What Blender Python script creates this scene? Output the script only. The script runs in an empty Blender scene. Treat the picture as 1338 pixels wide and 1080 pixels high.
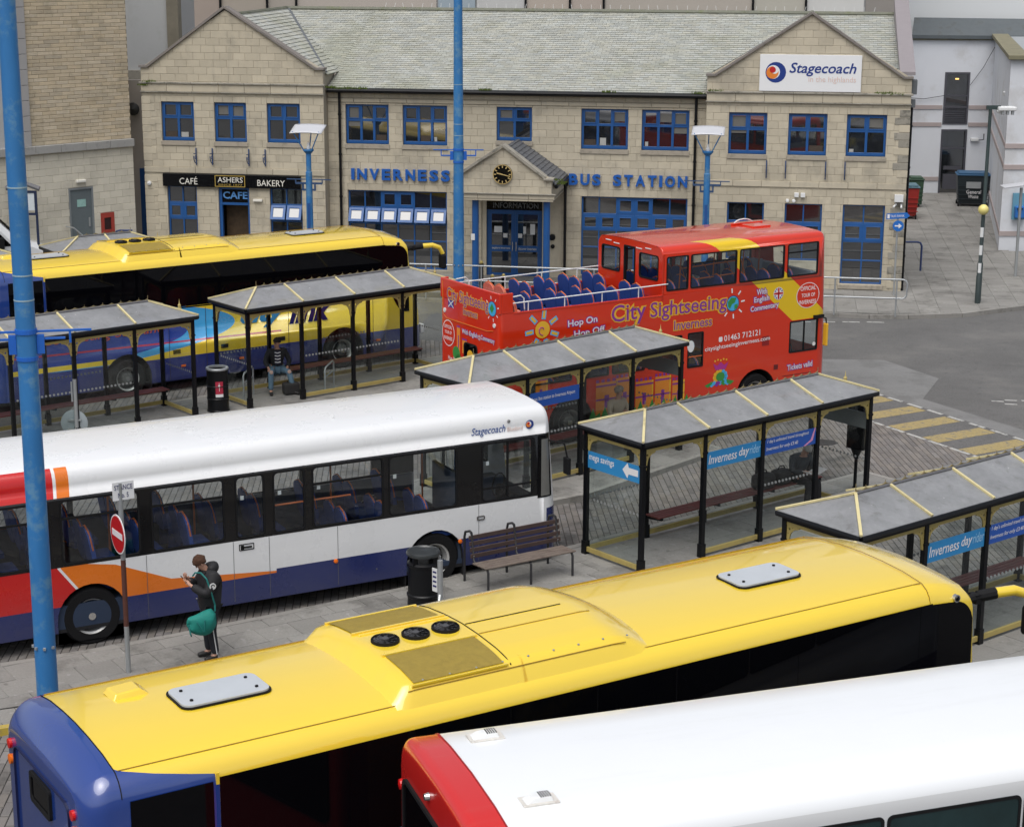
import bpy, bmesh, math, random
from mathutils import Vector, Matrix, geometry
random.seed(7)
R=math.radians; PI=math.pi
sc=bpy.context.scene; COL=sc.collection
# ---------------------------------------------------------------- camera
cam=bpy.data.cameras.new('camera'); co=bpy.data.objects.new('camera',cam); COL.objects.link(co); sc.camera=co
cam.sensor_fit='HORIZONTAL'; cam.sensor_width=36; cam.lens=2444.616/1338*36; cam.clip_start=.5; cam.clip_end=2000
_p=R(14.158); _r=R(.257)
_f=Vector((0,math.cos(_p),-math.sin(_p))); _rt=Vector((1,0,0)); _up=_rt.cross(_f)
_R=math.cos(_r)*_rt+math.sin(_r)*_up; _U=-math.sin(_r)*_rt+math.cos(_r)*_up
mw=Matrix((( _R.x,_U.x,-_f.x,0),(_R.y,_U.y,-_f.y,0),(_R.z,_U.z,-_f.z,10.872),(0,0,0,1)))
co.matrix_world=mw
# ---------------------------------------------------------------- world, sun, exposure
w=bpy.data.worlds.new('World'); sc.world=w; w.use_nodes=True
nt=w.node_tree; nt.nodes.clear()
sky=nt.nodes.new('ShaderNodeTexSky'); sky.sky_type='NISHITA'; sky.sun_disc=False
sky.sun_elevation=R(64); sky.sun_rotation=R(200); sky.dust_density=4; sky.air_density=1; sky.ozone_density=1
hs=nt.nodes.new('ShaderNodeHueSaturation'); hs.inputs['Saturation'].default_value=.42
bg=nt.nodes.new('ShaderNodeBackground'); bg.inputs['Strength'].default_value=.118
wo=nt.nodes.new('ShaderNodeOutputWorld')
nt.links.new(sky.outputs[0],hs.inputs['Color']); nt.links.new(hs.outputs[0],bg.inputs[0]); nt.links.new(bg.outputs[0],wo.inputs[0])
sl=bpy.data.lights.new('sun','SUN'); sl.energy=1.5; sl.angle=R(58); sl.color=(1,.98,.945)
so=bpy.data.objects.new('sun',sl); COL.objects.link(so)
_az=R(200); _el=R(64)
sd=Vector((math.sin(_az)*math.cos(_el),math.cos(_az)*math.cos(_el),math.sin(_el)))
so.rotation_euler=(-sd).to_track_quat('-Z','Y').to_euler(); so.location=(0,0,60)
vs=sc.view_settings; vs.view_transform='Standard'; vs.look='None'; vs.gamma=1; vs.exposure=.32; vs.use_curve_mapping=False
sc.cycles.max_bounces=8; sc.cycles.transparent_max_bounces=24; sc.cycles.glossy_bounces=3; sc.cycles.caustics_reflective=False; sc.cycles.caustics_refractive=False
# ---------------------------------------------------------------- object helpers
def tag(o,label=None,cat=None,group=None,kind=None):
    if label: o['label']=label
    if cat: o['category']=cat
    if group: o['group']=group
    if kind: o['kind']=kind
    return o
def link(o,parent=None):
    COL.objects.link(o)
    if parent is not None: o.parent=parent
    return o
def thing(name,label,cat,loc=(0,0,0),deg=0,group=None):
    o=bpy.data.objects.new(name,None); o.empty_display_size=.2; link(o); o.location=loc; o.rotation_euler=(0,0,R(deg))
    return tag(o,label,cat,group)
def kids(o): return [c for c in CH.get(o.name,[])]
CH={}
def reg(o,parent):
    if parent is not None: CH.setdefault(parent.name,[]).append(o)
def copy_tree(o,parent=None,loc=None,deg=None,label=None):
    c=o.copy(); COL.objects.link(c); c.parent=parent
    reg(c,parent)
    if loc is not None: c.location=loc
    if deg is not None: c.rotation_euler=(0,0,R(deg))
    if label: c['label']=label
    for ch in kids(o): copy_tree(ch,c)
    return c
class MB:
    def __init__(s): s.v=[]; s.f=[]; s.m=[]
    def add(s,vs,fs,mi=0):
        b=len(s.v); s.v+= [tuple(p) for p in vs]
        for f in fs: s.f.append(tuple(b+i for i in f)); s.m.append(mi)
    def box(s,x0,y0,z0,x1,y1,z1,mi=0):
        if x0>x1:x0,x1=x1,x0
        if y0>y1:y0,y1=y1,y0
        if z0>z1:z0,z1=z1,z0
        s.add([(x0,y0,z0),(x1,y0,z0),(x1,y1,z0),(x0,y1,z0),(x0,y0,z1),(x1,y0,z1),(x1,y1,z1),(x0,y1,z1)],
              [(3,2,1,0),(4,5,6,7),(0,1,5,4),(1,2,6,5),(2,3,7,6),(3,0,4,7)],mi); return s
    def bar(s,p0,p1,w=.05,h=None,mi=0,up=(0,0,1)):
        h=h or w; p0=Vector(p0);p1=Vector(p1); d=(p1-p0).normalized(); up=Vector(up)
        if abs(d.dot(up))>.98: up=Vector((0,1,0)) if abs(d.y)<.9 else Vector((1,0,0))
        a=d.cross(up).normalized()*w/2; b=a.cross(d).normalized()*h/2
        vs=[]
        for p in (p0,p1): vs+=[p-a-b,p+a-b,p+a+b,p-a+b]
        s.add(vs,[(0,1,2,3),(7,6,5,4),(0,4,5,1),(1,5,6,2),(2,6,7,3),(3,7,4,0)],mi); return s
    def tube(s,pts,r,seg=8,mi=0,cap=True,closed=False):
        pts=[Vector(p) for p in pts]; n=len(pts); rs=r if isinstance(r,(list,tuple)) else [r]*n
        ring=[]; prev=None
        for i,p in enumerate(pts):
            if closed: d=(pts[(i+1)%n]-pts[i-1])
            else: d=(pts[min(i+1,n-1)]-pts[max(i-1,0)])
            d.normalize()
            if prev is None:
                u=Vector((0,0,1)) if abs(d.z)<.9 else Vector((1,0,0)); a=d.cross(u).normalized()
            else: a=(prev-d*prev.dot(d)).normalized()
            prev=a; b=d.cross(a)
            ring.append([p+(a*math.cos(2*PI*k/seg)+b*math.sin(2*PI*k/seg))*rs[i] for k in range(seg)])
        vs=[q for rg in ring for q in rg]; fs=[]
        for i in range(n if closed else n-1):
            j=(i+1)%n
            for k in range(seg): fs.append((i*seg+k,i*seg+(k+1)%seg,j*seg+(k+1)%seg,j*seg+k))
        if cap and not closed: fs.append(tuple(range(seg))[::-1]); fs.append(tuple((n-1)*seg+k for k in range(seg)))
        s.add(vs,fs,mi); return s
    def lathe(s,prof,c=(0,0,0),seg=24,mi=0,axis='z',cap=True):
        vs=[];fs=[];n=len(prof)
        for r,z in prof:
            for k in range(seg):
                a=2*PI*k/seg; x,y=r*math.cos(a),r*math.sin(a)
                q=(x,y,z) if axis=='z' else (x,z,y)
                vs.append((q[0]+c[0],q[1]+c[1],q[2]+c[2]))
        for i in range(n-1):
            for k in range(seg):
                f=(i*seg+k,i*seg+(k+1)%seg,(i+1)*seg+(k+1)%seg,(i+1)*seg+k)
                fs.append(f if axis=='z' else f[::-1])
        for i,rv in ((0,True),(n-1,False)):
            if cap and prof[i][0]>1e-4:
                f=tuple(i*seg+k for k in range(seg)); 
                if axis!='z': rv=not rv
                fs.append(f[::-1] if rv else f)
        s.add(vs,fs,mi); return s
    def prism(s,poly,y0,y1,mi=0):  # poly in xz
        n=len(poly); vs=[(x,y0,z) for x,z in poly]+[(x,y1,z) for x,z in poly]
        fs=[tuple(range(n)),tuple(range(2*n-1,n-1,-1))]+[(i,i+n,(i+1)%n+n,(i+1)%n) for i in range(n)]
        s.add(vs,fs,mi); return s
    def prism_z(s,poly,z0,z1,mi=0):
        n=len(poly); vs=[(x,y,z0) for x,y in poly]+[(x,y,z1) for x,y in poly]
        fs=[tuple(range(n))[::-1],tuple(range(n,2*n))]+[(i,(i+1)%n,(i+1)%n+n,i+n) for i in range(n)]
        s.add(vs,fs,mi); return s
    def plate(s,outer,holes,y0,y1,mi=0):
        loops=[outer]+list(holes)
        vl=[[Vector((x,z,0)) for x,z in lp] for lp in loops]
        tris=geometry.tessellate_polygon(vl)
        flat=[p for lp in loops for p in lp]; n=len(flat)
        vs=[(x,y0,z) for x,z in flat]+[(x,y1,z) for x,z in flat]; fs=[]
        for t in tris:
            a,b,c=[flat[i] for i in t]
            ar=(b[0]-a[0])*(c[1]-a[1])-(c[0]-a[0])*(b[1]-a[1])
            if ar<0: t=(t[0],t[2],t[1])
            # facing -y (viewer) for front at y0 (assuming y0<y1): ccw in xz seen from -y
            fs.append(tuple(t)); fs.append((t[2]+n,t[1]+n,t[0]+n))
        b=0
        for li,lp in enumerate(loops):
            m=len(lp)
            for i in range(m):
                q=(b+i,b+i+n,b+(i+1)%m+n,b+(i+1)%m)
                fs.append(q)
            b+=m
        s.add(vs,fs,mi); return s
    def ring(s,x0,z0,x1,z1,w,r,y0,y1,mi=0,n=4):
        o=rr(x0,z0,x1,z1,r,n); i=rr(x0+w,z0+w,x1-w,z1-w,max(r-w*.6,.01),n); return s.loopring(o,i,y0,y1,mi)
    def loopring(s,o,i,y0,y1,mi=0):
        n=len(o); vs=[(x,y0,z) for x,z in o]+[(x,y0,z) for x,z in i]+[(x,y1,z) for x,z in o]+[(x,y1,z) for x,z in i]
        fs=[]
        for k in range(n):
            j=(k+1)%n
            fs+=[(k,j,n+j,n+k),(2*n+j,2*n+k,3*n+k,3*n+j),(j,k,2*n+k,2*n+j),(n+k,n+j,3*n+j,3*n+k)]
        s.add(vs,fs,mi); return s
    def xform(s,M):
        s.v=[tuple(M@Vector(p)) for p in s.v]; return s
    def mesh(s,name,mats):
        me=bpy.data.meshes.new(name); me.from_pydata(s.v,[],s.f)
        for m in (mats if isinstance(mats,(list,tuple)) else [mats]): me.materials.append(m)
        if any(s.m): me.polygons.foreach_set('material_index',s.m)
        return me
    def build(s,name,mats,parent=None,smooth=None,bevel=0,fix=False,seg=2,weld=False):
        me=s.mesh(name,mats)
        if fix or weld:
            bm=bmesh.new(); bm.from_mesh(me)
            if weld: bmesh.ops.remove_doubles(bm,verts=bm.verts,dist=1e-5)
            bmesh.ops.recalc_face_normals(bm,faces=bm.faces); bm.to_mesh(me); bm.free()
        if smooth:
            me.shade_smooth(); me.set_sharp_from_angle(angle=R(smooth))
        o=bpy.data.objects.new(name,me); link(o,parent); reg(o,parent)
        if bevel:
            md=o.modifiers.new('bevel','BEVEL'); md.width=bevel; md.segments=seg; md.limit_method='ANGLE'; md.angle_limit=R(40)
        return o
def inst(name,me,parent,loc=(0,0,0),rot=(0,0,0),sc_=None):
    o=bpy.data.objects.new(name,me); link(o,parent); reg(o,parent); o.location=loc; o.rotation_euler=rot
    if sc_: o.scale=sc_
    return o
def rr(x0,z0,x1,z1,r,n=4):
    r=min(r,(x1-x0)/2-.001,(z1-z0)/2-.001); pts=[]
    for cx,cz,a0 in ((x1-r,z0+r,-90),(x1-r,z1-r,0),(x0+r,z1-r,90),(x0+r,z0+r,180)):
        for k in range(n+1):
            a=R(a0+90*k/n); pts.append((cx+r*math.cos(a),cz+r*math.sin(a)))
    return pts
def rect(x0,z0,x1,z1): return [(x0,z0),(x1,z0),(x1,z1),(x0,z1)]
def circ(cx,cz,r,n=24,rz=None): rz=rz or r; return [(cx+r*math.cos(2*PI*k/n),cz+rz*math.sin(2*PI*k/n)) for k in range(n)]
# ---------------------------------------------------------------- materials
class X:
    def __init__(s,nt,v): s.nt=nt; s.v=v
    def op(s,o,kind,rev=False):
        n=s.nt.nodes.new('ShaderNodeMath'); n.operation=kind
        a,b=(o,s) if rev else (s,o)
        for i,q in enumerate((a,b)):
            q=q.v if isinstance(q,X) else q
            if isinstance(q,(int,float)): n.inputs[i].default_value=q
            else: s.nt.links.new(q,n.inputs[i])
        return X(s.nt,n.outputs[0])
    def __add__(s,o): return s.op(o,'ADD')
    __radd__=__add__
    def __sub__(s,o): return s.op(o,'SUBTRACT')
    def __rsub__(s,o): return s.op(o,'SUBTRACT',True)
    def __mul__(s,o): return s.op(o,'MULTIPLY')
    __rmul__=__mul__
    def __truediv__(s,o): return s.op(o,'DIVIDE')
    def __pow__(s,o): return s.op(o,'POWER')
    def gt(s,o): return s.op(o,'GREATER_THAN')
    def lt(s,o): return s.op(o,'LESS_THAN')
    def mx(s,o): return s.op(o,'MAXIMUM')
    def mn(s,o): return s.op(o,'MINIMUM')
def newmat(name):
    m=bpy.data.materials.new(name); m.use_nodes=True; return m,m.node_tree,m.node_tree.nodes['Principled BSDF']
def coords(nt):
    tc=nt.nodes.new('ShaderNodeTexCoord'); sp=nt.nodes.new('ShaderNodeSeparateXYZ'); nt.links.new(tc.outputs['Object'],sp.inputs[0])
    return tc,X(nt,sp.outputs[0]),X(nt,sp.outputs[1]),X(nt,sp.outputs[2])
def noise(nt,tc,scale,detail=3,rough=.6,world=False,sz=None):
    n=nt.nodes.new('ShaderNodeTexNoise'); n.inputs['Scale'].default_value=scale; n.inputs['Detail'].default_value=detail; n.inputs['Roughness'].default_value=rough
    src=tc.outputs['Object']
    if world:
        g=nt.nodes.new('ShaderNodeNewGeometry'); src=g.outputs['Position']
    if sz:
        mp=nt.nodes.new('ShaderNodeMapping'); mp.inputs['Scale'].default_value=sz; nt.links.new(src,mp.inputs[0]); src=mp.outputs[0]
    nt.links.new(src,n.inputs['Vector']); return X(nt,n.outputs['Fac'])
def mixc(nt,fac,a,b):
    n=nt.nodes.new('ShaderNodeMix'); n.data_type='RGBA'
    for q,k in ((fac,0),(a,6),(b,7)):
        q=q.v if isinstance(q,X) else q
        if isinstance(q,(int,float)): n.inputs[k].default_value=q
        elif isinstance(q,(tuple,list)): n.inputs[k].default_value=(*q[:3],1)
        else: nt.links.new(q,n.inputs[k])
    return n.outputs[2]
def mulc(nt,c,f):
    n=nt.nodes.new('ShaderNodeVectorMath'); n.operation='SCALE'
    if isinstance(c,(tuple,list)): n.inputs[0].default_value=c[:3]
    else: nt.links.new(c,n.inputs[0])
    nt.links.new(f.v,n.inputs['Scale']); return n.outputs[0]
def bump(nt,b,h,strength=.3,dist=.01):
    n=nt.nodes.new('ShaderNodeBump'); n.inputs['Strength'].default_value=strength; n.inputs['Distance'].default_value=dist
    nt.links.new(h.v,n.inputs['Height']); nt.links.new(n.outputs[0],b.inputs['Normal'])
MATS={}
def M(name,col=(.5,.5,.5),rough=.5,metal=0,var=.12,vs=3,bmp=0,bs=40,coat=0,rnd=0,dirt=None,dscale=1.2,damt=.5,spec=.5,alpha=1,emit=None,sz=None,rvar=.15,streak=None,grain=None,gum=None):
    if name in MATS: return MATS[name]
    m,nt,b=newmat(name); MATS[name]=m
    tc,x,y,z=coords(nt)
    c=col
    n1=noise(nt,tc,vs,4,.65,world=True,sz=sz)
    f=(n1-.5)*(2*var)+1
    if rnd:
        oi=nt.nodes.new('ShaderNodeObjectInfo'); g=nt.nodes.new('ShaderNodeNewGeometry')
        r_=X(nt,oi.outputs['Random'])+X(nt,g.outputs['Random Per Island']); r_=r_.op(1,'MODULO')
        f=f*((r_-.5)*(2*rnd)+1)
        if rnd>.1:
            r2=(r_*7.31).op(1,'MODULO'); c=mixc(nt,r2*.5,c,(col[0]*1.05,col[1]*.96,col[2]*.8))
    if streak:
        n9=noise(nt,tc,1.6,5,.7,world=True,sz=(1,1,.16)); c=mixc(nt,((n9-.55)*6).mx(0).mn(1)*streak[1],c,streak[0])
    if gum:
        g1=noise(nt,tc,6.5,1,.4,world=True); c=mixc(nt,((g1-.70)*40).mx(0).mn(1)*.6,c,gum[0]); g2=noise(nt,tc,4.1,2,.5,world=True); c=mixc(nt,((g2-.715)*30).mx(0).mn(1)*.6,c,gum[1])
    if grain:
        f=f*((noise(nt,tc,grain[0],2,.8,world=True)-.5)*grain[1]+1)
    if dirt:
        n2=noise(nt,tc,dscale,6,.7,world=True)
        k=((n2-.52)*9).mx(0).mn(1)*damt
        c=mixc(nt,k,c,dirt)
    nt.links.new(mulc(nt,c,f),b.inputs['Base Color'])
    b.inputs['Metallic'].default_value=metal; b.inputs['Specular IOR Level'].default_value=spec
    rn=(noise(nt,tc,vs*2.3,3,.6,world=True)-.5)*rvar+rough
    nt.links.new(rn.mx(.02).v,b.inputs['Roughness'])
    b.inputs['Coat Weight'].default_value=coat; b.inputs['Coat Roughness'].default_value=.06
    if bmp:
        h=noise(nt,tc,bs,5,.7,world=True); bump(nt,b,h,bmp,.01)
    if emit: b.inputs['Emission Color'].default_value=(*emit,1); b.inputs['Emission Strength'].default_value=1
    return m
def glass(name,tint,base=.05,gain=.75,rough=.02):
    if name in MATS: return MATS[name]
    m,nt,b=newmat(name); MATS[name]=m; nt.nodes.remove(b)
    out=nt.nodes['Material Output']; lw=nt.nodes.new('ShaderNodeLayerWeight'); lw.inputs[0].default_value=.5
    f=(X(nt,lw.outputs['Facing'])**4)*gain+base
    tr=nt.nodes.new('ShaderNodeBsdfTransparent'); tr.inputs[0].default_value=(*tint,1)
    gl=nt.nodes.new('ShaderNodeBsdfGlossy'); gl.inputs['Roughness'].default_value=rough; gl.inputs[0].default_value=(.95,.97,1,1)
    mx=nt.nodes.new('ShaderNodeMixShader'); nt.links.new(f.v,mx.inputs[0]); nt.links.new(tr.outputs[0],mx.inputs[1]); nt.links.new(gl.outputs[0],mx.inputs[2])
    nt.links.new(mx.outputs[0],out.inputs[0]); return m
def translucent(name,tint,col,fac,rough=.25):
    if name in MATS: return MATS[name]
    m,nt,b=newmat(name); MATS[name]=m; out=nt.nodes['Material Output']
    tc,x,y,z=coords(nt); n1=noise(nt,tc,1.3,6,.7,world=True); n3=noise(nt,tc,14,4,.8,world=True); n4=noise(nt,tc,9,2,.5,world=True); n5=noise(nt,tc,3.1,5,.75,world=True)
    cc=mixc(nt,((n5-.56)*8).mx(0).mn(1)*.45,col,(.13,.125,.11)); cc=mixc(nt,((n4-.735)*30).mx(0).mn(1)*.8,cc,(.7,.7,.68))
    nt.links.new(mulc(nt,cc,(n1-.5)*.5+(n3-.5)*.2+1),b.inputs['Base Color']); b.inputs['Roughness'].default_value=rough
    tr=nt.nodes.new('ShaderNodeBsdfTransparent'); tr.inputs[0].default_value=(*tint,1)
    mx=nt.nodes.new('ShaderNodeMixShader'); nt.links.new(((n1-.5)*.5+fac).mx(.3).mn(1).v,mx.inputs[0])
    nt.links.new(tr.outputs[0],mx.inputs[1]); nt.links.new(b.outputs[0],mx.inputs[2]); nt.links.new(mx.outputs[0],out.inputs[0]); return m
black_metal=M('black_metal',(.004,.0045,.006),.4,var=.3,spec=.3)
gold=M('gold_paint',(.42,.33,.11),.5,var=.2,vs=6,dirt=(.2,.15,.06),damt=.4)
rubber=M('rubber',(.007,.007,.008),.75,var=.3,spec=.25)
tyre_m=M('tyre',(.008,.008,.009),.85,var=.2,bmp=.3,spec=.25)
steel=M('galvanised_steel',(.42,.44,.45),.45,metal=.6,var=.15)
alu=M('rim_grey',(.35,.35,.34),.5,metal=.3,var=.25,vs=8,dirt=(.12,.11,.1),dscale=6)
chrome=M('bright_steel',(.6,.6,.6),.2,metal=.9)
pole_blue=M('pole_blue',(.03,.17,.42),.45,var=.25,vs=2.5,dirt=(.16,.3,.38),dscale=3,damt=.5,sz=(1,1,.35))
white_p=M('white_plastic',(.72,.73,.73),.4,var=.06)
red_paint=M('red_sign',(.5,.015,.015),.4,var=.06)
orange_l=M('orange_lens',(.8,.16,.01),.25,var=.05)
red_l=M('red_lens',(.6,.01,.01),.2,var=.05)
win_glass=glass('clear_glass',(.93,.955,.96),.05,.6)
shelter_glass=glass('shelter_glass',(.93,.955,.95),.03,.45)
coach_glass=M('tinted_coach_glass',(.002,.002,.003),.03,var=.2,spec=.2,rvar=.02)
black_gloss=M('black_gloss',(.004,.004,.005),.15,var=.2,rvar=.05,spec=.3)
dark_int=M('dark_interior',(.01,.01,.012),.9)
def text(body,parent,mat,o,w,h,ang=0,shear=0,bold=0,depth=.003,name='lettering',rotx=90,proud=.004,keep=False,yaw=0):
    """o: lower-left (x,y,z) in parent space; w,h fitted size; plane xz facing -y"""
    cu=bpy.data.curves.new(name,'FONT'); cu.body=body; cu.size=1; cu.shear=shear; cu.offset=bold; cu.extrude=.02 if depth>0 else 0; cu.resolution_u=3
    t=bpy.data.objects.new(name,cu); COL.objects.link(t)
    dg=bpy.context.evaluated_depsgraph_get(); dg.update()
    me=bpy.data.meshes.new_from_object(t.evaluated_get(dg)); bpy.data.objects.remove(t)
    if not me.vertices: return None
    xs=[v.co.x for v in me.vertices]; ys=[v.co.y for v in me.vertices]
    x0,x1,y0,y1=min(xs),max(xs),min(ys),max(ys)
    sx=w/(x1-x0); sy=h/(y1-y0)
    if keep: sx=sy
    ca,sa=math.cos(R(ang)),math.sin(R(ang))
    for v in me.vertices:
        x=(v.co.x-x0)*sx; y=(v.co.y-y0)*sy; z=v.co.z/.02*depth/2
        X_,Z_=x*ca-y*sa,x*sa+y*ca
        v.co=(X_,-z,Z_)
    me.materials.clear(); me.materials.append(mat); me.name=name
    ob=bpy.data.objects.new(name,me); link(ob,parent); reg(ob,parent)
    ob.location=(o[0],o[1]-proud,o[2]); ob.rotation_euler=(0,0,R(yaw))
    ob['text_size']=(x1-x0)*sx
    return ob
def clip_poly(poly,clip):
    """Sutherland-Hodgman, clip convex CCW"""
    out=poly
    for i in range(len(clip)):
        a=clip[i]; b=clip[(i+1)%len(clip)]
        def side(p): return (b[0]-a[0])*(p[1]-a[1])-(b[1]-a[1])*(p[0]-a[0])
        inp=out; out=[]
        if not inp: return []
        for j in range(len(inp)):
            p=inp[j]; q=inp[(j+1)%len(inp)]; sp_,sq=side(p),side(q)
            if sp_>=0: out.append(p)
            if (sp_>=0)!=(sq>=0):
                t=sp_/(sp_-sq); out.append((p[0]+(q[0]-p[0])*t,p[1]+(q[1]-p[1])*t))
    return out
def ccw(p):
    a=sum(p[i][0]*p[(i+1)%len(p)][1]-p[(i+1)%len(p)][0]*p[i][1] for i in range(len(p)))
    return p if a>0 else p[::-1]
def area(p): return abs(sum(p[i][0]*p[(i+1)%len(p)][1]-p[(i+1)%len(p)][0]*p[i][1] for i in range(len(p))))/2
# ================================================================ GROUND
asphalt=M('asphalt',(.115,.113,.11),.85,var=.3,vs=.5,bmp=.8,bs=45,grain=(28,1.3),gum=((.06,.06,.06),(.05,.05,.05)),streak=((.07,.07,.07),.5),dirt=(.165,.16,.15),dscale=.35,damt=.5)
def struct(name,mb,mat,**k): return tag(mb.build(name,mat,**k),kind='structure')
g=MB(); g.add([(-600,-300,0),(600,-300,0),(600,900,0),(-600,900,0)],[(0,1,2,3)]); ground=struct('ground',g,M('ground_far',(.09,.088,.083),.9,var=.2,vs=.2))
g=MB(); g.prism_z([(-22,10),(40,10),(40,60),(-22,60)],-.2,.003)
asph=struct('road',g,asphalt)
conc=M('pale_concrete',(.18,.18,.177),.8,var=.22,vs=.8,bmp=.4,bs=50,grain=(30,.6),dirt=(.11,.11,.105),dscale=1.1,damt=.5)
g=MB()
g.prism_z(ccw([(4.5,48.6),(8.4,49.2),(9.98,49.12),(10.99,46.96),(10.1,44.72),(9.13,45.2),(8.0,46.6)]),.0,.008)
g.prism_z(ccw([(10.1,44.72),(13.5,38.7),(13.0,38.45),(9.13,45.2)]),.0,.008)
struct('concrete_apron',g,conc)
# block paving, real blocks
paver=M('paving_block',(.165,.155,.15),.85,var=.25,vs=1.1,rnd=.17,bmp=.4,bs=50,gum=((.09,.088,.085),(.05,.05,.05)),dirt=(.062,.06,.057),dscale=.38,damt=.9)
lane=ccw([(-14,19),(3,21),(11.9,36.55),(8.42,42.45),(5,48.2),(3,50.6),(-13,53)])
g=MB(); g.prism_z(lane,.0,.008); struct('lane_bed',g,M('joint_sand',(.045,.042,.038),.95))
def blocks():
    mb=MB(); a=R(93); u=Vector((math.cos(a),math.sin(a))); v=Vector((math.sin(a),-math.cos(a)))
    L,W,gp=.40,.125,.007; o=Vector((0,36)); n=0
    for i in range(-130,110):
        off=(i%3)*L/3
        for j in range(-45,45):
            s0=j*L+off; c=o+u*(s0+L/2)+v*(i*W+W/2)
            if not (-10.5<c.x<12.2 and 20<c.y<53): continue
            if abs(c.x)>c.y*.29+1: continue
            q=[o+u*(s0+gp)+v*(i*W+gp),o+u*(s0+L-gp)+v*(i*W+gp),o+u*(s0+L-gp)+v*((i+1)*W-gp),o+u*(s0+gp)+v*((i+1)*W-gp)]
            q=clip_poly(ccw([tuple(p) for p in q]),lane)
            if len(q)<3 or area(q)<.004: continue
            h=.016+random.uniform(0,.004); cc=Vector((sum(p[0] for p in q)/len(q),sum(p[1] for p in q)/len(q)))
            k=len(q); top=[(cc.x+(p[0]-cc.x)*.97,cc.y+(p[1]-cc.y)*.92,h) for p in q]
            bot=[(p[0],p[1],.006) for p in q]
            mb.add(top+bot,[tuple(range(k))]+[(i_,i_+k,(i_+1)%k+k,(i_+1)%k) for i_ in range(k)])
    o_=mb.build('paving_block',paver,None); tag(o_,kind='stuff',label='grey concrete block paving across the bus lanes',cat='block paving'); return o_
blocks()
# crossing
yel=M('worn_yellow_paint',(.33,.26,.115),.8,var=.35,vs=5,grain=(30,1.2),dirt=(.125,.12,.112),dscale=5,damt=1.0)
wht=M('worn_white_paint',(.42,.42,.4),.75,var=.2,vs=5,dirt=(.13,.13,.125),dscale=7,damt=.95)
g=MB(); du=Vector((.49,-.872)); sv=Vector((.862,.507)); o=Vector((8.42,42.37)); 
g.prism_z(ccw([tuple(o-du*2.6),tuple(o+du*6),tuple(o+du*6+sv*1.95),tuple(o-du*2.6+sv*1.95)]),.0,.014); struct('crossing_surface',g,asphalt)
g=MB()
for k in range(-2,6):
    a=o+du*(.45+k*1.18)
    g.prism_z(ccw([tuple(a+sv*.1),tuple(a+du*.53+sv*.1),tuple(a+du*.53+sv*1.85),tuple(a+sv*1.85)]),.013,.019)
struct('crossing_stripes',g,yel)
g=MB()
for k in range(12):
    for t0 in (-.02,1.9):
        a=o+du*(-2.4+k*.72); b=a+du*(.6 if t0<0 else .5)
        g.prism_z(ccw([tuple(a+sv*t0),tuple(b+sv*t0),tuple(b+sv*(t0+.09)),tuple(a+sv*(t0+.09))]),.012,.02)
for k in range(5):
    a=Vector((7.6+k*.72,54.35-k*.02)); g.prism_z(ccw([tuple(a),(a.x+.5,a.y-.05),(a.x+.5,a.y+.04),(a.x,a.y+.09)]),.003,.008)
for k,(x,y) in enumerate([(11.75,44.5),(12.1,44.6),(12.5,44.55),(12.0,44.2),(12.45,44.0)]):
    g.prism_z(ccw([(x,y),(x+.28,y-.04),(x+.3,y+.03),(x,y+.09)]),.003,.008)
struct('road_markings',g,wht)
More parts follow.
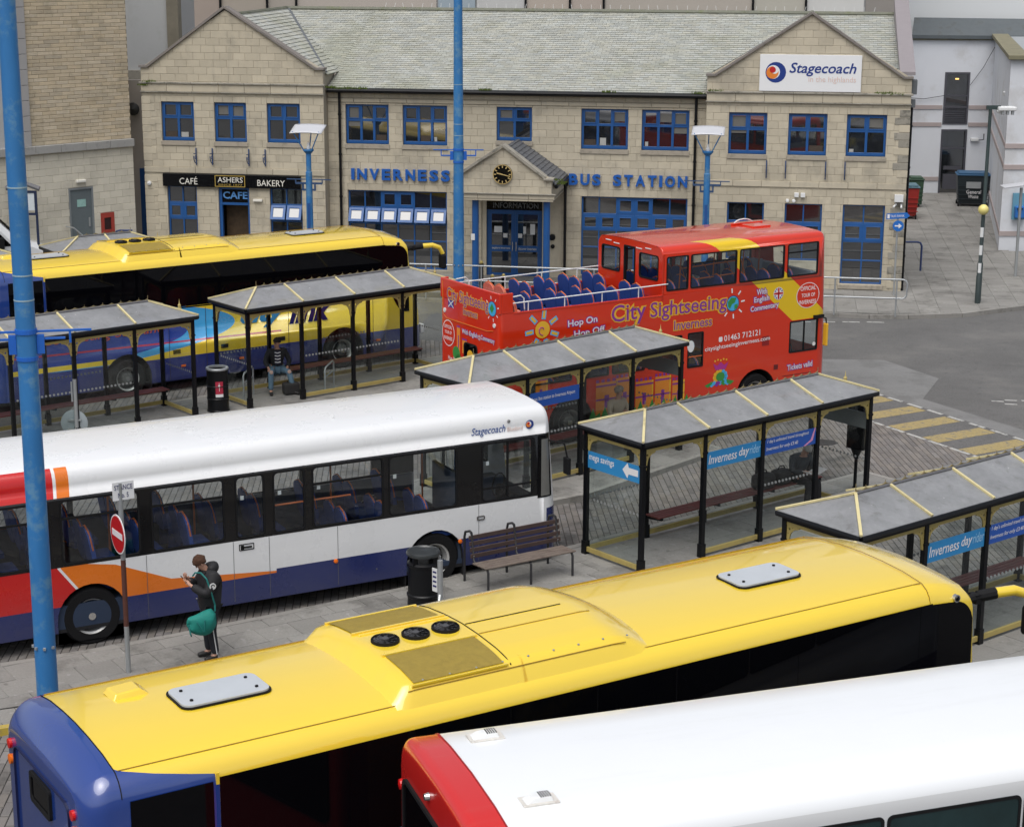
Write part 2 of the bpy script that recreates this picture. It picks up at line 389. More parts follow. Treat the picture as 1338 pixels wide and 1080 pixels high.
# platforms
slab_m=M('paving_slab',(.235,.228,.212),.8,var=.16,vs=1.3,rnd=.1,bmp=.3,bs=45,grain=(26,.5),gum=((.32,.31,.3),(.09,.087,.08)),dirt=(.12,.115,.105),dscale=.9,damt=.7)
kerb_m=M('kerb_stone',(.26,.25,.23),.8,var=.15,vs=3,rnd=.08,bmp=.3,dirt=(.1,.095,.085),dscale=1.5,damt=.6)
bed_m=M('pavement_bed',(.08,.077,.07),.95)
SLABS=[0]
SL_MESH={}
def platform(name,poly,deg,org,sw=.6,sl=.6,top=.12,kerbs=(),limit=90,vis=None,km=None,stag=.5):
    poly=ccw(poly); p=MB(); p.prism_z(poly,-.05,top-.012); root=struct(name,p,bed_m)
    a=R(deg); u=Vector((math.cos(a),math.sin(a))); v=Vector((math.sin(a),-math.cos(a))); o=Vector(org)
    key=(sw,sl)
    if key not in SL_MESH:
        m=MB(); h=.004; x,y=sw/2-h,sl/2-h; e=.006
        m.add([(-x+e,-y+e,0),(x-e,-y+e,0),(x-e,y-e,0),(-x+e,y-e,0),(-x,-y,-.006),(x,-y,-.006),(x,y,-.006),(-x,y,-.006),(-x,-y,-.03),(x,-y,-.03),(x,y,-.03),(-x,y,-.03)],
          [(0,1,2,3)]+[(i,i+4,(i+1)%4+4,(i+1)%4) for i in range(4)]+[(i+4,i+8,(i+1)%4+8,(i+1)%4+4) for i in range(4)])
        SL_MESH[key]=m.mesh('paving_slab',slab_m)
    st=MB(); cnt=0; n=int(60/sw)
    xs=[q[0] for q in poly]; ys=[q[1] for q in poly]
    for j in range(-n,n):
        for i in range(-n,n):
            off=sw*stag if j%2 else 0
            c=o+u*((i+.5)*sw+off)+v*((j+.5)*sl)
            if c.x<min(xs)-1 or c.x>max(xs)+1 or c.y<min(ys)-1 or c.y>max(ys)+1: continue
            if abs(c.x)>c.y*.3+1: continue
            q0=[c-u*(sw/2-.004)-v*(sl/2-.004),c+u*(sw/2-.004)-v*(sl/2-.004),c+u*(sw/2-.004)+v*(sl/2-.004),c-u*(sw/2-.004)+v*(sl/2-.004)]
            q=clip_poly(ccw([tuple(t) for t in q0]),poly)
            if len(q)<3 or area(q)<.01: continue
            dz=random.uniform(-.003,.001)
            if area(q)>.985*(sw-.008)*(sl-.008) and cnt<limit and SLABS[0]<300 and (vis is None or vis(c)):
                ob=inst('paving_slab',SL_MESH[key],root,(c.x,c.y,top+dz),(random.uniform(-.002,.002),random.uniform(-.002,.002),a)); cnt+=1; SLABS[0]+=1
            else:
                k=len(q); st.add([(t[0],t[1],top+dz) for t in q]+[(t[0],t[1],top-.03) for t in q],[tuple(range(k))]+[(i_,i_+k,(i_+1)%k+k,(i_+1)%k) for i_ in range(k)])
    if st.v: tag(st.build('paving_slab',slab_m,root),kind='stuff')
    km_=MB(); km_.box(-.455,-.065,-.1,.455,.065,.0)
    me=km_.mesh('kerb_stone',km or kerb_m)
    for line in kerbs:
        for (x0,y0),(x1,y1) in zip(line,line[1:]):
            d=Vector((x1-x0,y1-y0)); L=d.length; m=max(1,round(L/.92)); an=math.atan2(d.y,d.x)
            for k in range(m):
                c=Vector((x0,y0))+d*(k+.5)/m
                inst('kerb_stone',me,root,(c.x,c.y,top+.004+random.uniform(-.002,.002)),(0,0,an),(L/m/.918,1,1.3))
    return root
def fr(o,deg,s,t,z=None):
    a=R(deg); x=o[0]+s*math.cos(a)+t*math.sin(a); y=o[1]+s*math.sin(a)-t*math.cos(a)
    return (x,y) if z is None else (x,y,z)
S1=((-11.954,38.326),39.47); S2=((-6.203,43.003),39.594); S3=((-.825,35.497),41.441); S4=((2.27,31.168),39.264); S5=((5.082,26.01),38.761)
SL=5.964; SD=1.465
# platform with bench, bin, stance pole and the dayrider shelter
b4=[(-12.5,25.0),(-7.81,26.79),(-6.21,27.54),(-4.16,28.84),(-1.81,30.36),(.72,32.39),fr(*S4,0,-1.85),fr(*S4,SL+2.2,-1.85)]
f4=[fr(*S4,SL+2.2,1.0),fr(*S4,-.3,.85),(-1.2,27.9),(-7.4,25.1),(-12.5,23.2)]
platform('bus_platform',[(-12.5,25.0),(-7.81,26.79),(-7.4,25.1),(-12.5,23.2)],33,(-4,27),limit=10)
platform('bus_platform',[(-7.81,26.79),(-4.16,28.84),(-4.6,26.3),(-7.4,25.1)],33,(-4,27),limit=50,kerbs=[[(-12.5,25.0),(-7.81,26.79),(-6.21,27.54),(-4.16,28.84)]])
platform('bus_platform',[(-4.16,28.84),(-1.81,30.36),(-1.2,27.9),(-4.6,26.3)],33,(-4,27),limit=40)
platform('bus_platform',[(-1.81,30.36),(.9,32.5),fr(*S4,-.3,.85),(-1.2,27.9)],36,(-1.81,30.36),limit=40,kerbs=[[(-4.16,28.84),(-1.81,30.36),(.9,32.5)]])
platform('bus_platform',[(.9,32.5),fr(*S4,-.3,.85),fr(*S4,SL+2.2,.85),fr(*S4,SL+2.2,-1.85)],39.264,(2.27,31.168),limit=60,kerbs=[[(.9,32.5),fr(*S4,SL+2.2,-1.85),fr(*S4,SL+2.2,.85),fr(*S4,-.3,.85)]])
yk=M('yellow_kerb',(.45,.33,.05),.7,var=.2,vs=6,dirt=(.2,.18,.14),dscale=4)
platform('bus_platform',[(-12.5,22.5),(-7.4,24.35),(-4.4,25.6),(-4.6,26.25),(-7.4,25.05),(-12.5,23.15)],29,(-4,25),limit=0,kerbs=[[(-12.5,22.5),(-7.4,24.35),(-4.4,25.6)]],km=yk)
platform('bus_platform',[fr(*S5,-9,-1.85),fr(*S5,9,-1.85),fr(*S5,9,1.2),fr(*S5,-9,1.2)],38.761,S5[0],limit=20,vis=lambda c:c.x>5,kerbs=[[fr(*S5,-9,-1.85),fr(*S5,9,-1.85)]])
platform('bus_platform',[fr(*S3,-3,-1.85),fr(*S3,2,-1.85),(1.5,36.1),fr(*S3,-3,.5)],41.441,S3[0],limit=10,vis=lambda c:c.x>.3)
platform('bus_platform',[fr(*S3,2,-1.85),fr(*S3,SL+.8,-1.85),fr(*S3,SL+.8,.5),(1.5,36.1)],41.441,S3[0],limit=40,kerbs=[[fr(*S3,-3,-1.85),fr(*S3,SL+.8,-1.85),fr(*S3,SL+.8,.5),(1.5,36.1),fr(*S3,-3,.5)]])
platform('bus_platform',[fr(*S2,-14,-1.75),fr(*S2,SL+1.3,-1.75),fr(*S2,SL+1.3,2.6),fr(*S2,-14,3.2)],39.55,S2[0],limit=90,kerbs=[[fr(*S2,-14,-1.75),fr(*S2,SL+1.3,-1.75),fr(*S2,SL+1.3,2.6),fr(*S2,-14,3.2)]])
FO=(-12.316,62.643); FD=-8.868
def fw(s,t,z=None): return fr(FO,FD,s,t,z)
platform('station_pavement',[fw(-12,3.9),fw(21.2,3.9),(10.64,54.85),(11.8,54.85),(13.46,55.15),(15.7,56.45),(19,58.4),(24,61.5),(24,66.9),(17.9,66.9),fw(-12,-2)],-8,(12,58),sw=.62,sl=.62,limit=70,stag=0,vis=lambda c:c.x>8 and c.y<67,kerbs=[[fw(-12,3.9),fw(21.2,3.9),(10.64,54.85),(11.8,54.85),(13.46,55.15),(15.7,56.45),(19,58.4),(24,61.5)]])
platform('alley_pavement',[(12.0,66.62),(17.9,66.9),(21.5,83.2),(15,83.2)],-8,(12,58),sw=.62,sl=.62,limit=0,stag=0)
g=MB()
for (x,y,rx,ry) in ((6.9,40.5,.42,.3),(16.3,65.3,.4,.3),(-7.3,23.6,.35,.25)): g.prism_z([(x+rx*math.cos(a*PI/4+.6),y+ry*math.sin(a*PI/4+.6)) for a in range(8)],.0,.022)
struct('drain_cover',g,M('iron_cover',(.06,.06,.06),.6,metal=.5,bmp=.5,bs=80))
# ================================================================ STATION BUILDING
stone=M('sandstone_block',(.50,.448,.345),.85,var=.13,vs=2.2,rnd=.085,bmp=.3,bs=25,streak=((.3,.275,.225),.4),dirt=(.29,.265,.215),dscale=.5,damt=.5)
stone_old=M('weathered_sandstone',(.31,.29,.245),.9,var=.25,vs=4,rnd=.1,bmp=.5,bs=25,dirt=(.13,.125,.105),dscale=2.2,damt=.75)
mortar=M('mortar',(.37,.33,.26),.95,var=.15,vs=3)
sill_m=M('stone_sill',(.36,.32,.26),.85,var=.15,vs=4,dirt=(.16,.15,.12),dscale=3,damt=.5)
coping_m=M('lead_coping',(.2,.18,.165),.7,var=.2,vs=3,dirt=(.09,.085,.075),dscale=2)
slate=M('slate',(.37,.385,.365),.75,var=.1,vs=1.1,rnd=.12,bmp=.3,bs=40,dirt=(.29,.295,.22),dscale=.25,damt=.5,streak=((.22,.225,.17),.45))
blue=M('window_blue',(.014,.09,.29),.35,var=.12,vs=4,coat=.2)
blue_d=M('window_blue_dark',(.01,.06,.2),.4,var=.12)
wglass=M('window_glass',(.016,.018,.021),.03,var=.9,vs=.9,spec=.75,rvar=.02); wglass.node_tree.nodes['Principled BSDF'].inputs['IOR'].default_value=2.1
lead=M('lead_flashing',(.11,.12,.13),.6,var=.2,vs=4)
moss=M('moss',(.09,.13,.02),.95,var=.4,vs=9)
STM={}
def stone_mesh(w,h,mat,d=.022,pr=.006):
    k=(round(w,3),round(h,3),mat.name)
    if k not in STM:
        m=MB(); x,z=w/2,h/2; e=.009
        m.add([(-x+e,-d,-z+e),(x-e,-d,-z+e),(x-e,-d,z-e),(-x+e,-d,z-e),(-x,-d+pr,-z),(x,-d+pr,-z),(x,-d+pr,z),(-x,-d+pr,z),(-x,.0,-z),(x,.0,-z),(x,.0,z),(-x,.0,z)],
          [(0,1,2,3)]+[(i+4,(i+1)%4+4,(i+1)%4,i) for i in range(4)]+[(i+8,(i+1)%4+8,(i+1)%4+4,i+4) for i in range(4)])
        STM[k]=m.mesh('stone_block',mat)
    return STM[k]
def masonry(parent,outline,holes,y,ch=.235,bw=.455,mat=stone,limit=0,z0=0,name='stone_block',first_top=False,gap=.0035,seed=1,Mx=None):
    """outline: convex ccw xz polygon; real blocks proud of a bed at y"""
    rnd=random.Random(seed); outline=ccw(outline); st=MB(); cnt=0
    xs=[p[0] for p in outline]; zs=[p[1] for p in outline]; x0,x1,zt=min(xs),max(xs),max(zs)
    rows=[]; z=z0; r=0
    while z<zt-.01: rows.append((r,z)); z+=ch; r+=1
    if first_top: rows=rows[::-1]
    for r,z in rows:
        cuts=[x0]; x=x0-(bw*.5 if r%2 else 0)+bw
        while x<x1-.02:
            cuts.append(x+rnd.choice((0,0,0,-.06,.05))); x+=bw
        cuts.append(x1); base=set(cuts)
        hh=[h for h in holes if h[1]<z+ch-.001 and h[3]>z+.001]
        cs=sorted(base|{q for h in hh for q in (h[0],h[2]) if x0<q<x1})
        for a,b in zip(cs,cs[1:]):
            if b-a<.03: continue
            seg=[(z,z+ch)]
            for h in hh:
                if h[0]<(a+b)/2<h[2]:
                    ns=[]
                    for (p,q) in seg:
                        if h[1]>p: ns.append((p,min(q,h[1])))
                        if h[3]<q: ns.append((max(p,h[3]),q))
                    seg=[t for t in ns if t[1]-t[0]>.03]
            for p,q in seg:
                pl=clip_poly([(a+gap,p+gap),(b-gap,p+gap),(b-gap,q-gap),(a+gap,q-gap)],outline)
                if len(pl)<3 or area(pl)<.002: continue
                full=area(pl)>.99*(b-a-2*gap)*(q-p-2*gap) and abs(q-p-ch)<.002 and (b-a)>bw*.8
                cx,cz=(a+b)/2,(p+q)/2; pr=.012+rnd.uniform(0,.005)
                if full and cnt<limit:
                    ob=inst(name,stone_mesh(round((b-a)*20)/20-2*gap if False else b-a-2*gap,q-p-2*gap,mat),parent,(cx,y-pr+.022,cz)); cnt+=1
                else:
                    k=len(pl); mx=sum(t[0] for t in pl)/k; mz=sum(t[1] for t in pl)/k
                    def shr(t): 
                        dx=t[0]-mx; dz=t[1]-mz; lx=max(.02,abs(dx)); lz=max(.02,abs(dz))
                        return (mx+dx*(1-.008/lx),y-pr,mz+dz*(1-.008/lz))
                    st.add([shr(t) for t in pl]+[(t[0],y-pr+.006,t[1]) for t in pl]+[(t[0],y+.002,t[1]) for t in pl],
                      [tuple(range(k))]+[(i+k,(i+1)%k+k,(i+1)%k,i) for i in range(k)]+[(i+2*k,(i+1)%k+2*k,(i+1)%k+k,i+k) for i in range(k)])
    if st.v: tag(st.build(name,mat,parent),kind='stuff')
    return cnt
B_=thing('bus_station_building','long sandstone bus station with grey slate roof, two gables and blue windows','building',(FO[0],FO[1],0),FD)
MY=.5
def wall(parent,outline,holes,y0,y1,mat=mortar,name='wall'):
    m=MB(); m.plate(outline,[rect(*h) for h in holes],y0,y1); return m.build(name,mat,parent)
def upper_window(x0,z0,x1,z1,cols,y):
    m=MB(); fw_=.075
    m.loopring(rect(x0,z0,x1,z1),rect(x0+fw_,z0+.11,x1-fw_,z1-.05),y+.08,y+.17)
    zt=z0+(z1-z0)*.57; W=(x1-x0-2*fw_)/cols
    m.box(x0+fw_,y+.075,zt,x1-fw_,y+.165,zt+.08)
    for k in range(1,cols): m.box(x0+fw_+k*W-.04,y+.072,z0+.11,x0+fw_+k*W+.04,y+.16,z1-.05)
    f=m.build('window',blue,B_,bevel=.008)
    for k in range(cols):
        a=x0+fw_+k*W+(.04 if k else 0); b=x0+fw_+(k+1)*W-(.04 if k<cols-1 else 0)
        opening=not(cols==3 and k==1)
        if opening: s=MB(); s.loopring(rect(a,zt+.08,b,z1-.05),rect(a+.035,zt+.11,b-.035,z1-.10),y+.06,y+.12); s.build('sash',blue,f)
        p=MB(); p.box(a,y+.115,zt+.06,b,y+.125,z1-.03); p.build('pane',wglass,f)
        p=MB(); p.box(a,y+.125,z0+.1,b,y+.135,zt+.02); p.build('pane',wglass,f)
        h_=(int(x0*10)*7+k*3)%5
        if h_==0: p=MB(); p.box(a+.03,y+.105,z0+.12,a+(b-a)*random.uniform(.3,.7),y+.112,z0+random.uniform(.2,.36)); p.build('windowsill_item',M('paper_grey',(.4,.4,.38),.7),f)
        if h_ in (1,3): p=MB(); p.box(a+.005,y+.107,zt-random.uniform(.02,.2) if h_==1 else zt+.16,b-.005,y+.113,z1-.12); p.build('blind',M('blind_cream',(.16,.155,.14),.4,var=.2),f)
        if h_==2: p=MB(); p.box(a+.02,y+.112,z0+.12,b-.03,y+.1145,z0+.3); p.build('desk_item',M('desk_dark',(.06,.045,.035),.4,var=.6,vs=14),f)
    s=MB(); s.box(x0-.03,y-.05,z0-.15,x1+.03,y+.12,z0-.0); s.build('sill',sill_m,B_,bevel=.01)
def grid_window(x0,z1,cols,W,rows,y,hop_open=False,hop=(),z0=None,parent=None):
    hts=rows; z0=z1-sum(hts); x1=x0+cols*W; m=MB()
    m.loopring(rect(x0,z0,x1,z1),rect(x0+.05,z0+.05,x1-.05,z1-.04),y+.08,y+.18)
    z=z1
    for h in hts[:-1]: z-=h; m.box(x0+.05,y+.078,z-.022,x1-.05,y+.17,z+.022)
    for k in range(1,cols): m.box(x0+k*W-.022,y+.074,z0+.05,x0+k*W+.022,y+.165,z1-.04)
    f=m.build('window',blue,parent or B_,bevel=.006)
    z=z1
    for r,h in enumerate(hts):
        for k in range(cols):
            a=x0+k*W+.022; b=x0+(k+1)*W-.022; c=z-h+.022; d=z-.022
            if (r,k) in hop or (r==1):
                s=MB(); s.loopring(rect(a,c,b,d),rect(a+.085,c+.09,b-.085,d-.10),-.03,.03)
                s.box(a+.07,-.04,d-.10,b-.07,-.0,d-.08)
                o=s.build('hopper_sash',blue,f,bevel=.006)
                gp=MB(); gp.box(a+.08,-.005,c+.08,b-.08,.005,d-.09); q=gp.build('pane',wglass,f)
                for t in (o,q): t.location=(0,y+.1,0)
                if hop_open and r==1:
                    # tilt about the bottom edge outward
                    for t in (o,q):
                        ang=-R(26); T=Matrix.Translation((0,y+.07,d))@Matrix.Rotation(ang,4,'X')@Matrix.Translation((0,0,-d)); t.matrix_local=T
            else:
                p=MB(); p.box(a-.01,y+.12,c-.01,b+.01,y+.13,d+.01); p.build('pane',wglass,f)
        z-=h
    return f
# ---- walls
def gable(x0,x1,ax,ze,za): return [(x0,0),(x1,0),(x1,ze),(ax,za),(x0,ze)]
LBW=[(.66,4.4,1.78,5.68),(2.48,4.4,3.57,5.68),(4.27,4.4,5.39,5.68)]
LBG=[(.76,0.45,1.78,2.9),(2.53,.02,3.59,2.9),(4.3,.45,5.4,2.9)]
RBW=[(19.37,4.36,20.57,5.66),(21.24,4.36,22.44,5.66),(23.05,4.36,24.28,5.66)]
RBG=[(19.4,1.0,20.57,2.82),(21.23,1.0,22.4,2.82),(23.05,.3,24.36,2.83)]
MW=[(6.8,4.37,8.25,5.66,3),(8.72,4.37,10.2,5.66,3),(11.84,4.57,13.0,5.66,2),(14.61,4.36,16.13,5.65,3),(16.57,4.36,18.09,5.65,3)]
GLX=(6.84,10.18); GRX=(14.65,18.1)
def bandbox(x0,x1,z0,z1,y,d,mat=stone,name='string_course',parent=None):
    n=max(1,round((x1-x0)/.9)); w=(x1-x0)/n
    for k in range(n):
        m=MB(); m.box(x0+k*w+.004,y-d,z0,x0+(k+1)*w-.004,y+.01,z1); m.build(name,mat,parent or B_,bevel=.012)
for (outl,holes,lim,seed,x0,x1,ax) in ((gable(0,6.2,2.95,6.75,8.66),LBW+LBG,110,3,0,6.2,2.95),(gable(18.65,24.98,21.83,6.78,8.7),RBW+RBG,190,4,18.65,24.98,21.83)):
    wl=wall(B_,outl,holes,0,.3)
    masonry(wl,outl,holes+[(x0-1,6.0,x1+1,6.28),(x0-1,3.33,x1+1,3.53)],0,limit=lim,seed=seed,first_top=True)
    bandbox(x0,x1,6.02,6.27,0,.06,stone); bandbox(x0-.06,x1+.06,6.27,6.33,0,.11,stone_old,'moulding')
    bandbox(x0-.03,x1+.03,5.98,6.02,0,.09,stone_old,'moulding'); bandbox(x0,x1,3.34,3.53,0,.045,stone)
    # coping
    c=MB()
    for sx,ex in ((x0-.02,x0+.28),(x1-.28,x1+.02)): c.box(sx-.02,-.09,6.78,ex+.02,.34,6.86)
    for (ax0,ax1) in (((x0+.25,6.86),(ax,8.76)),((x1-.25,6.86),(ax,8.76))):
        c.bar((ax0[0],.12,ax0[1]-.03),(ax1[0],.12,ax1[1]-.0),.44,.08,up=(0,1,0) if False else (0,0,1))
    c.build('coping',coping_m,B_,bevel=.01)
    # side return walls
    for xx in (x0,x1-.3):
        s=MB(); s.box(xx+.003,.3,0,xx+.297,1.5 if x0==0 else 8,6.7); s.build('wall',stone_old if xx>24 else mortar,B_)
for (a,b,c,d) in LBW+RBW: upper_window(a,b,c,d,2,0)
MH=[h[:4] for h in MW]+[(GLX[0],.24,GLX[1],2.84),(GRX[0],.24,GRX[1],2.82),(11.35,.0,14.0,2.9)]
mo=rect(6.2,0,18.65,6.15); wl=wall(B_,mo,[(a,max(b,.02),c,d) for a,b,c,d in MH],MY,MY+.3)
masonry(wl,mo,MH+[(6,5.72,19,5.86)],MY,limit=0,seed=9)
bandbox(6.2,18.65,5.73,5.85,MY,.05,stone,'moulding')
for a,b,c,d,n in MW: upper_window(a,b,c,d,n,MY)
rows=[.57,.53,.56,.94]
grid_window(GLX[0],2.84,6,(GLX[1]-GLX[0])/6,rows,MY,True,hop=((0,2),(0,3)))
grid_window(GRX[0],2.82,6,(GRX[1]-GRX[0])/6,rows,MY,False,hop=((0,2),(0,3)))
grid_window(.76,2.9,2,.51,[.55,.55,.6,.75],0)
grid_window(4.3,2.9,2,.55,[.55,.55,.6,.75],0,True)
grid_window(23.05,2.83,2,.655,[.58,.6,.6,.75],0)
grid_window(19.4,2.82,2,.585,[.6,.55,.67],0); grid_window(21.23,2.82,2,.585,[.6,.55,.67],0)
s=MB(); s.box(23.0,-.08,.14,24.4,.1,.28); s.build('sill',sill_m,B_,bevel=.01)
s=MB(); s.box(0,-.03,0,6.2,0.0,.2); s.box(18.65,-.03,0,24.98,0,.12); s.box(6.2,MY-.03,0,11.3,MY,.22); s.box(14.05,MY-.03,0,18.65,MY,.22); s.build('plinth',stone_old,B_)
# back of rooms (dark), so glass gaps read dark
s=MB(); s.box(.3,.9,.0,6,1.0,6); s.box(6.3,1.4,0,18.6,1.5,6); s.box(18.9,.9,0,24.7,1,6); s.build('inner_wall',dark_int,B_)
# ---- quoin patches on the right corner
q=MB(); rq=random.Random(5)
for k in range(26):
    z=.2+k*.235
    if 3.25<z<3.55 or z>5.8: continue
    wq=.32 if k%2 else .46
    q=MB(); q.box(24.98-wq,-.030,z,24.99,.0,z+.222); q.build('quoin',stone_old if k%3 else stone,B_,bevel=.01)
q=MB()
for k in range(26):
    z=.2+k*.235
    if 3.25<z<3.55 or z>5.8: continue
    q=MB(); q.box(-.01,-.026,z,.3 if k%2 else .44,.0,z+.222); q.build('quoin',stone,B_,bevel=.01)
# ---- roofs of real slates
def slates(poly3,name='slate',cw=.27,ex=.19):
    """poly3: 3D convex quad/tri (eave first edge), outward up. lays overlapping slates"""
    P=[Vector(p) for p in poly3]; u=(P[1]-P[0]).normalized(); n=u.cross(P[-1]-P[0]).normalized()
    if n.z<0: n=-n
    v=n.cross(u).normalized()
    if v.z<0: v=-v
    o=P[0]; pl=ccw([((p-o).dot(u),(p-o).dot(v)) for p in P])
    m=MB(); xs=[p[0] for p in pl]; ys=[p[1] for p in pl]; j=0; y=min(ys)-.05; rs=random.Random(3)
    while y<max(ys):
        x=min(xs)-(cw/2 if j%2 else 0)
        while x<max(xs):
            q=clip_poly([(x+.004,y),(x+cw-.004,y),(x+cw-.004,y+ex),(x+.004,y+ex)],pl)
            if len(q)>=3 and area(q)>.003:
                k=len(q); dz=rs.uniform(0,.006); jy=rs.uniform(-.008,.008)
                def up(t): return .035-.022*(t[1]-y)/ex+dz
                top=[o+u*t[0]+v*(t[1]+(jy if t[1]<y+.02 else 0))+n*up(t) for t in q]; bot=[o+u*t[0]+v*t[1]+n*.0 for t in q]
                m.add(top+bot,[tuple(range(k))]+[(i,i+k,(i+1)%k+k,(i+1)%k) for i in range(k)])
            x+=cw
        y+=ex; j+=1
    b=MB(); b.add([p-n*.005 for p in P],[tuple(range(len(P)))]); 
    return m,b
RY,RZ=7.5,8.42; EZ=6.17; sl_=(RZ-EZ)/(RY-.25)
def zmain(y): return EZ+(y-.25)*sl_
rf=MB(); rb=MB()
LX=2.95; bz=8.46; bsl=(bz-6.62)/3.1
yv=lambda z:.25+(z-EZ)/sl_
pieces=[
 [(6.25,.3,zmain(.3)),(18.6,.3,zmain(.3)),(18.6,RY,RZ),(6.25,RY,RZ)],
 [(LX,RY,RZ),(6.25,RY,RZ),(6.25,yv(6.62),6.62)],
 [(6.3,.2,6.62),(6.3,yv(6.66),6.62),(LX,RY+.1,bz),(LX,.2,bz)],
 [(-.1,.2,6.62),(-.1,8,6.62),(LX,8,bz),(LX,.2,bz)],
 [(18.6,.2,6.62),(18.6,yv(6.66),6.62),(21.83,RY+.1,bz+.02),(21.83,.2,bz+.02)],
 [(25.0,.2,6.62),(25.0,yv(6.66),6.62),(21.83,RY+.1,bz+.02),(21.83,.2,bz+.02)],
 [(21.83,RY,RZ),(18.6,RY,RZ),(18.6,yv(6.7),6.7)],
 [(24.7,RY,RZ),(21.83,RY,RZ),(24.7,yv(6.7),6.7)],
]
for pc in pieces:
    if pc[0][0]==25.0 or (pc[0][0]==6.25 and len(pc)==3) : pass
    m,b=slates(pc); 
    k=len(rf.v); rf.add(m.v,m.f); rb.add(b.v,b.f)
roof=rb.build('roof',lead,B_)
tag(rf.build('slate',slate,roof),kind='stuff')
# flip any faces with downward normals
for ob in (roof,bpy.data.objects[roof.children[0].name] if roof.children else roof):
    bm=bmesh.new(); bm.from_mesh(ob.data)
    fl=[f for f in bm.faces if f.normal.z<-.2]
    bmesh.ops.reverse_faces(bm,faces=fl); bm.to_mesh(ob.data); bm.free()
rd=MB(); rd.tube([(LX-.0,RY,RZ+.05),(24.9,RY,RZ+.05)],.09,6); rd.tube([(LX,.4,bz+.03),(LX,RY,bz+.03)],.07,6); rd.tube([(21.83,.4,bz+.05),(21.83,RY,bz+.05)],.08,6)
rd.build('ridge',M('ridge_tile',(.16,.165,.13),.8,var=.3,vs=5,dirt=(.12,.14,.05),dscale=3),roof)
vl=MB(); vl.bar((6.2,yv(6.7)-1.6,6.69),(LX+.05,RY,RZ+.05),.09,.05); vl.bar((18.65,yv(6.7)-1.4,6.7),(21.8,RY,RZ+.05),.09,.05)
vl.build('valley_flashing',lead,roof)
# ridge spikes
sp=MB(); rs=random.Random(2)
for k in range(52):
    x=6.6+k*.34; sp.bar((x,RY,RZ+.1),(x+rs.uniform(-.05,.05),RY,RZ+.28),.012)
tag(sp.build('bird_spike',white_p,roof),kind='stuff')
g=MB(); g.tube([(6.25,.22,6.13),(18.62,.22,6.13)],.07,8); g.box(6.22,.28,6.04,18.64,.5,6.12); g.build('gutter',black_metal,B_)
for x,yy,zb in ((6.62,MY-.1,0.1),(18.3,MY-.1,.1),(24.93+.09,.12,.1)):
    d=MB(); d.tube([(x,yy,zb),(x,yy,6.1)],.045,8)
    for z in (1.2,2.6,4.0,5.3): d.tube([(x,yy,z),(x,yy,z+.06)],.06,8)
    d.build('downpipe',black_metal,B_)
d=MB(); d.tube([(14.13,MY-.1,.1),(14.13,MY-.1,3.15)],.045,8); d.tube([(14.13,MY-.1,3.15),(14.13,MY-.1,3.28)],.085,8); d.build('downpipe',black_metal,B_)
# hopper head and box at right gable
d=MB(); d.box(24.98,.1,6.3,25.15,.5,6.75); d.box(24.98,.05,5.9,25.12,.25,6.15); d.build('rainwater_head',lead,B_,bevel=.01)
# chimney like pier on right verge
c=MB(); c.add([(24.62,.55,6.86),(25.1,.55,6.86),(25.1,7.6,8.45),(24.62,7.6,8.45),(24.62,.55,6.96),(25.1,.55,6.96),(25.1,7.6,9.0),(24.62,7.6,9.0)],
 [(0,1,5,4),(1,2,6,5),(2,3,7,6),(3,0,4,7),(4,5,6,7),(3,2,1,0)])
c.build('verge_upstand',M('mauve_lead',(.26,.235,.245),.6,var=.1),B_)
# weeds on ledges
def tuft(parent,pts,n=40,spread=.15,h=.12,seed=1):
    r=random.Random(seed); m=MB()
    for (x,y,z) in pts:
        for k in range(n):
            a=r.uniform(0,2*PI); d=r.uniform(0,spread); px,py=x+d*math.cos(a)*1.8,y+d*math.sin(a)*.4; hh=h*r.uniform(.3,1); b=r.uniform(0,2*PI); wv=.012
            tx,ty=px+math.cos(b)*hh*.6,py+math.sin(b)*hh*.4
            m.add([(px-wv,py,z),(px+wv,py,z),(tx,ty,z+hh)],[(0,1,2)]) if r.random()<.6 else m.add([(px-.02,py,z),(px+.02,py,z+.01),(px+.02,py-.01,z+.05),(px-.02,py-.01,z+.05)],[(0,1,2,3)])
    o=m.build('moss_tuft',moss,parent); tag(o,kind='stuff'); return o
tuft(B_,[(.3,-.08,6.31),(.15,-.08,6.2),(6.6,.2,6.17),(7.0,.2,6.18),(7.4,.2,6.18),(6.4,.2,6.2),(18.4,.2,6.2),(18.9,-.08,6.31),(24.3,-.08,6.31),(24.55,-.08,6.28),(24.1,-.08,6.31),(24.2,1.2,6.95),(15.5,.2,6.2),(11.5,.2,6.2)])
# ---- brackets
wb=M('iron_bracket_blue',(.04,.08,.2),.5,metal=.3)
def bracket(x,y,z,parent=B_):
    m=MB(); m.bar((x,y-.03,z-.28),(x,y-.03,z+.28),.035); pts=[(x,y-.03-.26*math.sin(a*PI/12),z-.22+.26*(1-math.cos(a*PI/12))) for a in range(7)]
    m.tube(pts,.016,6); m.bar((x,y-.03,z+.1),(x,y-.3,z+.12),.022); m.tube([(x,y-.12+.05*math.cos(a*PI/4),z-.02+.05*math.sin(a*PI/4)) for a in range(8)],.011,5,closed=True)
    return m.build('hanging_bracket',wb,parent)
for x in (1.82,2.38,3.63,4.19,20.6,21.2,22.45,23.05): bracket(x,-.02,3.9)
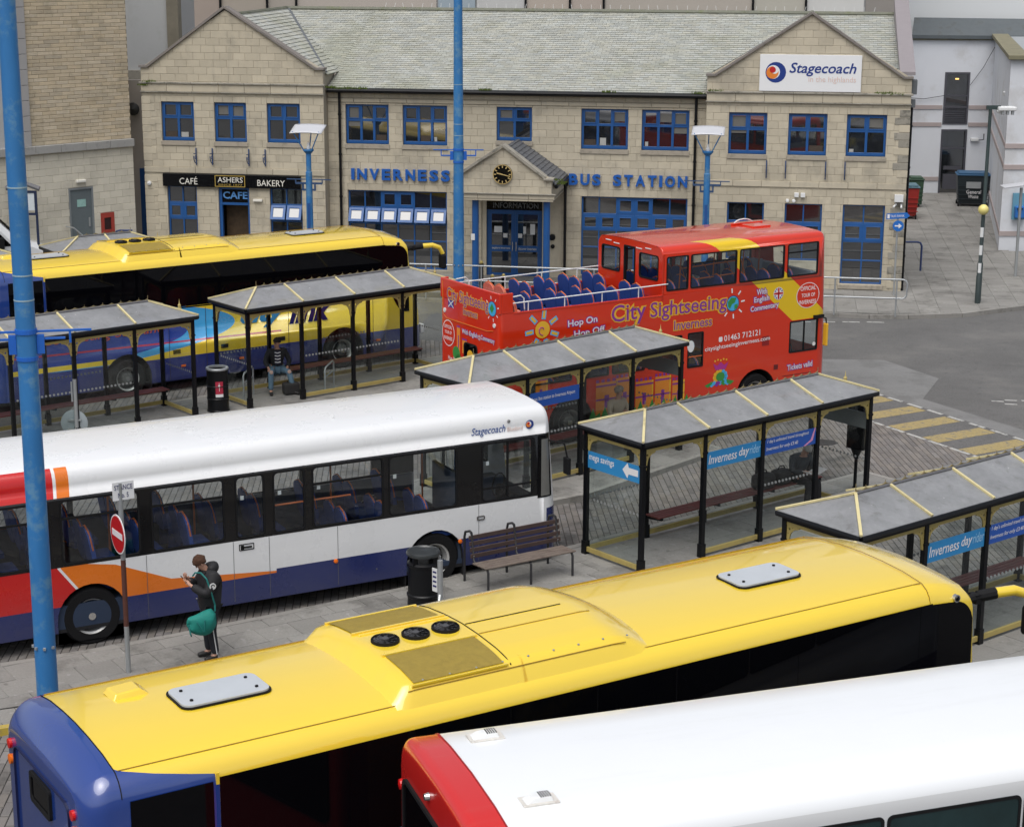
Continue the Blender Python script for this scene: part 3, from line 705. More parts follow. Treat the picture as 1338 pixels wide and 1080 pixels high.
# ---- letters
lb=M('sign_blue',(.012,.1,.4),.4,var=.06)
def letters(s,x0,x1,z,h,y,parent=B_):
    cw=[]
    WD={'I':.34,'N':1.0,'V':1.0,'E':.9,'R':1.0,'S':.92,'B':.95,'U':.98,'T':.92,'A':1.05,'O':1.08,' ':.75}
    tot=sum(WD[c] for c in s)+.28*(len(s)-1); k=(x1-x0)/tot; x=x0
    for c in s:
        if c!=' ': text(c,parent,lb,(x,y,z),WD[c]*k,h,bold=.035,depth=.07,name='letter',proud=.05)
        x+=(WD[c]+.28)*k
letters('INVERNESS',6.98,10.3,3.2,.37,MY-.02); letters('BUS STATION',14.24,18.08,3.19,.37,MY-.02)
# ---- cafe shop front
sg=MB(); sg.box(.655,-.13,2.9,5.39,-.0,3.325); sg.build('shop_sign',black_gloss,B_,bevel=.01)
cream=M('cream_letter',(.75,.73,.66),.5,var=.03); gl_=M('gold_letter',(.4,.28,.06),.5)
text('CAFÉ',B_,cream,(1.24,-.135,2.98),.62,.26,depth=.01); text('BAKERY',B_,cream,(3.92,-.135,2.98),.94,.2,depth=.01)
text('ASHERS',B_,cream,(2.56,-.135,3.07),.86,.17,depth=.01); text('SINCE 1877',B_,gl_,(2.58,-.135,2.96),.82,.06)
s=MB(); s.loopring(rect(2.46,2.92,3.5,3.3),rect(2.485,2.945,3.475,3.275),-.14,-.13); s.build('sign_border',gl_,B_)
d=MB(); d.loopring(rect(2.53,.02,3.59,2.9),rect(2.63,.02,3.52,2.82),.06,.2); d.box(2.6,.05,2.3,3.55,.16,2.38); f=d.build('shop_door_frame',blue,B_)
d=MB(); d.box(2.62,.1,2.38,3.53,.14,2.84); d.build('fanlight',black_gloss,B_)
d=MB(); d.box(2.63,.5,.0,3.52,.55,2.3); d.build('shop_interior',M('cafe_interior',(.06,.035,.015),.7,var=.9,vs=6),B_)
text('CAFE',B_,M('pale_blue_letter',(.12,.33,.7),.4),(2.66,.1,2.5),.84,.24,bold=.02,depth=.02)
l=MB(); l.box(3.74,-.1,2.45,4.05,-.02,2.53); l.build('wall_lamp',cream,B_,bevel=.01)
for k,(x,z) in enumerate(((21.58,3.12),(21.78,3.12))):
    l=MB(); l.box(x-.07,-.13,z-.08,x+.07,-.03,z+.06); l.build('alarm_box',white_p,B_,bevel=.01)
for x in (21.3,21.5):
    l=MB(); l.lathe([(.0,-.16),(.05,-.15),(.06,-.03)],(x,0,2.92),12,axis='y'); l.build('floodlight',white_p,B_)
l=MB(); l.box(24.63,-.22,2.98,24.9,-.03,3.2); l.tube([(24.7,-.1,2.9),(24.6,-.2,2.82)],.03,6); l.tube([(24.85,-.1,2.9),(24.85,-.25,2.8)],.03,6); l.build('security_camera',white_p,B_)
l=MB(); l.lathe([(.0,-.13),(.07,-.1),(.07,-.02)],(.16,0,2.98),12,axis='y'); l.build('security_camera',white_p,B_)
# ---- gable sign
s=MB(); s.box(20.28,-.09,6.35,23.42,-.03,7.48); s.build('sign_board',M('sign_white',(.78,.79,.8),.45,var=.03),B_,bevel=.008)
nb=M('navy_letter',(.012,.04,.22),.4); ob_=M('orange_print',(.75,.22,.03),.4); pk=M('faded_print',(.72,.55,.5),.5)
def logo(parent,x,y,z,r):
    def disc(cx,cz,rr_,mat,pr):
        m=MB(); m.prism(circ(cx,cz,rr_,20),pr-.001,pr); m.build('logo',mat,parent)
    disc(x,z,r,nb,y-.002); disc(x-r*.25,z+r*.03,r*.66,M('sign_white',(.78,.79,.8)),y-.004)
    disc(x-r*.32,z-r*.02,r*.6,ob_,y-.006); disc(x-r*.1,z+r*.22,r*.36,M('sign_white',(.78,.79,.8)),y-.008); disc(x-r*.3,z+r*.24,r*.3,red_paint,y-.010)
logo(B_,20.78,-.09,6.93,.32)
text('Stagecoach',B_,nb,(21.2,-.09,6.82),2.06,.42,shear=.25,bold=.015); text('in the highlands',B_,pk,(21.8,-.09,6.6),1.46,.22)
# ---- porch
PY=-2.6; px0,px1,pcx=11.0,14.08,12.55
so=[(px0,3.25),(px1,3.25),(px1,3.7),(pcx,4.68),(px0,3.7)]
wl=wall(B_,so,[],PY,PY+.25); masonry(wl,so,[],PY,z0=3.25,ch=.225,bw=.45,limit=30,seed=2)
for sx in (px0,px1-.25):
    s=MB(); s.box(sx,PY+.25,3.0,sx+.25,MY,3.6); s.build('wall',stone,B_)
bandbox(px0-.05,px1+.1,3.1,3.24,PY,.05,stone,'lintel'); bandbox(px0-.1,px1+.14,3.24,3.28,PY,.1,stone_old,'moulding'); bandbox(px0-.02,px1+.06,3.03,3.1,PY,.03,stone,'lintel')
s=MB(); s.box(px0,PY+.05,3.03,px1,MY,3.1); s.build('porch_ceiling',stone_old,B_)
c=MB(); c.bar((px0-.05,PY+.1,3.68),(pcx,PY+.1,4.76),.4,.09); c.bar((px1-.2,PY+.1,3.78),(pcx,PY+.1,4.76),.4,.09); c.box(px1-.25,PY-.12,3.7,px1+.08,PY+.3,3.77); c.build('coping',stone_old,B_,bevel=.01)
rf=MB(); rb=MB()
for pc in ([(px1+.09,PY+.25,3.52),(px1+.09,MY,3.52),(pcx,MY,4.62),(pcx,PY+.25,4.62)],[(px0-.09,PY+.25,3.52),(px0-.09,MY,3.52),(pcx,MY,4.62),(pcx,PY+.25,4.62)]):
    m,b=slates(pc,cw=.2,ex=.15); rf.add(m.v,m.f); rb.add(b.v,b.f)
pr_=rb.build('porch_roof',lead,B_); tag(rf.build('slate',M('dark_slate',(.1,.105,.115),.7,var=.3,vs=4,rnd=.1),pr_,fix=True),kind='stuff')
g=MB(); g.tube([(px1+.1,PY+.3,3.46),(px1+.1,MY-.05,3.46)],.06,8); g.build('gutter',black_metal,B_)
tuft(B_,[(px1+.1,PY+.5,3.52),(px1+.1,PY+.9,3.52),(px1+.1,PY+.05,3.7)],n=50,h=.1,seed=4)
for x in (11.64,13.9):
    s=MB(); s.lathe([(.11,.1),(.105,3.03)],(x,PY+.25,0),20); s.build('column',blue,B_,smooth=40)
s=MB(); s.box(11.52,PY+.13,1.75,11.64,PY+.15,1.95); s.build('notice',white_p,B_)
# clock
ck=MB(); ck.lathe([(.0,-.06),(.30,-.06),(.31,-.04),(.31,.0)],(12.55,PY-.02,3.86),32,axis='y'); cko=ck.build('clock',black_gloss,B_,smooth=30)
gd=M('gilt',(.65,.48,.2),.4,metal=.3)
m=MB(); m.loopring(circ(12.55,3.86,.305,32),circ(12.55,3.86,.285,32),PY-.088,PY-.08); m.build('clock_rim',gd,cko)
for k in range(12):
    a=k*PI/6; m=MB(); m.bar((12.55+.2*math.sin(a),PY-.088,3.86+.2*math.cos(a)),(12.55+.27*math.sin(a),PY-.088,3.86+.27*math.cos(a)),.03,.01,up=(0,1,0)); m.build('numeral',gd,cko)
m=MB(); m.bar((12.55,PY-.095,3.86),(12.37,PY-.095,3.9),.035,.01,up=(0,1,0)); m.build('clock_hand',gd,cko)
m=MB(); m.bar((12.49,PY-.1,3.875),(12.79,PY-.1,3.8),.025,.01,up=(0,1,0)); m.build('clock_hand',gd,cko)
# door
def door():
    y=MY+.1; m=MB(); m.loopring(rect(11.5,.02,13.36,2.62),rect(11.58,.05,13.28,2.28),y,y+.12); m.box(12.4,y-.005,.05,12.46,y+.11,2.28); d=m.build('entrance_door',blue,B_)
    p=MB(); p.box(11.5,y-.02,2.3,13.36,y+.0,2.6); p.build('fascia',black_gloss,d)
    text('INFORMATION',d,M('dim_letter',(.16,.17,.18),.5),(11.72,y-.02,2.36),1.5,.18,depth=.01)
    for a,b in ((11.58,12.4),(12.46,13.28)):
        m=MB(); m.loopring(rect(a,.05,b,2.28),rect(a+.08,.2,b-.08,2.16),y+.01,y+.08); m.box(a+.08,y+.005,.92,b-.08,y+.07,1.12); q=m.build('door_leaf',blue,d)
        for z0,z1 in ((.2,.92),(1.12,2.16)):
            m=MB(); m.box(a+.07,y+.04,z0-.01,b-.07,y+.05,z1+.01); m.build('pane',wglass,q)
        text('explore inverness' if a<12 else 'discover inverness',q,cream,(a+.1,y+.004,.98),.6,.09)
        hx=12.37 if a<12 else 12.49
        m=MB(); m.tube([(hx,y-.05,.95),(hx,y-.05,1.25)],.015,8); m.build('handle',chrome,q)
    for (x,z,w_,h_) in ((11.75,1.55,.26,.2),(12.05,1.38,.14,.14),(12.72,1.52,.09,.24),(12.95,1.5,.16,.35),(12.55,1.38,.13,.14)):
        m=MB(); m.box(x,y+.005,z,x+w_,y+.03,z+h_); m.build('notice',white_p,d)
door()
s=MB(); s.box(11.35,MY+.02,0,11.5,MY+.3,2.9); s.box(13.36,MY+.02,0,14.0,MY+.3,2.9); s.box(11.5,MY+.02,2.62,13.36,MY+.3,2.93); s.build('door_surround',stone,B_)
l=MB(); l.lathe([(0,-.1),(.1,-.09),(.11,-.02)],(13.7,MY+.02,1.45),12,axis='y'); l.lathe([(0,-.08),(.07,-.07),(.07,-.02)],(13.72,MY+.02,1.15),12,axis='y'); l.build('intercom',black_metal,B_)
# ================================================================ VEHICLES
def inset_(e,ds):
    rp=e.get('rp',e['r'])
    if ds>=rp: return 0
    c=1-ds/rp; return rp*(1-math.sqrt(max(0,1-c*c)))
def rw_(e,ds):
    rp=e.get('rp',e['r']); return max(0,1-ds/rp)
def shell(prof,W,s0,s1,re,fe,skip=None,open_top=False,n=7,capskip=(None,None),capzs=None,mi=0):
    m=MB(); hw=W/2; st=[]
    for e,tip,sg in ((re,s0,1),(fe,s1,-1)):
        ph=[PI/2*k/n for k in range(n+1)]
        if sg<0: ph=ph[::-1]
        for p in ph: st.append((e,tip,sg,p))
    N=len(prof); cols=[]; xs=[]
    for e,tip,sg,p in st:
        r=e['r']; ds=r*(1-math.cos(p)); ins=inset_(e,ds); dk=((r-ds)/r)**e.get('p',2) if 'rp' in e else 1-math.sin(p); col=[]
        for a,z in prof:
            y=hw-(hw-a)*(1-ins/hw)
            k=min(1,max(0,(z-e.get('zb',2.2))/(prof[-1][1]-e.get('zb',2.2)))); k=k*k*(3-2*k)
            zz=z-e.get('drop',0)*dk*k
            x=tip+sg*ds+e['rake'](z)*rw_(e,ds) if 'rake' in e else tip+sg*ds
            col.append((x,y,zz))
        full=col+[(x,W-y,z) for x,y,z in col[::-1]]
        cols.append(full); xs.append(tip+sg*ds)
    M2=2*N
    for c in cols: m.v+=c
    for i in range(len(cols)-1):
        for j in range(M2-1):
            if j==N-1 and open_top: continue
            jj=j if j<N else M2-2-j
            za,zb=prof[min(jj,N-1)][1],prof[min(jj+1,N-1)][1]
            if skip and i==n and za>=skip[0]-1e-4 and zb<=skip[1]+1e-4 and jj<N-1: continue
            m.f.append((i*M2+j,(i+1)*M2+j,(i+1)*M2+j+1,i*M2+j+1)); m.m.append(mi)
    for ci,(idx,cs) in enumerate(((0,capskip[0]),(len(cols)-1,capskip[1]))):
        for j in range(N-1):
            za,zb=prof[j][1],prof[j+1][1]
            if cs and za>=cs[0]-1e-4 and zb<=cs[1]+1e-4: continue
            a=idx*M2+j; b=idx*M2+j+1; c=idx*M2+M2-2-j; d=idx*M2+M2-1-j
            m.f.append((a,b,c,d) if ci==0 else (d,c,b,a)); m.m.append(mi)
    return m
def sidepoint(s,z,s0,s1,re,fe,prof):
    for e,tip,sg in ((re,s0,1),(fe,s1,-1)):
        d=(s-tip)*sg
        if d<e['r']:
            d=max(0,d); return (s+(e['rake'](z)*rw_(e,d) if 'rake' in e else 0),inset_(e,d))
    return (s,0)
def skin_patch(f,s0,s1,z0,z1,off=.006,ns=8,nz=6,zt=None,zb=None,sl=None):
    m=MB(); vs=[]
    for i in range(ns+1):
        for j in range(nz+1):
            s=s0+(s1-s0)*i/ns; a=zb(s) if zb else z0; b=zt(s) if zt else z1; z=a+(b-a)*j/nz
            x,y=f(s,z); vs.append((x+(sl(z) if sl else 0),y-off,z))
    fs=[(i*(nz+1)+j,(i+1)*(nz+1)+j,(i+1)*(nz+1)+j+1,i*(nz+1)+j+1) for i in range(ns) for j in range(nz)]
    m.add(vs,fs); return m
def arch_outline(sa,sb,z0,zt,arches,zc=.48):
    p=[(sa,z0)]
    for cx,r in sorted(arches):
        p.append((cx-r,z0)); p+=[(cx-r*math.cos(PI*k/14),zc+r*math.sin(PI*k/14)) for k in range(15)]; p.append((cx+r,z0))
    return p+[(sb,z0),(sb,zt),(sa,zt)]
WH={}
def make_wheel(parent,x,y,r=.48,far=False,rim=alu):
    if 'tyre' not in WH:
        m=MB(); m.lathe([(.29,.03),(.31,.0),(.44,-.01),(.475,.03),(.48,.08),(.48,.24),(.47,.29),(.3,.29)],(0,0,0),32,axis='y',cap=False); m.lathe([(.3,.29),(.0,.29)],(0,0,0),32,axis='y',cap=False)
        me=m.mesh('wheel',tyre_m); me.shade_smooth(); me.set_sharp_from_angle(angle=R(40)); WH['tyre']=me
        m=MB(); m.lathe([(.295,.0),(.285,.02),(.265,.03),(.25,.12),(.235,.15)],(0,0,0),32,axis='y',cap=False); m.lathe([(.235,.15),(.19,.16),(.15,.07),(.125,.03),(.07,.02),(.0,.02)],(0,0,0),32,mi=1,axis='y',cap=False)
        me=m.mesh('rim',[M('rim_bright',(.5,.5,.49),.4,metal=.3,var=.15),M('rim_dark',(.11,.11,.108),.6,var=.3,vs=8)]); me.shade_smooth(); me.set_sharp_from_angle(angle=R(40)); WH['rim']=me
        m=MB()
        for k in range(10):
            a=2*PI*k/10; m.lathe([(0,.0),(.028,.0),(.028,.03)],(.205*math.cos(a),.14,.205*math.sin(a)),8,axis='y')
        WH['slot']=m.mesh('rim_slot',rubber)
        m=MB()
        for k in range(10):
            a=2*PI*k/10+.3; m.lathe([(0,-.01),(.014,-.01),(.014,.03)],(.135*math.cos(a),.02,.135*math.sin(a)),6,axis='y')
        m.lathe([(0,-.02),(.06,-.02),(.065,.03)],(0,.01,0),12,axis='y')
        WH['nut']=m.mesh('hub',chrome)
    w_=inst('wheel',WH['tyre'],parent,(x,y,.48),(0,0,PI if far else 0))
    inst('rim',WH['rim'],w_); inst('rim_slot',WH['slot'],w_); inst('hub',WH['nut'],w_)
def well(m,cx,W,r=.6):
    for a,b in ((.03,.75),(W-.75,W-.03)): m.loopring([(cx-r-.02,.1)]+[(cx-(r+.02)*math.cos(PI*k/10),.48+(r+.02)*math.sin(PI*k/10)) for k in range(11)]+[(cx+r+.02,.1)],[(cx-r-.01,.1)]+[(cx-r*math.cos(PI*k/10),.48+r*math.sin(PI*k/10)) for k in range(11)]+[(cx+r+.01,.1)],a,b)
    m.box(cx-r,.76,.2,cx+r,W-.76,1.1)
YELLOW=(.83,.59,.04); NAVY=(.012,.018,.115); BLUE2=(.02,.05,.3)
def liv(name,fn,rough=.22,coat=.5):
    m,nt,b=newmat(name); tc,x,y,z=coords(nt); c=fn(nt,tc,x,y,z)
    n1=noise(nt,tc,1.4,5,.7,world=True); n2=noise(nt,tc,25,3,.6)
    grime=((1.1-z)*.5).mx(0).mn(.45)*noise(nt,tc,6,4,.7)
    c=mixc(nt,grime,c,(.09,.085,.08))
    n6=noise(nt,tc,1.0,6,.75,sz=(.35,2.2,2.2)); c=mixc(nt,((n6-.54)*5).mx(0).mn(1)*.07,c,(.3,.27,.2)); n7=noise(nt,tc,22,2,.5); c=mixc(nt,((n7-.77)*40).mx(0).mn(1)*.1,c,(.2,.17,.12))
    nt.links.new(mulc(nt,c,(n1-.5)*.04+1),b.inputs['Base Color']); b.inputs['Coat Weight'].default_value=coat; b.inputs['Coat Roughness'].default_value=.05; b.inputs['Coat IOR'].default_value=1.75 if coat>.8 else 1.5
    nt.links.new(((n1-.5)*.1+rough).mx(.05).v,b.inputs['Roughness'])
    bump(nt,b,noise(nt,tc,1.1,1,.4),.015,.01)
    return m
def f_coach(nt,tc,x,y,z):
    e1=((x+3.0)/6.6).op(2,'POWER')+((z-1.55)/.75).op(2,'POWER')
    e2=((x+2.0)/6.9).op(2,'POWER')+((z-1.62)/.85).op(2,'POWER')
    c=mixc(nt,e2.lt(1)*z.lt(2.4),YELLOW,(.05,.36,.72)); c=mixc(nt,e1.lt(1)*z.lt(2.4),c,BLUE2)
    st=((z-1.31+(x+.35)*.0135).op(0,'ABSOLUTE')).lt(.022)*x.lt(6.2); c=mixc(nt,st,c,(.45,.02,.06))
    yb=z.lt(1.02)*z.gt(.9)*x.lt(1.7); c=mixc(nt,yb,c,YELLOW)
    c=mixc(nt,z.lt(.88),c,(.018,.03,.19))
    bl=x.lt(0)*(z-3.37+(x+.93)*.2).lt(0); bl=bl.mx(x.lt(-.93)); bl=bl*z.gt(2.0)+ x.lt(-.95)*z.lt(2.01)
    return mixc(nt,bl.mn(1),c,(.012,.045,.235))
m_coach=liv('coach_livery',f_coach,.2,.9)
m_yel=liv('coach_yellow',lambda nt,tc,x,y,z:YELLOW,.25,.9)
CW=2.5; CP=[(0,.3),(0,1.2),(0,2.1),(0,3.05),(.012,3.15),(.04,3.23),(.09,3.3),(.17,3.355),(.19,3.362),(.5,3.415),(.9,3.445),(1.25,3.455)]
RE={'r':.3,'rp':.24,'drop':.2,'zb':2.7}; 
FE={'r':1.55,'rp':.7,'p':1.6,'drop':.42,'zb':2.75,'rake':lambda z:-max(0,(z-1.0))*.3}
def make_coach(body,label,grp,detail=True):
    t=thing('coach',label,'coach',group=grp); S0,S1_=-1.3,10.68
    m=shell(CP,CW,S0,S1_,RE,FE,skip=(.3,1.2),n=9)
    for ys in ((0,.03),(CW-.03,CW)):
        m.plate(arch_outline(S0+.3,S1_-1.55,.3,1.2,[(2.0,.62),(7.99,.62)],.48),[],*ys)
    bd=m.build('body',body,t,smooth=32,weld=True,fix=True)
    w_=MB(); well(w_,2.0,CW); well(w_,7.99,CW); w_.box(S0+.3,.1,.25,S1_-1.6,CW-.1,.32); w_.build('wheel_arch_liner',dark_int,t)
    for x in (2.0,7.99):
        make_wheel(t,x,.03); make_wheel(t,x,CW-.03,far=True)
    f=lambda s,z:sidepoint(s,z,S0,S1_,RE,FE,CP)
    wins=[(-.86,-.03),(.035,1.045),(1.05,3.105),(3.11,5.145),(5.15,7.205),(7.21,9.105)]
    for far in (0,1):
        for a,b in wins:
            q=skin_patch(f,a,b,2.13,3.145 if a>0 else 3.12,ns=3 if b<9 else 8,nz=2)
            if far: q.xform(Matrix.Translation((0,CW,0))@Matrix.Diagonal((1,-1,1,1)))
            q.build('window',coach_glass,t,smooth=40,fix=True)
        ub_=skin_patch(f,.035,9.3,2.125,3.15,off=.003,ns=12,nz=2)
        if far: ub_.xform(Matrix.Translation((0,CW,0))@Matrix.Diagonal((1,-1,1,1)))
        ub_.build('glazing_bed',black_gloss,t,smooth=40,fix=True)
        q=skin_patch(f,9.11,10.03,2.13,3.1,ns=24,nz=5,zt=lambda s:3.145-.07*max(0,(s-9.2)/.9) if s<9.6 else 2.55+.56*max(0,1-((s-9.6)/.433)**2.6)**.45)
        q2=skin_patch(f,9.5,10.03,1.32,2.1,ns=8,nz=4,zb=lambda s:1.32+.35*max(0,(9.9-s)/.35)**2)
        for z_ in (q,q2):
            if far: z_.xform(Matrix.Translation((0,CW,0))@Matrix.Diagonal((1,-1,1,1)))
            z_.build('window',coach_glass,t,smooth=40,fix=True)
    # trims under/over the glazing
    q=MB(); q.box(-.0,-.012,2.1,.03,.0,3.08); q.build('pillar',M('pillar_navy',(.012,.04,.2),.3),t); q=MB(); q.box(-.0,-.012,3.083,.03,.0,3.2); q.build('pillar',m_yel,t)
    q=MB(); q.box(-.95,-.004,2.085,9.6,.0,2.115); q.build('window_trim',black_gloss,t)
    # windscreen
    q=MB(); vs=[]
    for i in range(9):
        for j in range(7):
            z=1.25+(2.95-1.25)*j/6; y=.68+(CW-1.36)*i/8; vs.append((S1_+FE['rake'](z)+.01,y,z))
    q.add(vs,[(i*7+j,(i+1)*7+j,(i+1)*7+j+1,i*7+j+1) for i in range(8) for j in range(6)]); q.build('windscreen',coach_glass,t)
    for yy in (.45,CW-.45):
        q=MB(); q.box(S1_-.12,yy-.15,.6,S1_+.0,yy+.15,.85); q.build('headlight',white_p,t,bevel=.03)
    # roof hatches
    def zr(y,s=0): 
        y=min(y,CW-y)
        for (a,z0),(b,z1) in zip(CP,CP[1:]):
            if a<=y<=b and b>a: return z0+(z1-z0)*(y-a)/(b-a)
        return 3.455
    for (x0,x1,y0,y1) in ((.1,1.05,.98,1.5),(7.1,8.03,.93,1.45)):
        z=zr((y0+y1)/2)
        q=MB(); q.plate(rr(x0-.02,y0-.02,x1+.02,y1+.02,.11,5),[],0,.016); q.xform(Matrix.Translation((0,0,z+.028))@Matrix.Rotation(PI/2,4,'X')@Matrix.Diagonal((1,1,-1,1)) if False else Matrix(((1,0,0,0),(0,0,1,0),(0,1,0,z),(0,0,0,1))))
        h=q.build('roof_hatch',rubber,t,fix=True)
        q=MB(); q.plate(rr(x0,y0,x1,y1,.1,5),[],0,.022); q.xform(Matrix(((1,0,0,0),(0,0,1,0),(0,1,0,z+.013),(0,0,0,1)))); q.build('hatch_cover',M('hatch_grey',(.46,.49,.52),.35,var=.12,vs=3,coat=.3),h,fix=True)
        q=MB()
        for bx in (x0+.12,x1-.12):
            for by in (y0+.12,y1-.12): q.lathe([(.02,z+.03),(.018,z+.05),(.0,z+.052)],(bx,by,0),8)
        q.build('bolt',rubber,h)
    # small vent
    q=MB(); vz=zr(1.72)
    q.add([(-.42,1.6,vz),(-.02,1.6,vz),(-.02,1.9,vz),(-.42,1.9,vz),(-.38,1.63,vz+.06),(-.12,1.63,vz+.075),(-.12,1.87,vz+.075),(-.38,1.87,vz+.06)],[(0,1,5,4),(1,2,6,5),(2,3,7,6),(3,0,4,7),(4,5,6,7)]); q.build('roof_vent',m_yel,t,bevel=.015,fix=True)
    # air conditioning pod
    def hh(s,y):
        a=min(1,max(0,(s-2.02)/.22)); b=min(1,max(0,(5.32-s)/(.55))); e=min(1,max(0,(y-.13)/.13)); f_=min(1,max(0,(2.37-y)/.13))
        sm=lambda q:math.sin(q*PI/2)
        k=sm(a)*sm(b)**.8*sm(e)*sm(f_); base=zr(y)
        return base-.015+k*(.17-.0*(y-1.25)**2)+k*.03*(1-((y-1.25)/1.2)**2)
    q=MB(); vs=[]; ns,ny=40,34
    for i in range(ns+1):
        for j in range(ny+1):
            s=2.0+3.35*i/ns; y=.11+2.28*j/ny; s2=s-.12*((y-1.25)/1.1)**2*(1 if s>3.6 else 0)
            vs.append((s2,y,hh(s,y)))
    q.add(vs,[(i*(ny+1)+j,(i+1)*(ny+1)+j,(i+1)*(ny+1)+j+1,i*(ny+1)+j+1) for i in range(ns) for j in range(ny)])
    ac=q.build('air_conditioner',m_yel,t,smooth=50)
    mesh_m=M('mesh_grille',(.28,.2,.03),.7,var=.3,vs=12,bmp=.6,bs=160)
    def patch(x0,x1,y0,y1,mt,nm,off=.012,n=8):
        q=MB(); vs=[(x0+(x1-x0)*i/n,y0+(y1-y0)*j/n,hh(x0+(x1-x0)*i/n,y0+(y1-y0)*j/n)+off) for i in range(n+1) for j in range(n+1)]
        q.add(vs,[(i*(n+1)+j,(i+1)*(n+1)+j,(i+1)*(n+1)+j+1,i*(n+1)+j+1) for i in range(n) for j in range(n)]); return q.build(nm,mt,ac,smooth=60)
    patch(2.28,3.36,.24,.84,mesh_m,'grille'); patch(2.28,3.36,1.58,2.18,mesh_m,'grille')
    for a in ((2.28,.22),(2.28,.86),(2.28,1.56),(2.28,2.2)): 
        q=MB(); q.bar((2.25,a[1],hh(2.5,a[1])+.012),(3.4,a[1],hh(3.2,a[1])+.012),.03,.02); q.build('grille_frame',m_yel,ac)
    for yy in (.90,1.5):
        q=MB(); q.bar((2.3,yy,hh(3,yy)+.004),(3.42,yy,hh(3.2,yy)+.004),.035,.025); q.build('pod_rib',m_yel,ac,bevel=.01)
    q=MB(); q.tube([(3.46+.13*k,.9,hh(3.46+.13*k,.9)+.001) for k in range(12)],.008,5); q.build('panel_joint',M('seam_yellow',(.3,.17,.01),.5),ac)
    q=MB(); q.tube([(2.2+.15*k,.2,hh(2.2+.15*k,.2)+.002) for k in range(19)],.006,5); q.build('panel_joint',M('seam_yellow',(.3,.17,.01),.5),ac)
    for k in range(9):
        q=MB(); x=2.4+.32*k; z=hh(x,.26); q.lathe([(.014,z),(.012,z+.012),(0,z+.013)],(x,.26,0),6); q.build('bolt',steel,ac)
    q=MB(); q.tube([(3.44,.22+2.06*k/20,hh(3.44,.22+2.06*k/20)+.0) for k in range(21)],.008,5); q.build('panel_joint',rubber,ac)
    q=MB(); q.bar((3.46,1.2,hh(3.5,1.2)+.003),(4.7,1.2,hh(4.6,1.2)+.003),.012,.008); q.build('panel_joint',rubber,ac)
    for k in range(3):
        cx,cy=2.47+.37*k,1.2; z=hh(cx,cy)+.005
        q=MB(); q.lathe([(.155,z-.02),(.155,z+.025),(.145,z+.03),(.14,z+.005),(0,z+.003)],(cx,cy,0),24); fan=q.build('fan',rubber,ac,smooth=40)
        q=MB()
        for b in range(9):
            a=2*PI*b/9; q.add([(cx+.04*math.cos(a),cy+.04*math.sin(a),z+.02),(cx+.13*math.cos(a+.15),cy+.13*math.sin(a+.15),z+.024),(cx+.13*math.cos(a+.5),cy+.13*math.sin(a+.5),z+.012),(cx+.04*math.cos(a+.6),cy+.04*math.sin(a+.6),z+.012)],[(0,1,2,3)])
        q.lathe([(.045,z+.02),(.04,z+.035),(0,z+.037)],(cx,cy,0),12); q.build('fan_blades',M('fan_grey',(.06,.06,.065),.5),fan)
        q=MB()
        for rr_ in (.07,.105,.14): q.tube([(cx+rr_*math.cos(a*PI/9),cy+rr_*math.sin(a*PI/9),z+.037) for a in range(18)],.003,4,closed=True)
        q.build('fan_guard',rubber,fan)
    # seams
    q=MB(); q.tube([(-.93+.0*k,y,z+.002) for k,(y,z) in enumerate([(a,b) for a,b in CP if b>3.05]+[(CW-a,b) for a,b in CP[::-1] if b>3.05])],.006,5); q.build('roof_seam',rubber,t)
    q=MB(); q.tube([(9.27,y,z+.0005) for y,z in [(a,b) for a,b in CP if b>3.05]+[(CW-a,b) for a,b in CP[::-1] if b>3.05]],.005,5); q.build('roof_seam',M('seam_yellow',(.3,.17,.01),.5),t)
    for yy in (.185,CW-.185):
        q=MB(); q.tube([(-.9,yy,3.365),(9.25,yy,3.365)],.006,5); q.build('roof_seam',M('seam_yellow',(.3,.17,.01),.5),t)
    q=MB(); q.lathe([(.05,-.05),(.05,.0)],(9.7,0.04,3.14),12,axis='y'); l=q.build('marker_lamp',chrome,t); q=MB(); q.lathe([(0,-.065),(.03,-.06),(.035,-.05)],(9.7,.04,3.14),10,axis='y'); q.build('lens',black_gloss,l)
    # rear: panel line, window, lamps
    q=MB(); q.plate(rr(.42,2.5,.98,2.95,.06,4),[],0,.02); Mr=Matrix(((0,-1,0,S0-.006),(-1,0,0,2.5),(0,0,1,0),(0,0,0,1)))
    def rear(q_,nm,mt,**k): q_.xform(Matrix(((0,1,0,S0-.02),(-1,0,0,CW),(0,0,1,0),(0,0,0,1)))); return q_.build(nm,mt,t,fix=True,**k)
    q=MB(); q.loopring(rr(.95,2.62,1.55,2.95,.05,4),rr(1.0,2.67,1.5,2.9,.03,4),-.012,.02); rear(q,'rear_window_frame',rubber)
    q=MB(); q.plate(rr(.97,2.64,1.53,2.93,.04,4),[],0,.02); rear(q,'rear_window',coach_glass)
    q=MB(); q.loopring(rr(.42,1.0,2.08,3.02,.12,5),rr(.432,1.012,2.068,3.008,.11,5),-.002,.02); rear(q,'panel_joint',M('joint_navy',(.004,.008,.05),.5))
    for xx in (.3,2.2):
        for z,mt in ((2.97,red_l),(2.8,orange_l)):
            q=MB(); q.lathe([(.052,.02),(.052,-.01),(.0,-.016)],(xx,0,z),16,axis='y'); rear(q,'tail_light',mt)
    for yy in (.3,CW-.3):
        q=MB(); q.box(S0-.01,yy-.1,.9,S0+.1,yy+.1,1.5); q.build('tail_light',red_l,t,bevel=.02)
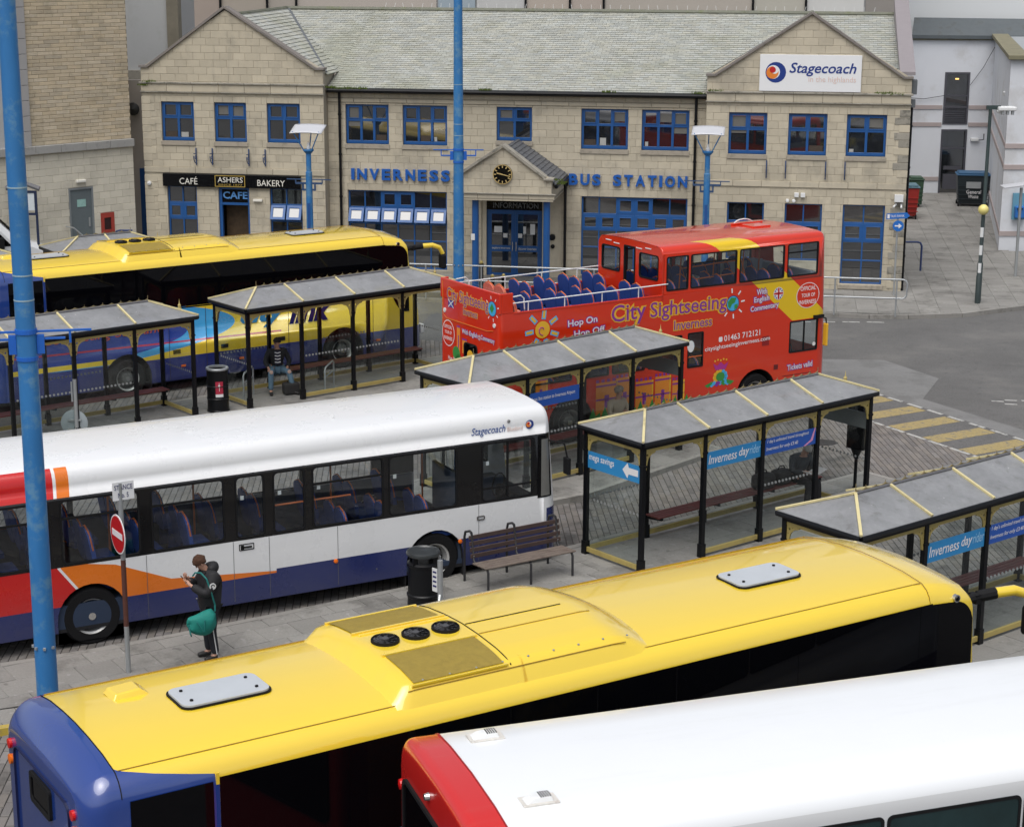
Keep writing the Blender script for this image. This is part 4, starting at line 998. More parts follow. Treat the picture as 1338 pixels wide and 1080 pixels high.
    # mirrors
    for sg,yb in ((-1,.3),):
        q=MB(); q.tube([(10.05,yb,2.93),(10.38,yb-sg*-.02,2.96)],.06,8); q.box(10.28,yb-.07,2.88,10.36,yb+.07,3.0); q.tube([(10.36,yb,2.95),(10.6,yb+sg*.08,2.98)],.075,10); b0=q.build('mirror_bracket',rubber,t)
        q=MB(); q.tube([(10.59,yb+sg*.08,2.98),(10.85,yb+sg*.15,2.99),(11.05,yb+sg*.19,2.92),(11.15,yb+sg*.2,2.74)],[.072,.07,.066,.06],10); a=q.build('mirror_arm',m_yel if body is m_coach else white_p,t,smooth=40)
        q=MB(); q.box(11.07,yb+sg*.2-.12,2.34,11.21,yb+sg*.2+.12,2.74); q.build('mirror',rubber,t,bevel=.05)
    return t
lab='yellow and blue coach with the roof air conditioning pod and dark tinted windows, '
cb=make_coach(m_coach,'yellow and blue coach parked beyond the shelters in front of the bakery café','coaches in the station')
cb.location=(-10.997,43.284,0); cb.rotation_euler=(0,0,R(34.619))
ca=copy_tree(cb,None,(-2.8,16.408,0),31.98,'foreground yellow coach with blue rear, beside the bus with the red end')
def make_van():
    t=thing('van','white high roofed van parked at the far left edge below the blank stone wall','van',(-14.62,58.75,0),32)
    wv=liv('van_white',lambda nt,tc,x,y,z:(.72,.73,.74),.25); W=2.0
    top=[(-5.9,2.55),(-5.6,2.72),(-2.1,2.74),(-1.85,2.66),(-.95,1.74),(-.35,1.6),(-.06,1.42),(0,1.15),(0,.5)]
    m=MB(); n=len(top); rows=[(0,.06,.05),(.0,.0,0),(0,0,0),(0,.06,.05)]
    ys=[0.0,.10,.3,1.0,1.7,1.9,2.0]; dz=[.14,.03,.0,.03,.0,.03,.14]; dx=[.22,.06,0,.02,0,.06,.22]
    vs=[]
    for (x,z) in top:
        for y,a,b in zip(ys,dz,dx): vs.append((x-(b if x>-1.9 else 0),y,z-(a if z>1.3 else 0)))
    m.add(vs,[(i*7+k,(i+1)*7+k,(i+1)*7+k+1,i*7+k+1) for i in range(n-1) for k in range(6)])
    for y in (0.0,2.0):
        pl=[(x-(.22 if x>-1.9 else 0),z-(.14 if z>1.3 else 0)) for x,z in top]
        m.plate(arch_outline(-5.9,-.22,.35,.9,[(-1.0,.42),(-4.6,.42)],.36)[:-2]+pl[::-1],[],y-(.0),y+.01)
    m.box(-5.92,.02,.35,-5.88,1.98,2.5); m.build('body',wv,t,smooth=35,fix=True)
    q=MB(); q.add([(-1.82,.16,2.6),(-1.0,.16,1.76),(-.98,1.84,1.76),(-1.8,1.84,2.6)],[(0,1,2,3)]); q.v=[(x+.05,y,z+.05) for x,y,z in q.v]; q.build('windscreen',coach_glass,t,fix=True)
    q=MB(); q.plate([(-2.9,1.6),(-1.25,1.55),(-2.0,2.38),(-2.9,2.42)],[],-.015,-.005); q.build('window',coach_glass,t,fix=True)
    q=MB(); q.box(-1.75,-.25,1.5,-1.55,-.03,1.85); q.build('mirror',rubber,t,bevel=.03)
    q=MB(); q.box(-.45,-.012,.95,-.2,.25,1.2); q.build('headlight',chrome,t,bevel=.03)
    for x in (-1.0,-4.6):
        for y,f in ((.03,False),(1.97,True)):
            w=inst('wheel',WH['tyre'],t,(x,y,.36),(0,0,PI if f else 0),(.75,.75,.75)); inst('rim',WH['rim'],w)
make_van()
# livery lettering on the far coach only shows, but both carry it
for c_ in (cb,ca):
    text('city',c_,M('sky_letter',(.06,.35,.7),.4),(5.05,-.006,1.36),1.3,.62,shear=.35,bold=.04,depth=.004)
    text('link',c_,M('royal_letter',(.02,.02,.17),.4),(6.42,-.006,1.36),1.25,.6,shear=.35,bold=.04,depth=.004)
    text('Connecting Scotland',c_,M('orange_letter',(.6,.09,.03),.4),(-.1,-.006,1.5),3.1,.24,shear=.25,depth=.004)
    for x in (3.2,4.5,6.1):
        q=MB(); q.box(x,-.008,.96,x+.2,.0,1.06); q.build('side_vent',rubber,c_)
    for x in (3.4,5.0,9.0):
        q=MB(); q.box(x,-.015,.62,x+.12,.0,.67); q.build('side_marker',orange_l,c_)
    q=MB()
    for x in (3.1,4.1,5.2,6.4,8.9): q.box(x,-.003,.32,x+.012,.001,2.05)
    q.build('locker_joint',M('joint_dark',(.03,.025,.02),.6),c_)
# ---------------------------------------------------------------- seats (shared meshes)
seat_blue=M('seat_blue',(.012,.05,.24),.8,var=.3,vs=14); seat_orange=M('orange_rail',(.55,.13,.03),.35,var=.1); seat_pink=M('seat_pink',(.62,.17,.12),.7,var=.45,vs=26)
def seat_meshes(w=.43):
    m=MB(); m.box(-.0,-w/2,.38,.4,w/2,.47); o=rr(-w/2,.42,w/2,1.08,.17,6)
    b=MB(); b.plate(o,[],0,.07); b.xform(Matrix(((0,1,0,-.06),(1,0,0,0),(-0.0,0,1,0),(0,0,0,1)))); 
    b.v=[(x-(z-.42)*.16,y,z) for x,y,z in b.v]; m.add(b.v,b.f); m.box(.05,-.03,0,.3,.03,.38); m.box(.1,-w/2+.02,.3,.3,w/2-.02,.38)
    r=MB(); r.tube([(x-(z-.42)*.16-.02,y,z) for y,z,x in [(-w/2-.005,.75,0),(-w/2+.01,.95,0),(-w/2+.07,1.06,0),(0,1.115,0),(w/2-.07,1.06,0),(w/2-.01,.95,0),(w/2+.005,.75,0)]],.014,6)
    return m,r
sm_,srr=seat_meshes(); ME_SEAT=sm_.mesh('seat',seat_blue); ME_RAIL=srr.mesh('grab_rail',seat_orange); ME_SEATP=sm_.mesh('seat',seat_pink)
bmx=bmesh.new()
for me in (ME_SEAT,ME_SEATP):
    bmx.clear(); bmx.from_mesh(me); bmesh.ops.recalc_face_normals(bmx,faces=bmx.faces); bmx.to_mesh(me)
def put_seat(t,x,y,z,pink=False):
    o=inst('seat',ME_SEATP if pink else ME_SEAT,t,(x,y,z)); inst('grab_rail',ME_RAIL,o)
# ---------------------------------------------------------------- white single decker
RED=(.52,.012,.012); ORG=(.72,.17,.012); WHT=(.74,.75,.76); NB=(.012,.022,.12)
def f_bus(nt,tc,x,y,z):
    c=WHT
    xr=(x+.5-(1.36-z).mx(0)*.72+(z-2.5).mx(0)*.0)
    top=1.385-((x+.1).mx(0).mn(.5)*.18)-((x-.4).mx(0).mn(.9)*.42)-((x-1.3).mx(0).mn(2.0)*.085)
    org=z.lt(top.v if isinstance(top,X) else top) if False else (z-top).lt(0)*x.lt(3.3)
    org=org+z.gt(2.5)*x.lt(-.27)*(z.lt(2.955)); c=mixc(nt,org.mn(1),c,ORG)
    c=mixc(nt,xr.lt(.03)*z.lt(2.955)*xr.gt(-.03),c,WHT)
    c=mixc(nt,xr.lt(-.02)*z.lt(2.955),c,RED)
    c=mixc(nt,(z-.73-(x.gt(3.1)*.07)).lt(0),c,NB)
    c=mixc(nt,x.gt(8.22)*z.lt(1.12),c,NB)
    bnd=z.gt(1.375)*z.lt(2.5)*x.lt(8.3)*x.gt(-2.5); return mixc(nt,bnd,c,(.004,.004,.005))
m_bus=liv('bus_livery',f_bus,.28,.3)
def make_bus():
    t=thing('single_deck_bus','white single deck bus with orange and red rear swoosh and navy skirt beside the bench','bus',(-6.612,27.908,0),28.351)
    W=2.44; S0,S1_=-2.6,8.52; re={'r':.25,'drop':.2,'zb':2.5}; fe={'r':.36,'drop':.32,'zb':2.3,'rake':lambda z:-max(0,z-1.1)*.1}
    P=[(0,.3),(0,1.0),(0,1.38),(0,2.5),(0,2.7),(.012,2.8),(.05,2.89),(.12,2.95),(.24,2.985),(.7,3.02),(1.22,3.03)]
    m=shell(P,W,S0,S1_,re,fe,skip=(.3,2.5),n=8,capskip=((1.38,2.5),(1.0,2.5)))
    wn=[(-2.2,-1.62),(-1.45,-.6),(-.44,.83),(1.01,2.24),(2.42,2.93),(3.07,3.64),(3.76,5.06),(5.15,6.45),(6.92,7.94)]
    hs=[rr(a,1.4,b,2.46 if not .0<a-2.42<.01 else 2.42,.08,4) for a,b in wn]
    m.plate(arch_outline(S0+.25,S1_-.36,.3,2.5,[(0,.56),(6.02,.55)]),hs,0,.04)
    far=[(-2.2,-1.0),(-.9,.3),(.4,1.7),(1.8,3.1),(3.2,4.5),(4.6,5.9)]
    m.plate(arch_outline(S0+.25,S1_-.36,.3,2.5,[(0,.56),(6.02,.55)]),[rr(a,1.4,b,2.46,.08,4) for a,b in far]+[rr(6.75,.45,8.0,2.42,.05,3)],W-.04,W)
    m.build('body',m_bus,t,smooth=32,weld=True,fix=True)
    for i,(a,b) in enumerate(wn):
        q=MB(); q.ring(a,1.4,b,2.46,.028,.08,-.012,.03); f=q.build('window',rubber,t)
        q=MB(); q.plate(rr(a+.02,1.42,b-.02,2.44,.07,4),[],.012,.018); q.build('pane',win_glass,f)
        if i in (1,2,3,6):
            q=MB(); q.box(a+.02,-.004,2.14,b-.02,.03,2.17); q.build('window_bar',rubber,f)
        if i==8:
            q=MB(); q.box(a+.5,-.004,1.45,a+.53,.03,2.44); q.box(a+.02,-.004,1.62,b-.02,.03,1.65); q.build('window_bar',rubber,f)
        if i>3:
            q=MB(); q.box(a+.1,.03,2.05,a+.16,.035,2.12); q.build('sticker',white_p,f)
    for a,b in far+[(6.75,8.0)]:
        z0=1.4 if a<6.5 else .45
        q=MB(); q.plate(rr(a+.01,z0+.01,b-.01,2.44,.07,4),[],W-.02,W-.014); f=q.build('window',win_glass,t)
        if a>6.5: q=MB(); q.box(7.35,W-.03,.45,7.4,W+.01,2.42); q.build('door_edge',rubber,f)
    q=MB(); q.add([(S1_+fe['rake'](z)-.01,y,z) for y in (.36,W-.36) for z in (1.0,2.5)],[(0,2,3,1)]); q.build('windscreen',win_glass,t)
    f_=lambda s,z:sidepoint(s,z,S0,S1_,re,fe,P)
    skin_patch(f_,8.03,8.36,1.3,2.47,ns=6,nz=4,zb=lambda s:1.33).build('quarter_window',black_gloss,t)
    skin_patch(f_,8.1,8.3,1.36,2.4,off=.009,ns=4,nz=3).build('quarter_pane',M('quarter_reflect',(.16,.16,.15),.15,var=.4,vs=2),t)
    w_=MB(); well(w_,0,W,.55); well(w_,6.02,W,.54); w_.box(S0+.3,.05,.28,S1_-.4,W-.05,.34); w_.build('wheel_arch_liner',dark_int,t)
    for x in (0,6.02): make_wheel(t,x,.05); make_wheel(t,x,W-.05,far=True)
    # interior
    inn=M('interior_grey',(.05,.07,.11),.7,var=.15)
    q=MB(); q.box(S0+.1,.05,.34,8.0,W-.05,.42); q.box(S0+.1,.05,.42,2.6,W-.05,.72); q.build('floor',M('bus_floor',(.02,.035,.07),.8),t)
    q=MB(); q.plate(arch_outline(S0+.1,8.0,.42,1.37,[(0,.6),(6.02,.59)]),[],.045,.07); q.plate(arch_outline(S0+.1,6.7,.42,1.37,[(0,.6),(6.02,.59)]),[],W-.07,W-.045); q.build('inner_panel',inn,t)
    q=MB(); q.box(S0+.15,.1,2.66,8.0,W-.1,2.7); q.build('ceiling',M('ceiling_cream',(.35,.35,.33),.7),t)
    q=MB(); q.box(6.5,.08,.42,6.56,1.1,1.95); q.box(6.56,1.06,.42,7.9,1.1,1.5); q.build('cab_screen',inn,t)
    q=MB(); q.box(7.75,.1,.9,8.1,W-.6,1.35); q.build('dashboard',rubber,t,bevel=.04)
    q=MB(); q.tube([(7.55+.06*math.sin(a*PI/8),.55+.22*math.cos(a*PI/8),1.5+.2*math.sin(a*PI/8)) for a in range(16)],.016,6,closed=True); q.bar((7.55,.55,1.5),(7.8,.55,1.2),.05); q.build('steering_wheel',rubber,t)
    for k,x in enumerate([-2.1,-1.3,-.55,.25,1.05,1.85,2.75,3.55,4.6,5.35,6.1]):
        z=.72 if x<2.5 else .42
        for y in (.3,.76,1.68,2.14):
            if x>2.5 and x<4.5 and y<1: continue
            put_seat(t,x-.1,y,z+.08)
    put_seat(t,6.9,.55,.55)
    q=MB()
    for x,y in ((.6,.98),(2.2,1.45),(4.05,.98),(4.7,1.45),(5.6,.98),(6.4,1.3)): q.tube([(x,y,.6),(x,y,2.66)],.018,8)
    q.tube([(-2,.95,2.3),(6.2,.95,2.3)],.014,6); q.tube([(3.0,.12,1.85),(4.5,.12,1.85)],.016,6); q.tube([(3.0,W-.12,1.95),(4.9,W-.12,1.95)],.016,6)
    q.build('handrail',seat_orange,t)
    for x,y in ((7.25,1.75),(7.55,2.2)):
        q=MB(); q.tube([(x,y,.5),(x+.05,y,2.5)],.02,8); q.build('door_pole',blue,t)
    # details
    for x in (2.36,2.98,.9,4.2,6.86):
        q=MB(); q.box(x,-.003,.34,x+.008,.002,1.37); q.build('panel_joint',M('joint_grey',(.1,.1,.11),.6),t)
    q=MB(); q.ring(2.46,1.2,2.72,1.31,.012,.01,-.008,0); q.box(2.5,-.02,1.24,2.68,0,1.265); q.box(2.49,-.02,1.22,2.54,.0,1.29); q.build('door_handle',rubber,t)
    q=MB(); q.ring(6.82,1.09,6.98,1.17,.02,.03,-.015,0); q.build('fuel_flap',chrome,t)
    for x,z in ((4.16,.765),(6.5,.76)):
        q=MB(); q.lathe([(0,-.03),(.035,-.02),(.04,0)],(x,0,z),10,axis='y'); q.build('side_marker',orange_l,t)
    for x in (1.7,4.9):
        q=MB(); q.box(x-.004,-.004,.5,x+.02,.002,.52); q.build('fastener',chrome,t)
    q=MB(); q.lathe([(0,-.03),(.03,-.025),(.035,.02)],(7.45,.02,2.8),10,axis='y'); q.build('marker_lamp',chrome,t)
    text('Stagecoach',t,M('stagecoach_blue',(.01,.07,.3),.4),(6.72,.0,2.585),.66,.17,shear=.25,bold=.0,proud=.006); text('Bluebird',t,pk,(7.42,.0,2.62),.3,.075,proud=.008)
    logo(t,7.86,-.006,2.7,.08)
    q=MB(); q.lathe([(.02,3.03),(.02,3.07),(0,3.07)],(4.5,.8,0),8); q.box(2.0,1.0,3.02,2.08,1.06,3.04); q.build('roof_fitting',white_p,t)
    for yy in (.4,W-.4):
        q=MB(); q.box(S1_-.06,yy-.12,.55,S1_,yy+.12,.8); q.build('headlight',white_p,t,bevel=.03); q=MB(); q.box(S0-.01,yy-.1,.8,S0+.05,yy+.1,1.2); q.build('tail_light',red_l,t,bevel=.02)
    q=MB(); q.tube([(8.25,.1,2.35),(8.5,-.12,2.3),(8.55,-.16,2.0)],.02,6); q.box(8.5,-.26,1.75,8.56,-.08,2.05); q.build('mirror',rubber,t,bevel=.02)
make_bus()
# ---------------------------------------------------------------- red and white bus at the bottom
def f_red(nt,tc,x,y,z):
    c=mixc(nt,x.lt(.33),(.76,.78,.8),(.55,.018,.016)); c=mixc(nt,z.lt(3.3)*x.gt(.33)*x.lt(.9),c,ORG); c=mixc(nt,z.lt(3.3)*x.gt(.9),c,(.6,.61,.62)); return mixc(nt,z.lt(.8),c,NB)
m_red=liv('red_white_livery',f_red,.25,.4)
def make_bus2():
    t=thing('single_deck_bus','white roofed bus with red rear end, cut off by the bottom right corner','bus',(-.2555,14.372,0),18.856)
    W=2.52; S0,S1_=-.02,11.6; re={'r':.13,'drop':.1,'zb':3.0}; fe={'r':.4,'drop':.25,'zb':2.6}
    P=[(0,.3),(0,1.5),(0,2.6),(0,3.2),(.012,3.3),(.05,3.39),(.11,3.45),(.2,3.49),(.6,3.53),(1.26,3.55)]
    m=shell(P,W,S0,S1_,re,fe,skip=(.3,1.5),n=8)
    for ys in ((0,.03),(W-.03,W)): m.plate(arch_outline(S0+.13,S1_-.4,.3,1.5,[(2.6,.56),(8.6,.56)]),[],*ys)
    m.build('body',m_red,t,smooth=32,weld=True,fix=True)
    w_=MB(); well(w_,2.6,W,.55); well(w_,8.6,W,.55); w_.build('wheel_arch_liner',dark_int,t)
    for x in (2.6,8.6): make_wheel(t,x,.05); make_wheel(t,x,W-.05,far=True)
    for k in range(7):
        a=1.0+k*1.45
        for ys in (-.006,W+.001):
            q=MB(); q.plate(rr(a,1.7,a+1.42,3.17,.06,4),[],ys,ys+.005); q.build('window',M('teal_glass',(.012,.03,.032),.06,var=.8,vs=1.2,rvar=.03),t)
            q=MB(); q.ring(a,1.7,a+1.42,3.17,.03,.06,ys-.006 if ys<0 else ys+.004,ys if ys<0 else ys+.01); q.build('window_gasket',rubber,t)
    T=Matrix(((0,1,0,S0-.012),(-1,0,0,W),(0,0,1,0),(0,0,0,1)))
    q=MB(); q.loopring(rr(.22,1.9,2.3,3.13,.12,6),rr(.26,1.94,2.26,3.09,.1,6),-.015,.012); q.xform(T); q.build('rear_window_frame',rubber,t,fix=True)
    q=MB(); q.plate(rr(.24,1.92,2.28,3.11,.11,6),[],0,.01); q.xform(T); q.build('rear_window',coach_glass,t,fix=True)
    q=MB(); q.lathe([(.0,-.04),(.03,-.035),(.04,.01)],(1.07,0,3.29),12,axis='y'); q.xform(T); q.build('rear_lamp',chrome,t,fix=True)
    for yy in (.15,2.37):
        q=MB(); q.lathe([(.0,-.03),(.05,-.02),(.055,.01)],(yy,0,3.0),12,axis='y'); q.xform(T); q.build('tail_light',red_l,t,fix=True)
    q=MB(); q.tube([(.33,y,z+.003) for y,z in [(a,b) for a,b in P if b>3.1]+[(W-a,b) for a,b in P[::-1] if b>3.1]],.008,5); q.build('roof_seam',M('seam_red',(.3,.02,.02),.5),t)
    rust=M('rusty_white',(.6,.58,.54),.5,var=.2,vs=20,dirt=(.2,.09,.04),dscale=14,damt=.6)
    for cx,cy in ((.71,2.03),(.74,.6)):
        z=3.53 if cy>1 else 3.525
        q=MB(); q.box(cx-.17,cy-.1,z-.03,cx+.17,cy+.1,z+.012); v=q.build('roof_vent',rust,t,bevel=.006)
        q=MB(); q.add([(cx-.14,cy-.07,z+.01),(cx+.12,cy-.07,z+.01),(cx+.12,cy+.07,z+.01),(cx-.14,cy+.07,z+.01),(cx-.08,cy-.05,z+.055),(cx+.1,cy-.05,z+.06),(cx+.1,cy+.05,z+.06),(cx-.08,cy+.05,z+.055)],[(0,1,5,4),(1,2,6,5),(2,3,7,6),(3,0,4,7),(4,5,6,7)]); q.build('vent_cowl',white_p,v,bevel=.01)
        q=MB()
        for k in range(5): q.box(cx+.0+k*.022,cy-.052,z+.03,cx+.01+k*.022,cy+.052,z+.0625)
        q.build('vent_slot',rubber,v)
make_bus2()
# ---------------------------------------------------------------- open top double decker
OR=(.62,.03,.007)
def f_dd(nt,tc,x,y,z):
    k=x+(z-3.2)*1.22+(y.mn(.4))*1.0*z.gt(4.1)
    band=k.gt(6.95)*k.lt(8.13)*z.gt(2.14)*x.gt(5)*(y.lt(.35).mx(z.gt(9)))
    return mixc(nt,band,OR,(.75,.5,.01))
m_dd=liv('sightseeing_livery',f_dd,.18,.6)
m_or=liv('bus_red_orange',lambda nt,tc,x,y,z:OR,.18,.6)
pr_y=M('print_yellow',(.75,.42,.03),.4,var=.03); pr_p=M('print_purple',(.22,.03,.28),.4,var=.03); pr_w=M('print_white',(.78,.77,.78),.4,var=.03)
pr_g=M('print_green',(.04,.25,.05),.4,var=.2,vs=20); pr_c=M('print_cyan',(.06,.4,.7),.4,var=.03); pr_o=M('print_orange',(.75,.25,.03),.4,var=.1); pr_n=M('print_navy',(.02,.02,.12),.4); pr_m=M('print_magenta',(.4,.03,.25),.4)
def make_dd():
    t=thing('double_decker_bus','red open top double decker sightseeing bus with yellow band and rows of upper deck seats','bus',(-.274,39.339,0),32.622)
    W=2.5; S1_=9.5; re={'r':.1}; fe={'r':.42,'rake':lambda z:-max(0,z-1.2)*.06}
    P=[(0,.3),(0,1.3),(0,2.2),(0,3.12)]
    m=shell(P,W,0,S1_,re,fe,skip=(.3,3.12),open_top=True,n=6,capskip=(None,(1.3,2.2)))
    low=[(.55,1.9),(2.0,2.9),(2.98,3.9),(3.98,4.95)]; arch=[(1.88,.6),(7.2,.6)]
    hs=[rr(a,1.45,b,2.15,.05,3) for a,b in low]+[rr(5.11,1.34,5.57,2.17,.03,3),rr(8.17,1.35,9.06,2.12,.03,3)]
    m.plate(arch_outline(.1,S1_-.42,.3,3.12,arch),hs,0,.04)
    m.plate(arch_outline(.1,S1_-.42,.3,3.12,arch),[rr(a,1.45,b,2.15,.05,3) for a,b in low]+[rr(7.9,.45,9.0,2.4,.05,3)],W-.04,W)
    m.build('body',m_dd,t,smooth=32,weld=True,fix=True)
    # upper covered section
    P2=[(0,3.12),(0,4.03),(.01,4.09),(.04,4.15),(.1,4.19),(.2,4.21),(.7,4.235),(1.25,4.245)]
    fe2={'r':.42,'drop':.2,'zb':3.9,'rake':lambda z:-.115-max(0,z-3.2)*.08}
    m=shell(P2,W,4.34,S1_,{'r':.03},fe2,skip=(3.12,4.03),n=6,capskip=((3.12,5),(3.12,4.03)))
    up=[(4.45,5.08),(5.14,6.49),(6.57,7.93),(8.02,8.98)]
    for ys in ((0,.04),(W-.04,W)): m.plate([(4.37,3.12),(S1_-.42,3.12),(S1_-.42,4.03),(4.37,4.03)],[rr(a,3.2,b,3.99,.05,3) for a,b in up],*ys)
    m.build('upper_saloon',m_dd,t,smooth=32,weld=True,fix=True)
    for i,(a,b) in enumerate(up):
        for ys in (0,W-.02):
            q=MB(); q.ring(a,3.2,b,3.99,.03,.05,ys-.01,ys+.03); f=q.build('window',rubber,t)
            q=MB(); q.plate(rr(a+.02,3.22,b-.02,3.97,.04,3),[],ys+.01,ys+.015); q.build('pane',win_glass,f)
            if i in (1,3): q=MB(); q.box(a+.03,ys-.004,3.76,b-.03,ys+.03,3.79); q.build('window_bar',rubber,f)
    for i,(a,b) in enumerate(low+[(5.11,5.57),(8.17,9.06)]):
        z0,z1=(1.45,2.15) if i<4 else ((1.34,2.17) if i==4 else (1.35,2.12))
        q=MB(); q.ring(a,z0,b,z1,.035,.04,-.01,.03); f=q.build('window',rubber,t); q=MB(); q.plate(rr(a+.02,z0+.02,b-.02,z1-.02,.03,3),[],.01,.015); q.build('pane',win_glass,f)
        if i==5: q=MB(); q.box(8.62,-.005,1.37,8.65,.03,2.1); q.build('window_bar',rubber,f); q=MB(); q.prism(circ(8.95,1.5,.05,12),-.012,-.008); q.build('sticker',white_p,f)
        if i==4: q=MB(); q.prism(circ(5.2,1.85,.1,12,.14),-.012,-.008); q.build('sticker',white_p,f); q=MB(); q.bar((5.13,-.0,1.6),(5.55,-.0,1.6),.02); q.build('window_bar',seat_orange,f)
    for a,b in low+[(7.9,9.0)]:
        z0=1.45 if b<6 else .45
        q=MB(); q.plate(rect(a,z0,b,2.15 if b<6 else 2.4),[],W-.02,W-.015); q.build('window',win_glass,t)
    q=MB(); q.add([(S1_+fe['rake'](z)-.012,y,z) for y in (.42,W-.42) for z in (1.3,2.2)],[(0,2,3,1)]); q.add([(S1_+fe2['rake'](z)-.012,y,z) for y in (.42,W-.42) for z in (3.12,4.03)],[(0,2,3,1)]); q.build('windscreen',win_glass,t)
    # bulkhead facing the open deck (normal -x)
    T=Matrix(((0,1,0,4.33),(-1,0,0,W),(0,0,1,0),(0,0,0,1)))   # x'->y mirrored, y'->x
    q=MB(); q.plate([(0.0,3.0),(2.5,3.0),(2.5,4.05),(2.4,4.17),(2.2,4.21),(1.25,4.235),(.3,4.21),(.1,4.17),(0,4.05)],[rr(.14,3.42,.88,4.0,.07,4),rr(1.06,2.99+.02,1.44,4.06,.03,3),rr(1.62,3.42,2.36,4.0,.07,4)],0,.05); q.xform(T); bk=q.build('bulkhead',m_or,t,fix=True)
    for a,b in ((.14,.88),(1.62,2.36)):
        q=MB(); q.ring(a,3.42,b,4.0,.03,.07,-.012,.03); q.xform(T); f=q.build('bulkhead_window',rubber,t,fix=True); q=MB(); q.plate(rr(a+.02,3.44,b-.02,3.98,.06,4),[],.01,.014); q.xform(T); q.build('pane',win_glass,f,fix=True)
    q=MB(); q.loopring(rr(1.03,3.0,1.47,4.09,.03,3),rr(1.07,3.03,1.43,4.05,.02,3),-.015,.05); q.xform(T); q.build('door_frame',rubber,t,fix=True)
    for a in (.3,.62,1.5,1.85): 
        q=MB(); q.box(a,-.012,4.07 if a in(.62,1.5) else 4.11,a+.22,0.0,4.09 if a in(.62,1.5) else 4.13); q.xform(T); q.build('warning_strip',pr_w,t,fix=True)
    # lower bulkhead below deck level
    q=MB(); q.box(4.33,.04,2.3,4.38,W-.04,3.05); q.build('bulkhead_panel',m_or,t)
    # decks
    q=MB(); q.box(.05,.04,2.26,9.0,W-.04,2.34); q.build('upper_floor',M('deck_floor',(.07,.075,.08),.8),t)
    q=MB(); q.box(.05,.04,.32,9.0,W-.04,.4); q.build('lower_floor',M('deck_floor',(.07,.075,.08),.8),t)
    lin=M('grey_blue_lining',(.3,.36,.42),.6,var=.1); din=M('dark_red_lining',(.1,.02,.05),.7)
    q=MB(); q.box(.1,.042,2.34,4.33,.07,3.1); q.box(.1,W-.07,2.34,4.33,W-.042,3.1); q.build('inner_panel',din,t)
    q=MB(); q.box(4.4,.042,2.34,9.0,.07,3.18); q.box(4.4,W-.07,2.34,9.0,W-.042,3.18); q.box(8.85,.1,2.34,9.0,W-.1,3.25); q.build('inner_lining',lin,t)
    q=MB(); q.box(5.95,.75,2.34,6.0,1.2,3.3); q.box(7.4,1.7,2.34,8.7,1.74,3.35); q.build('stair_screen',lin,t)
    # rear panel and wing
    q=MB(); q.box(-.002,.0,3.12,.06,W,3.565); q.box(.06,.0,3.12,.345,.045,3.565); q.box(.06,W-.045,3.12,.2,W,3.565); q.build('rear_panel',m_or,t,bevel=.015)
    q=MB(); q.box(.345,-.01,3.1,4.34,.05,3.135); q.box(.2,W-.05,3.1,4.34,W+.01,3.135); q.build('side_capping',m_or,t,bevel=.008)
    q=MB(); q.tube([(.35,.03,3.33),(4.5,.0,3.37)],.014,8); q.tube([(.2,W-.03,3.4),(4.35,W-.0,3.44)],.014,8)
    for x in (.75,1.7,2.7,3.7): q.tube([(x,.03,3.12),(x,.03,3.34)],.012,6); q.tube([(x,W-.03,3.12),(x,W-.03,3.41)],.012,6)
    q.tube([(.35,.1,3.45),(.6,.1,3.47),(.68,.1,3.4),(.7,.1,3.15)],.014,8); q.tube([(.35,W-.1,3.5),(.6,W-.1,3.52),(.68,W-.1,3.45),(.7,W-.1,3.15)],.014,8); q.tube([(.72,.03,3.33),(.72,W-.05,3.4)],.001,3)
    q.build('guard_rail',white_p,t,smooth=40)
    for k in range(6):
        for y in (.28,.73,1.77,2.22):
            put_seat(t,.55+k*.68,y,2.3,pink=(k<2 and y>1.5 or k==0))
    for k in range(6):
        for y in (.28,.73,1.77,2.22): put_seat(t,4.85+k*.7,y,2.3)
    for k in range(7):
        for y in (.3,.75,1.75,2.2): 
            if 4.0<.9+k*.75<5.3: continue
            put_seat(t,.8+k*.8,y,.45)
    q=MB()
    for x,y in ((5.2,.55),(6.3,.7),(7.1,.6),(8.1,1.2)): q.tube([(x,y,2.4),(x+.1,y,4.15)],.017,8)
    for z in (3.32,3.62): q.tube([(5.2,.35,z),(6.9,.35,z+.05)],.015,6)
    q.tube([(6.9,.35,3.67),(7.1,.4,3.2)],.015,6); q.tube([(8.3,.3,3.62),(9.2,1.6,3.5)],.012,6)
    q.build('handrail',seat_orange,t)
    # roof fittings
    q=MB(); q.box(7.9,1.15,4.235,8.45,1.6,4.27); q.box(7.75,1.75,4.235,8.7,1.82,4.275); q.build('roof_hatch',m_or,t,bevel=.01)
    q=MB(); q.tube([(7.95,1.95,4.2)]+[(7.95+.3-.3*math.cos(a*PI/8),1.95,4.2+.13*math.sin(a*PI/8)) for a in range(1,8)]+[(8.55,1.95,4.2)],.016,6); q.build('roof_loop',white_p,t)
    w_=MB(); well(w_,1.88,W,.59); well(w_,7.2,W,.59); w_.build('wheel_arch_liner',dark_int,t)
    for x in (1.88,7.2): make_wheel(t,x,.04); make_wheel(t,x,W-.04,far=True)
    q=MB(); q.box(8.9,-.06,2.12,9.2,.02,2.2); q.tube([(9.1,-.05,2.15),(9.2,-.12,2.12),(9.22,-.14,1.9)],.02,6); q.build('mirror_arm',rubber,t); q=MB(); q.box(9.17,-.2,1.45,9.23,-.06,2.0); q.build('mirror',pr_y,t,bevel=.02)
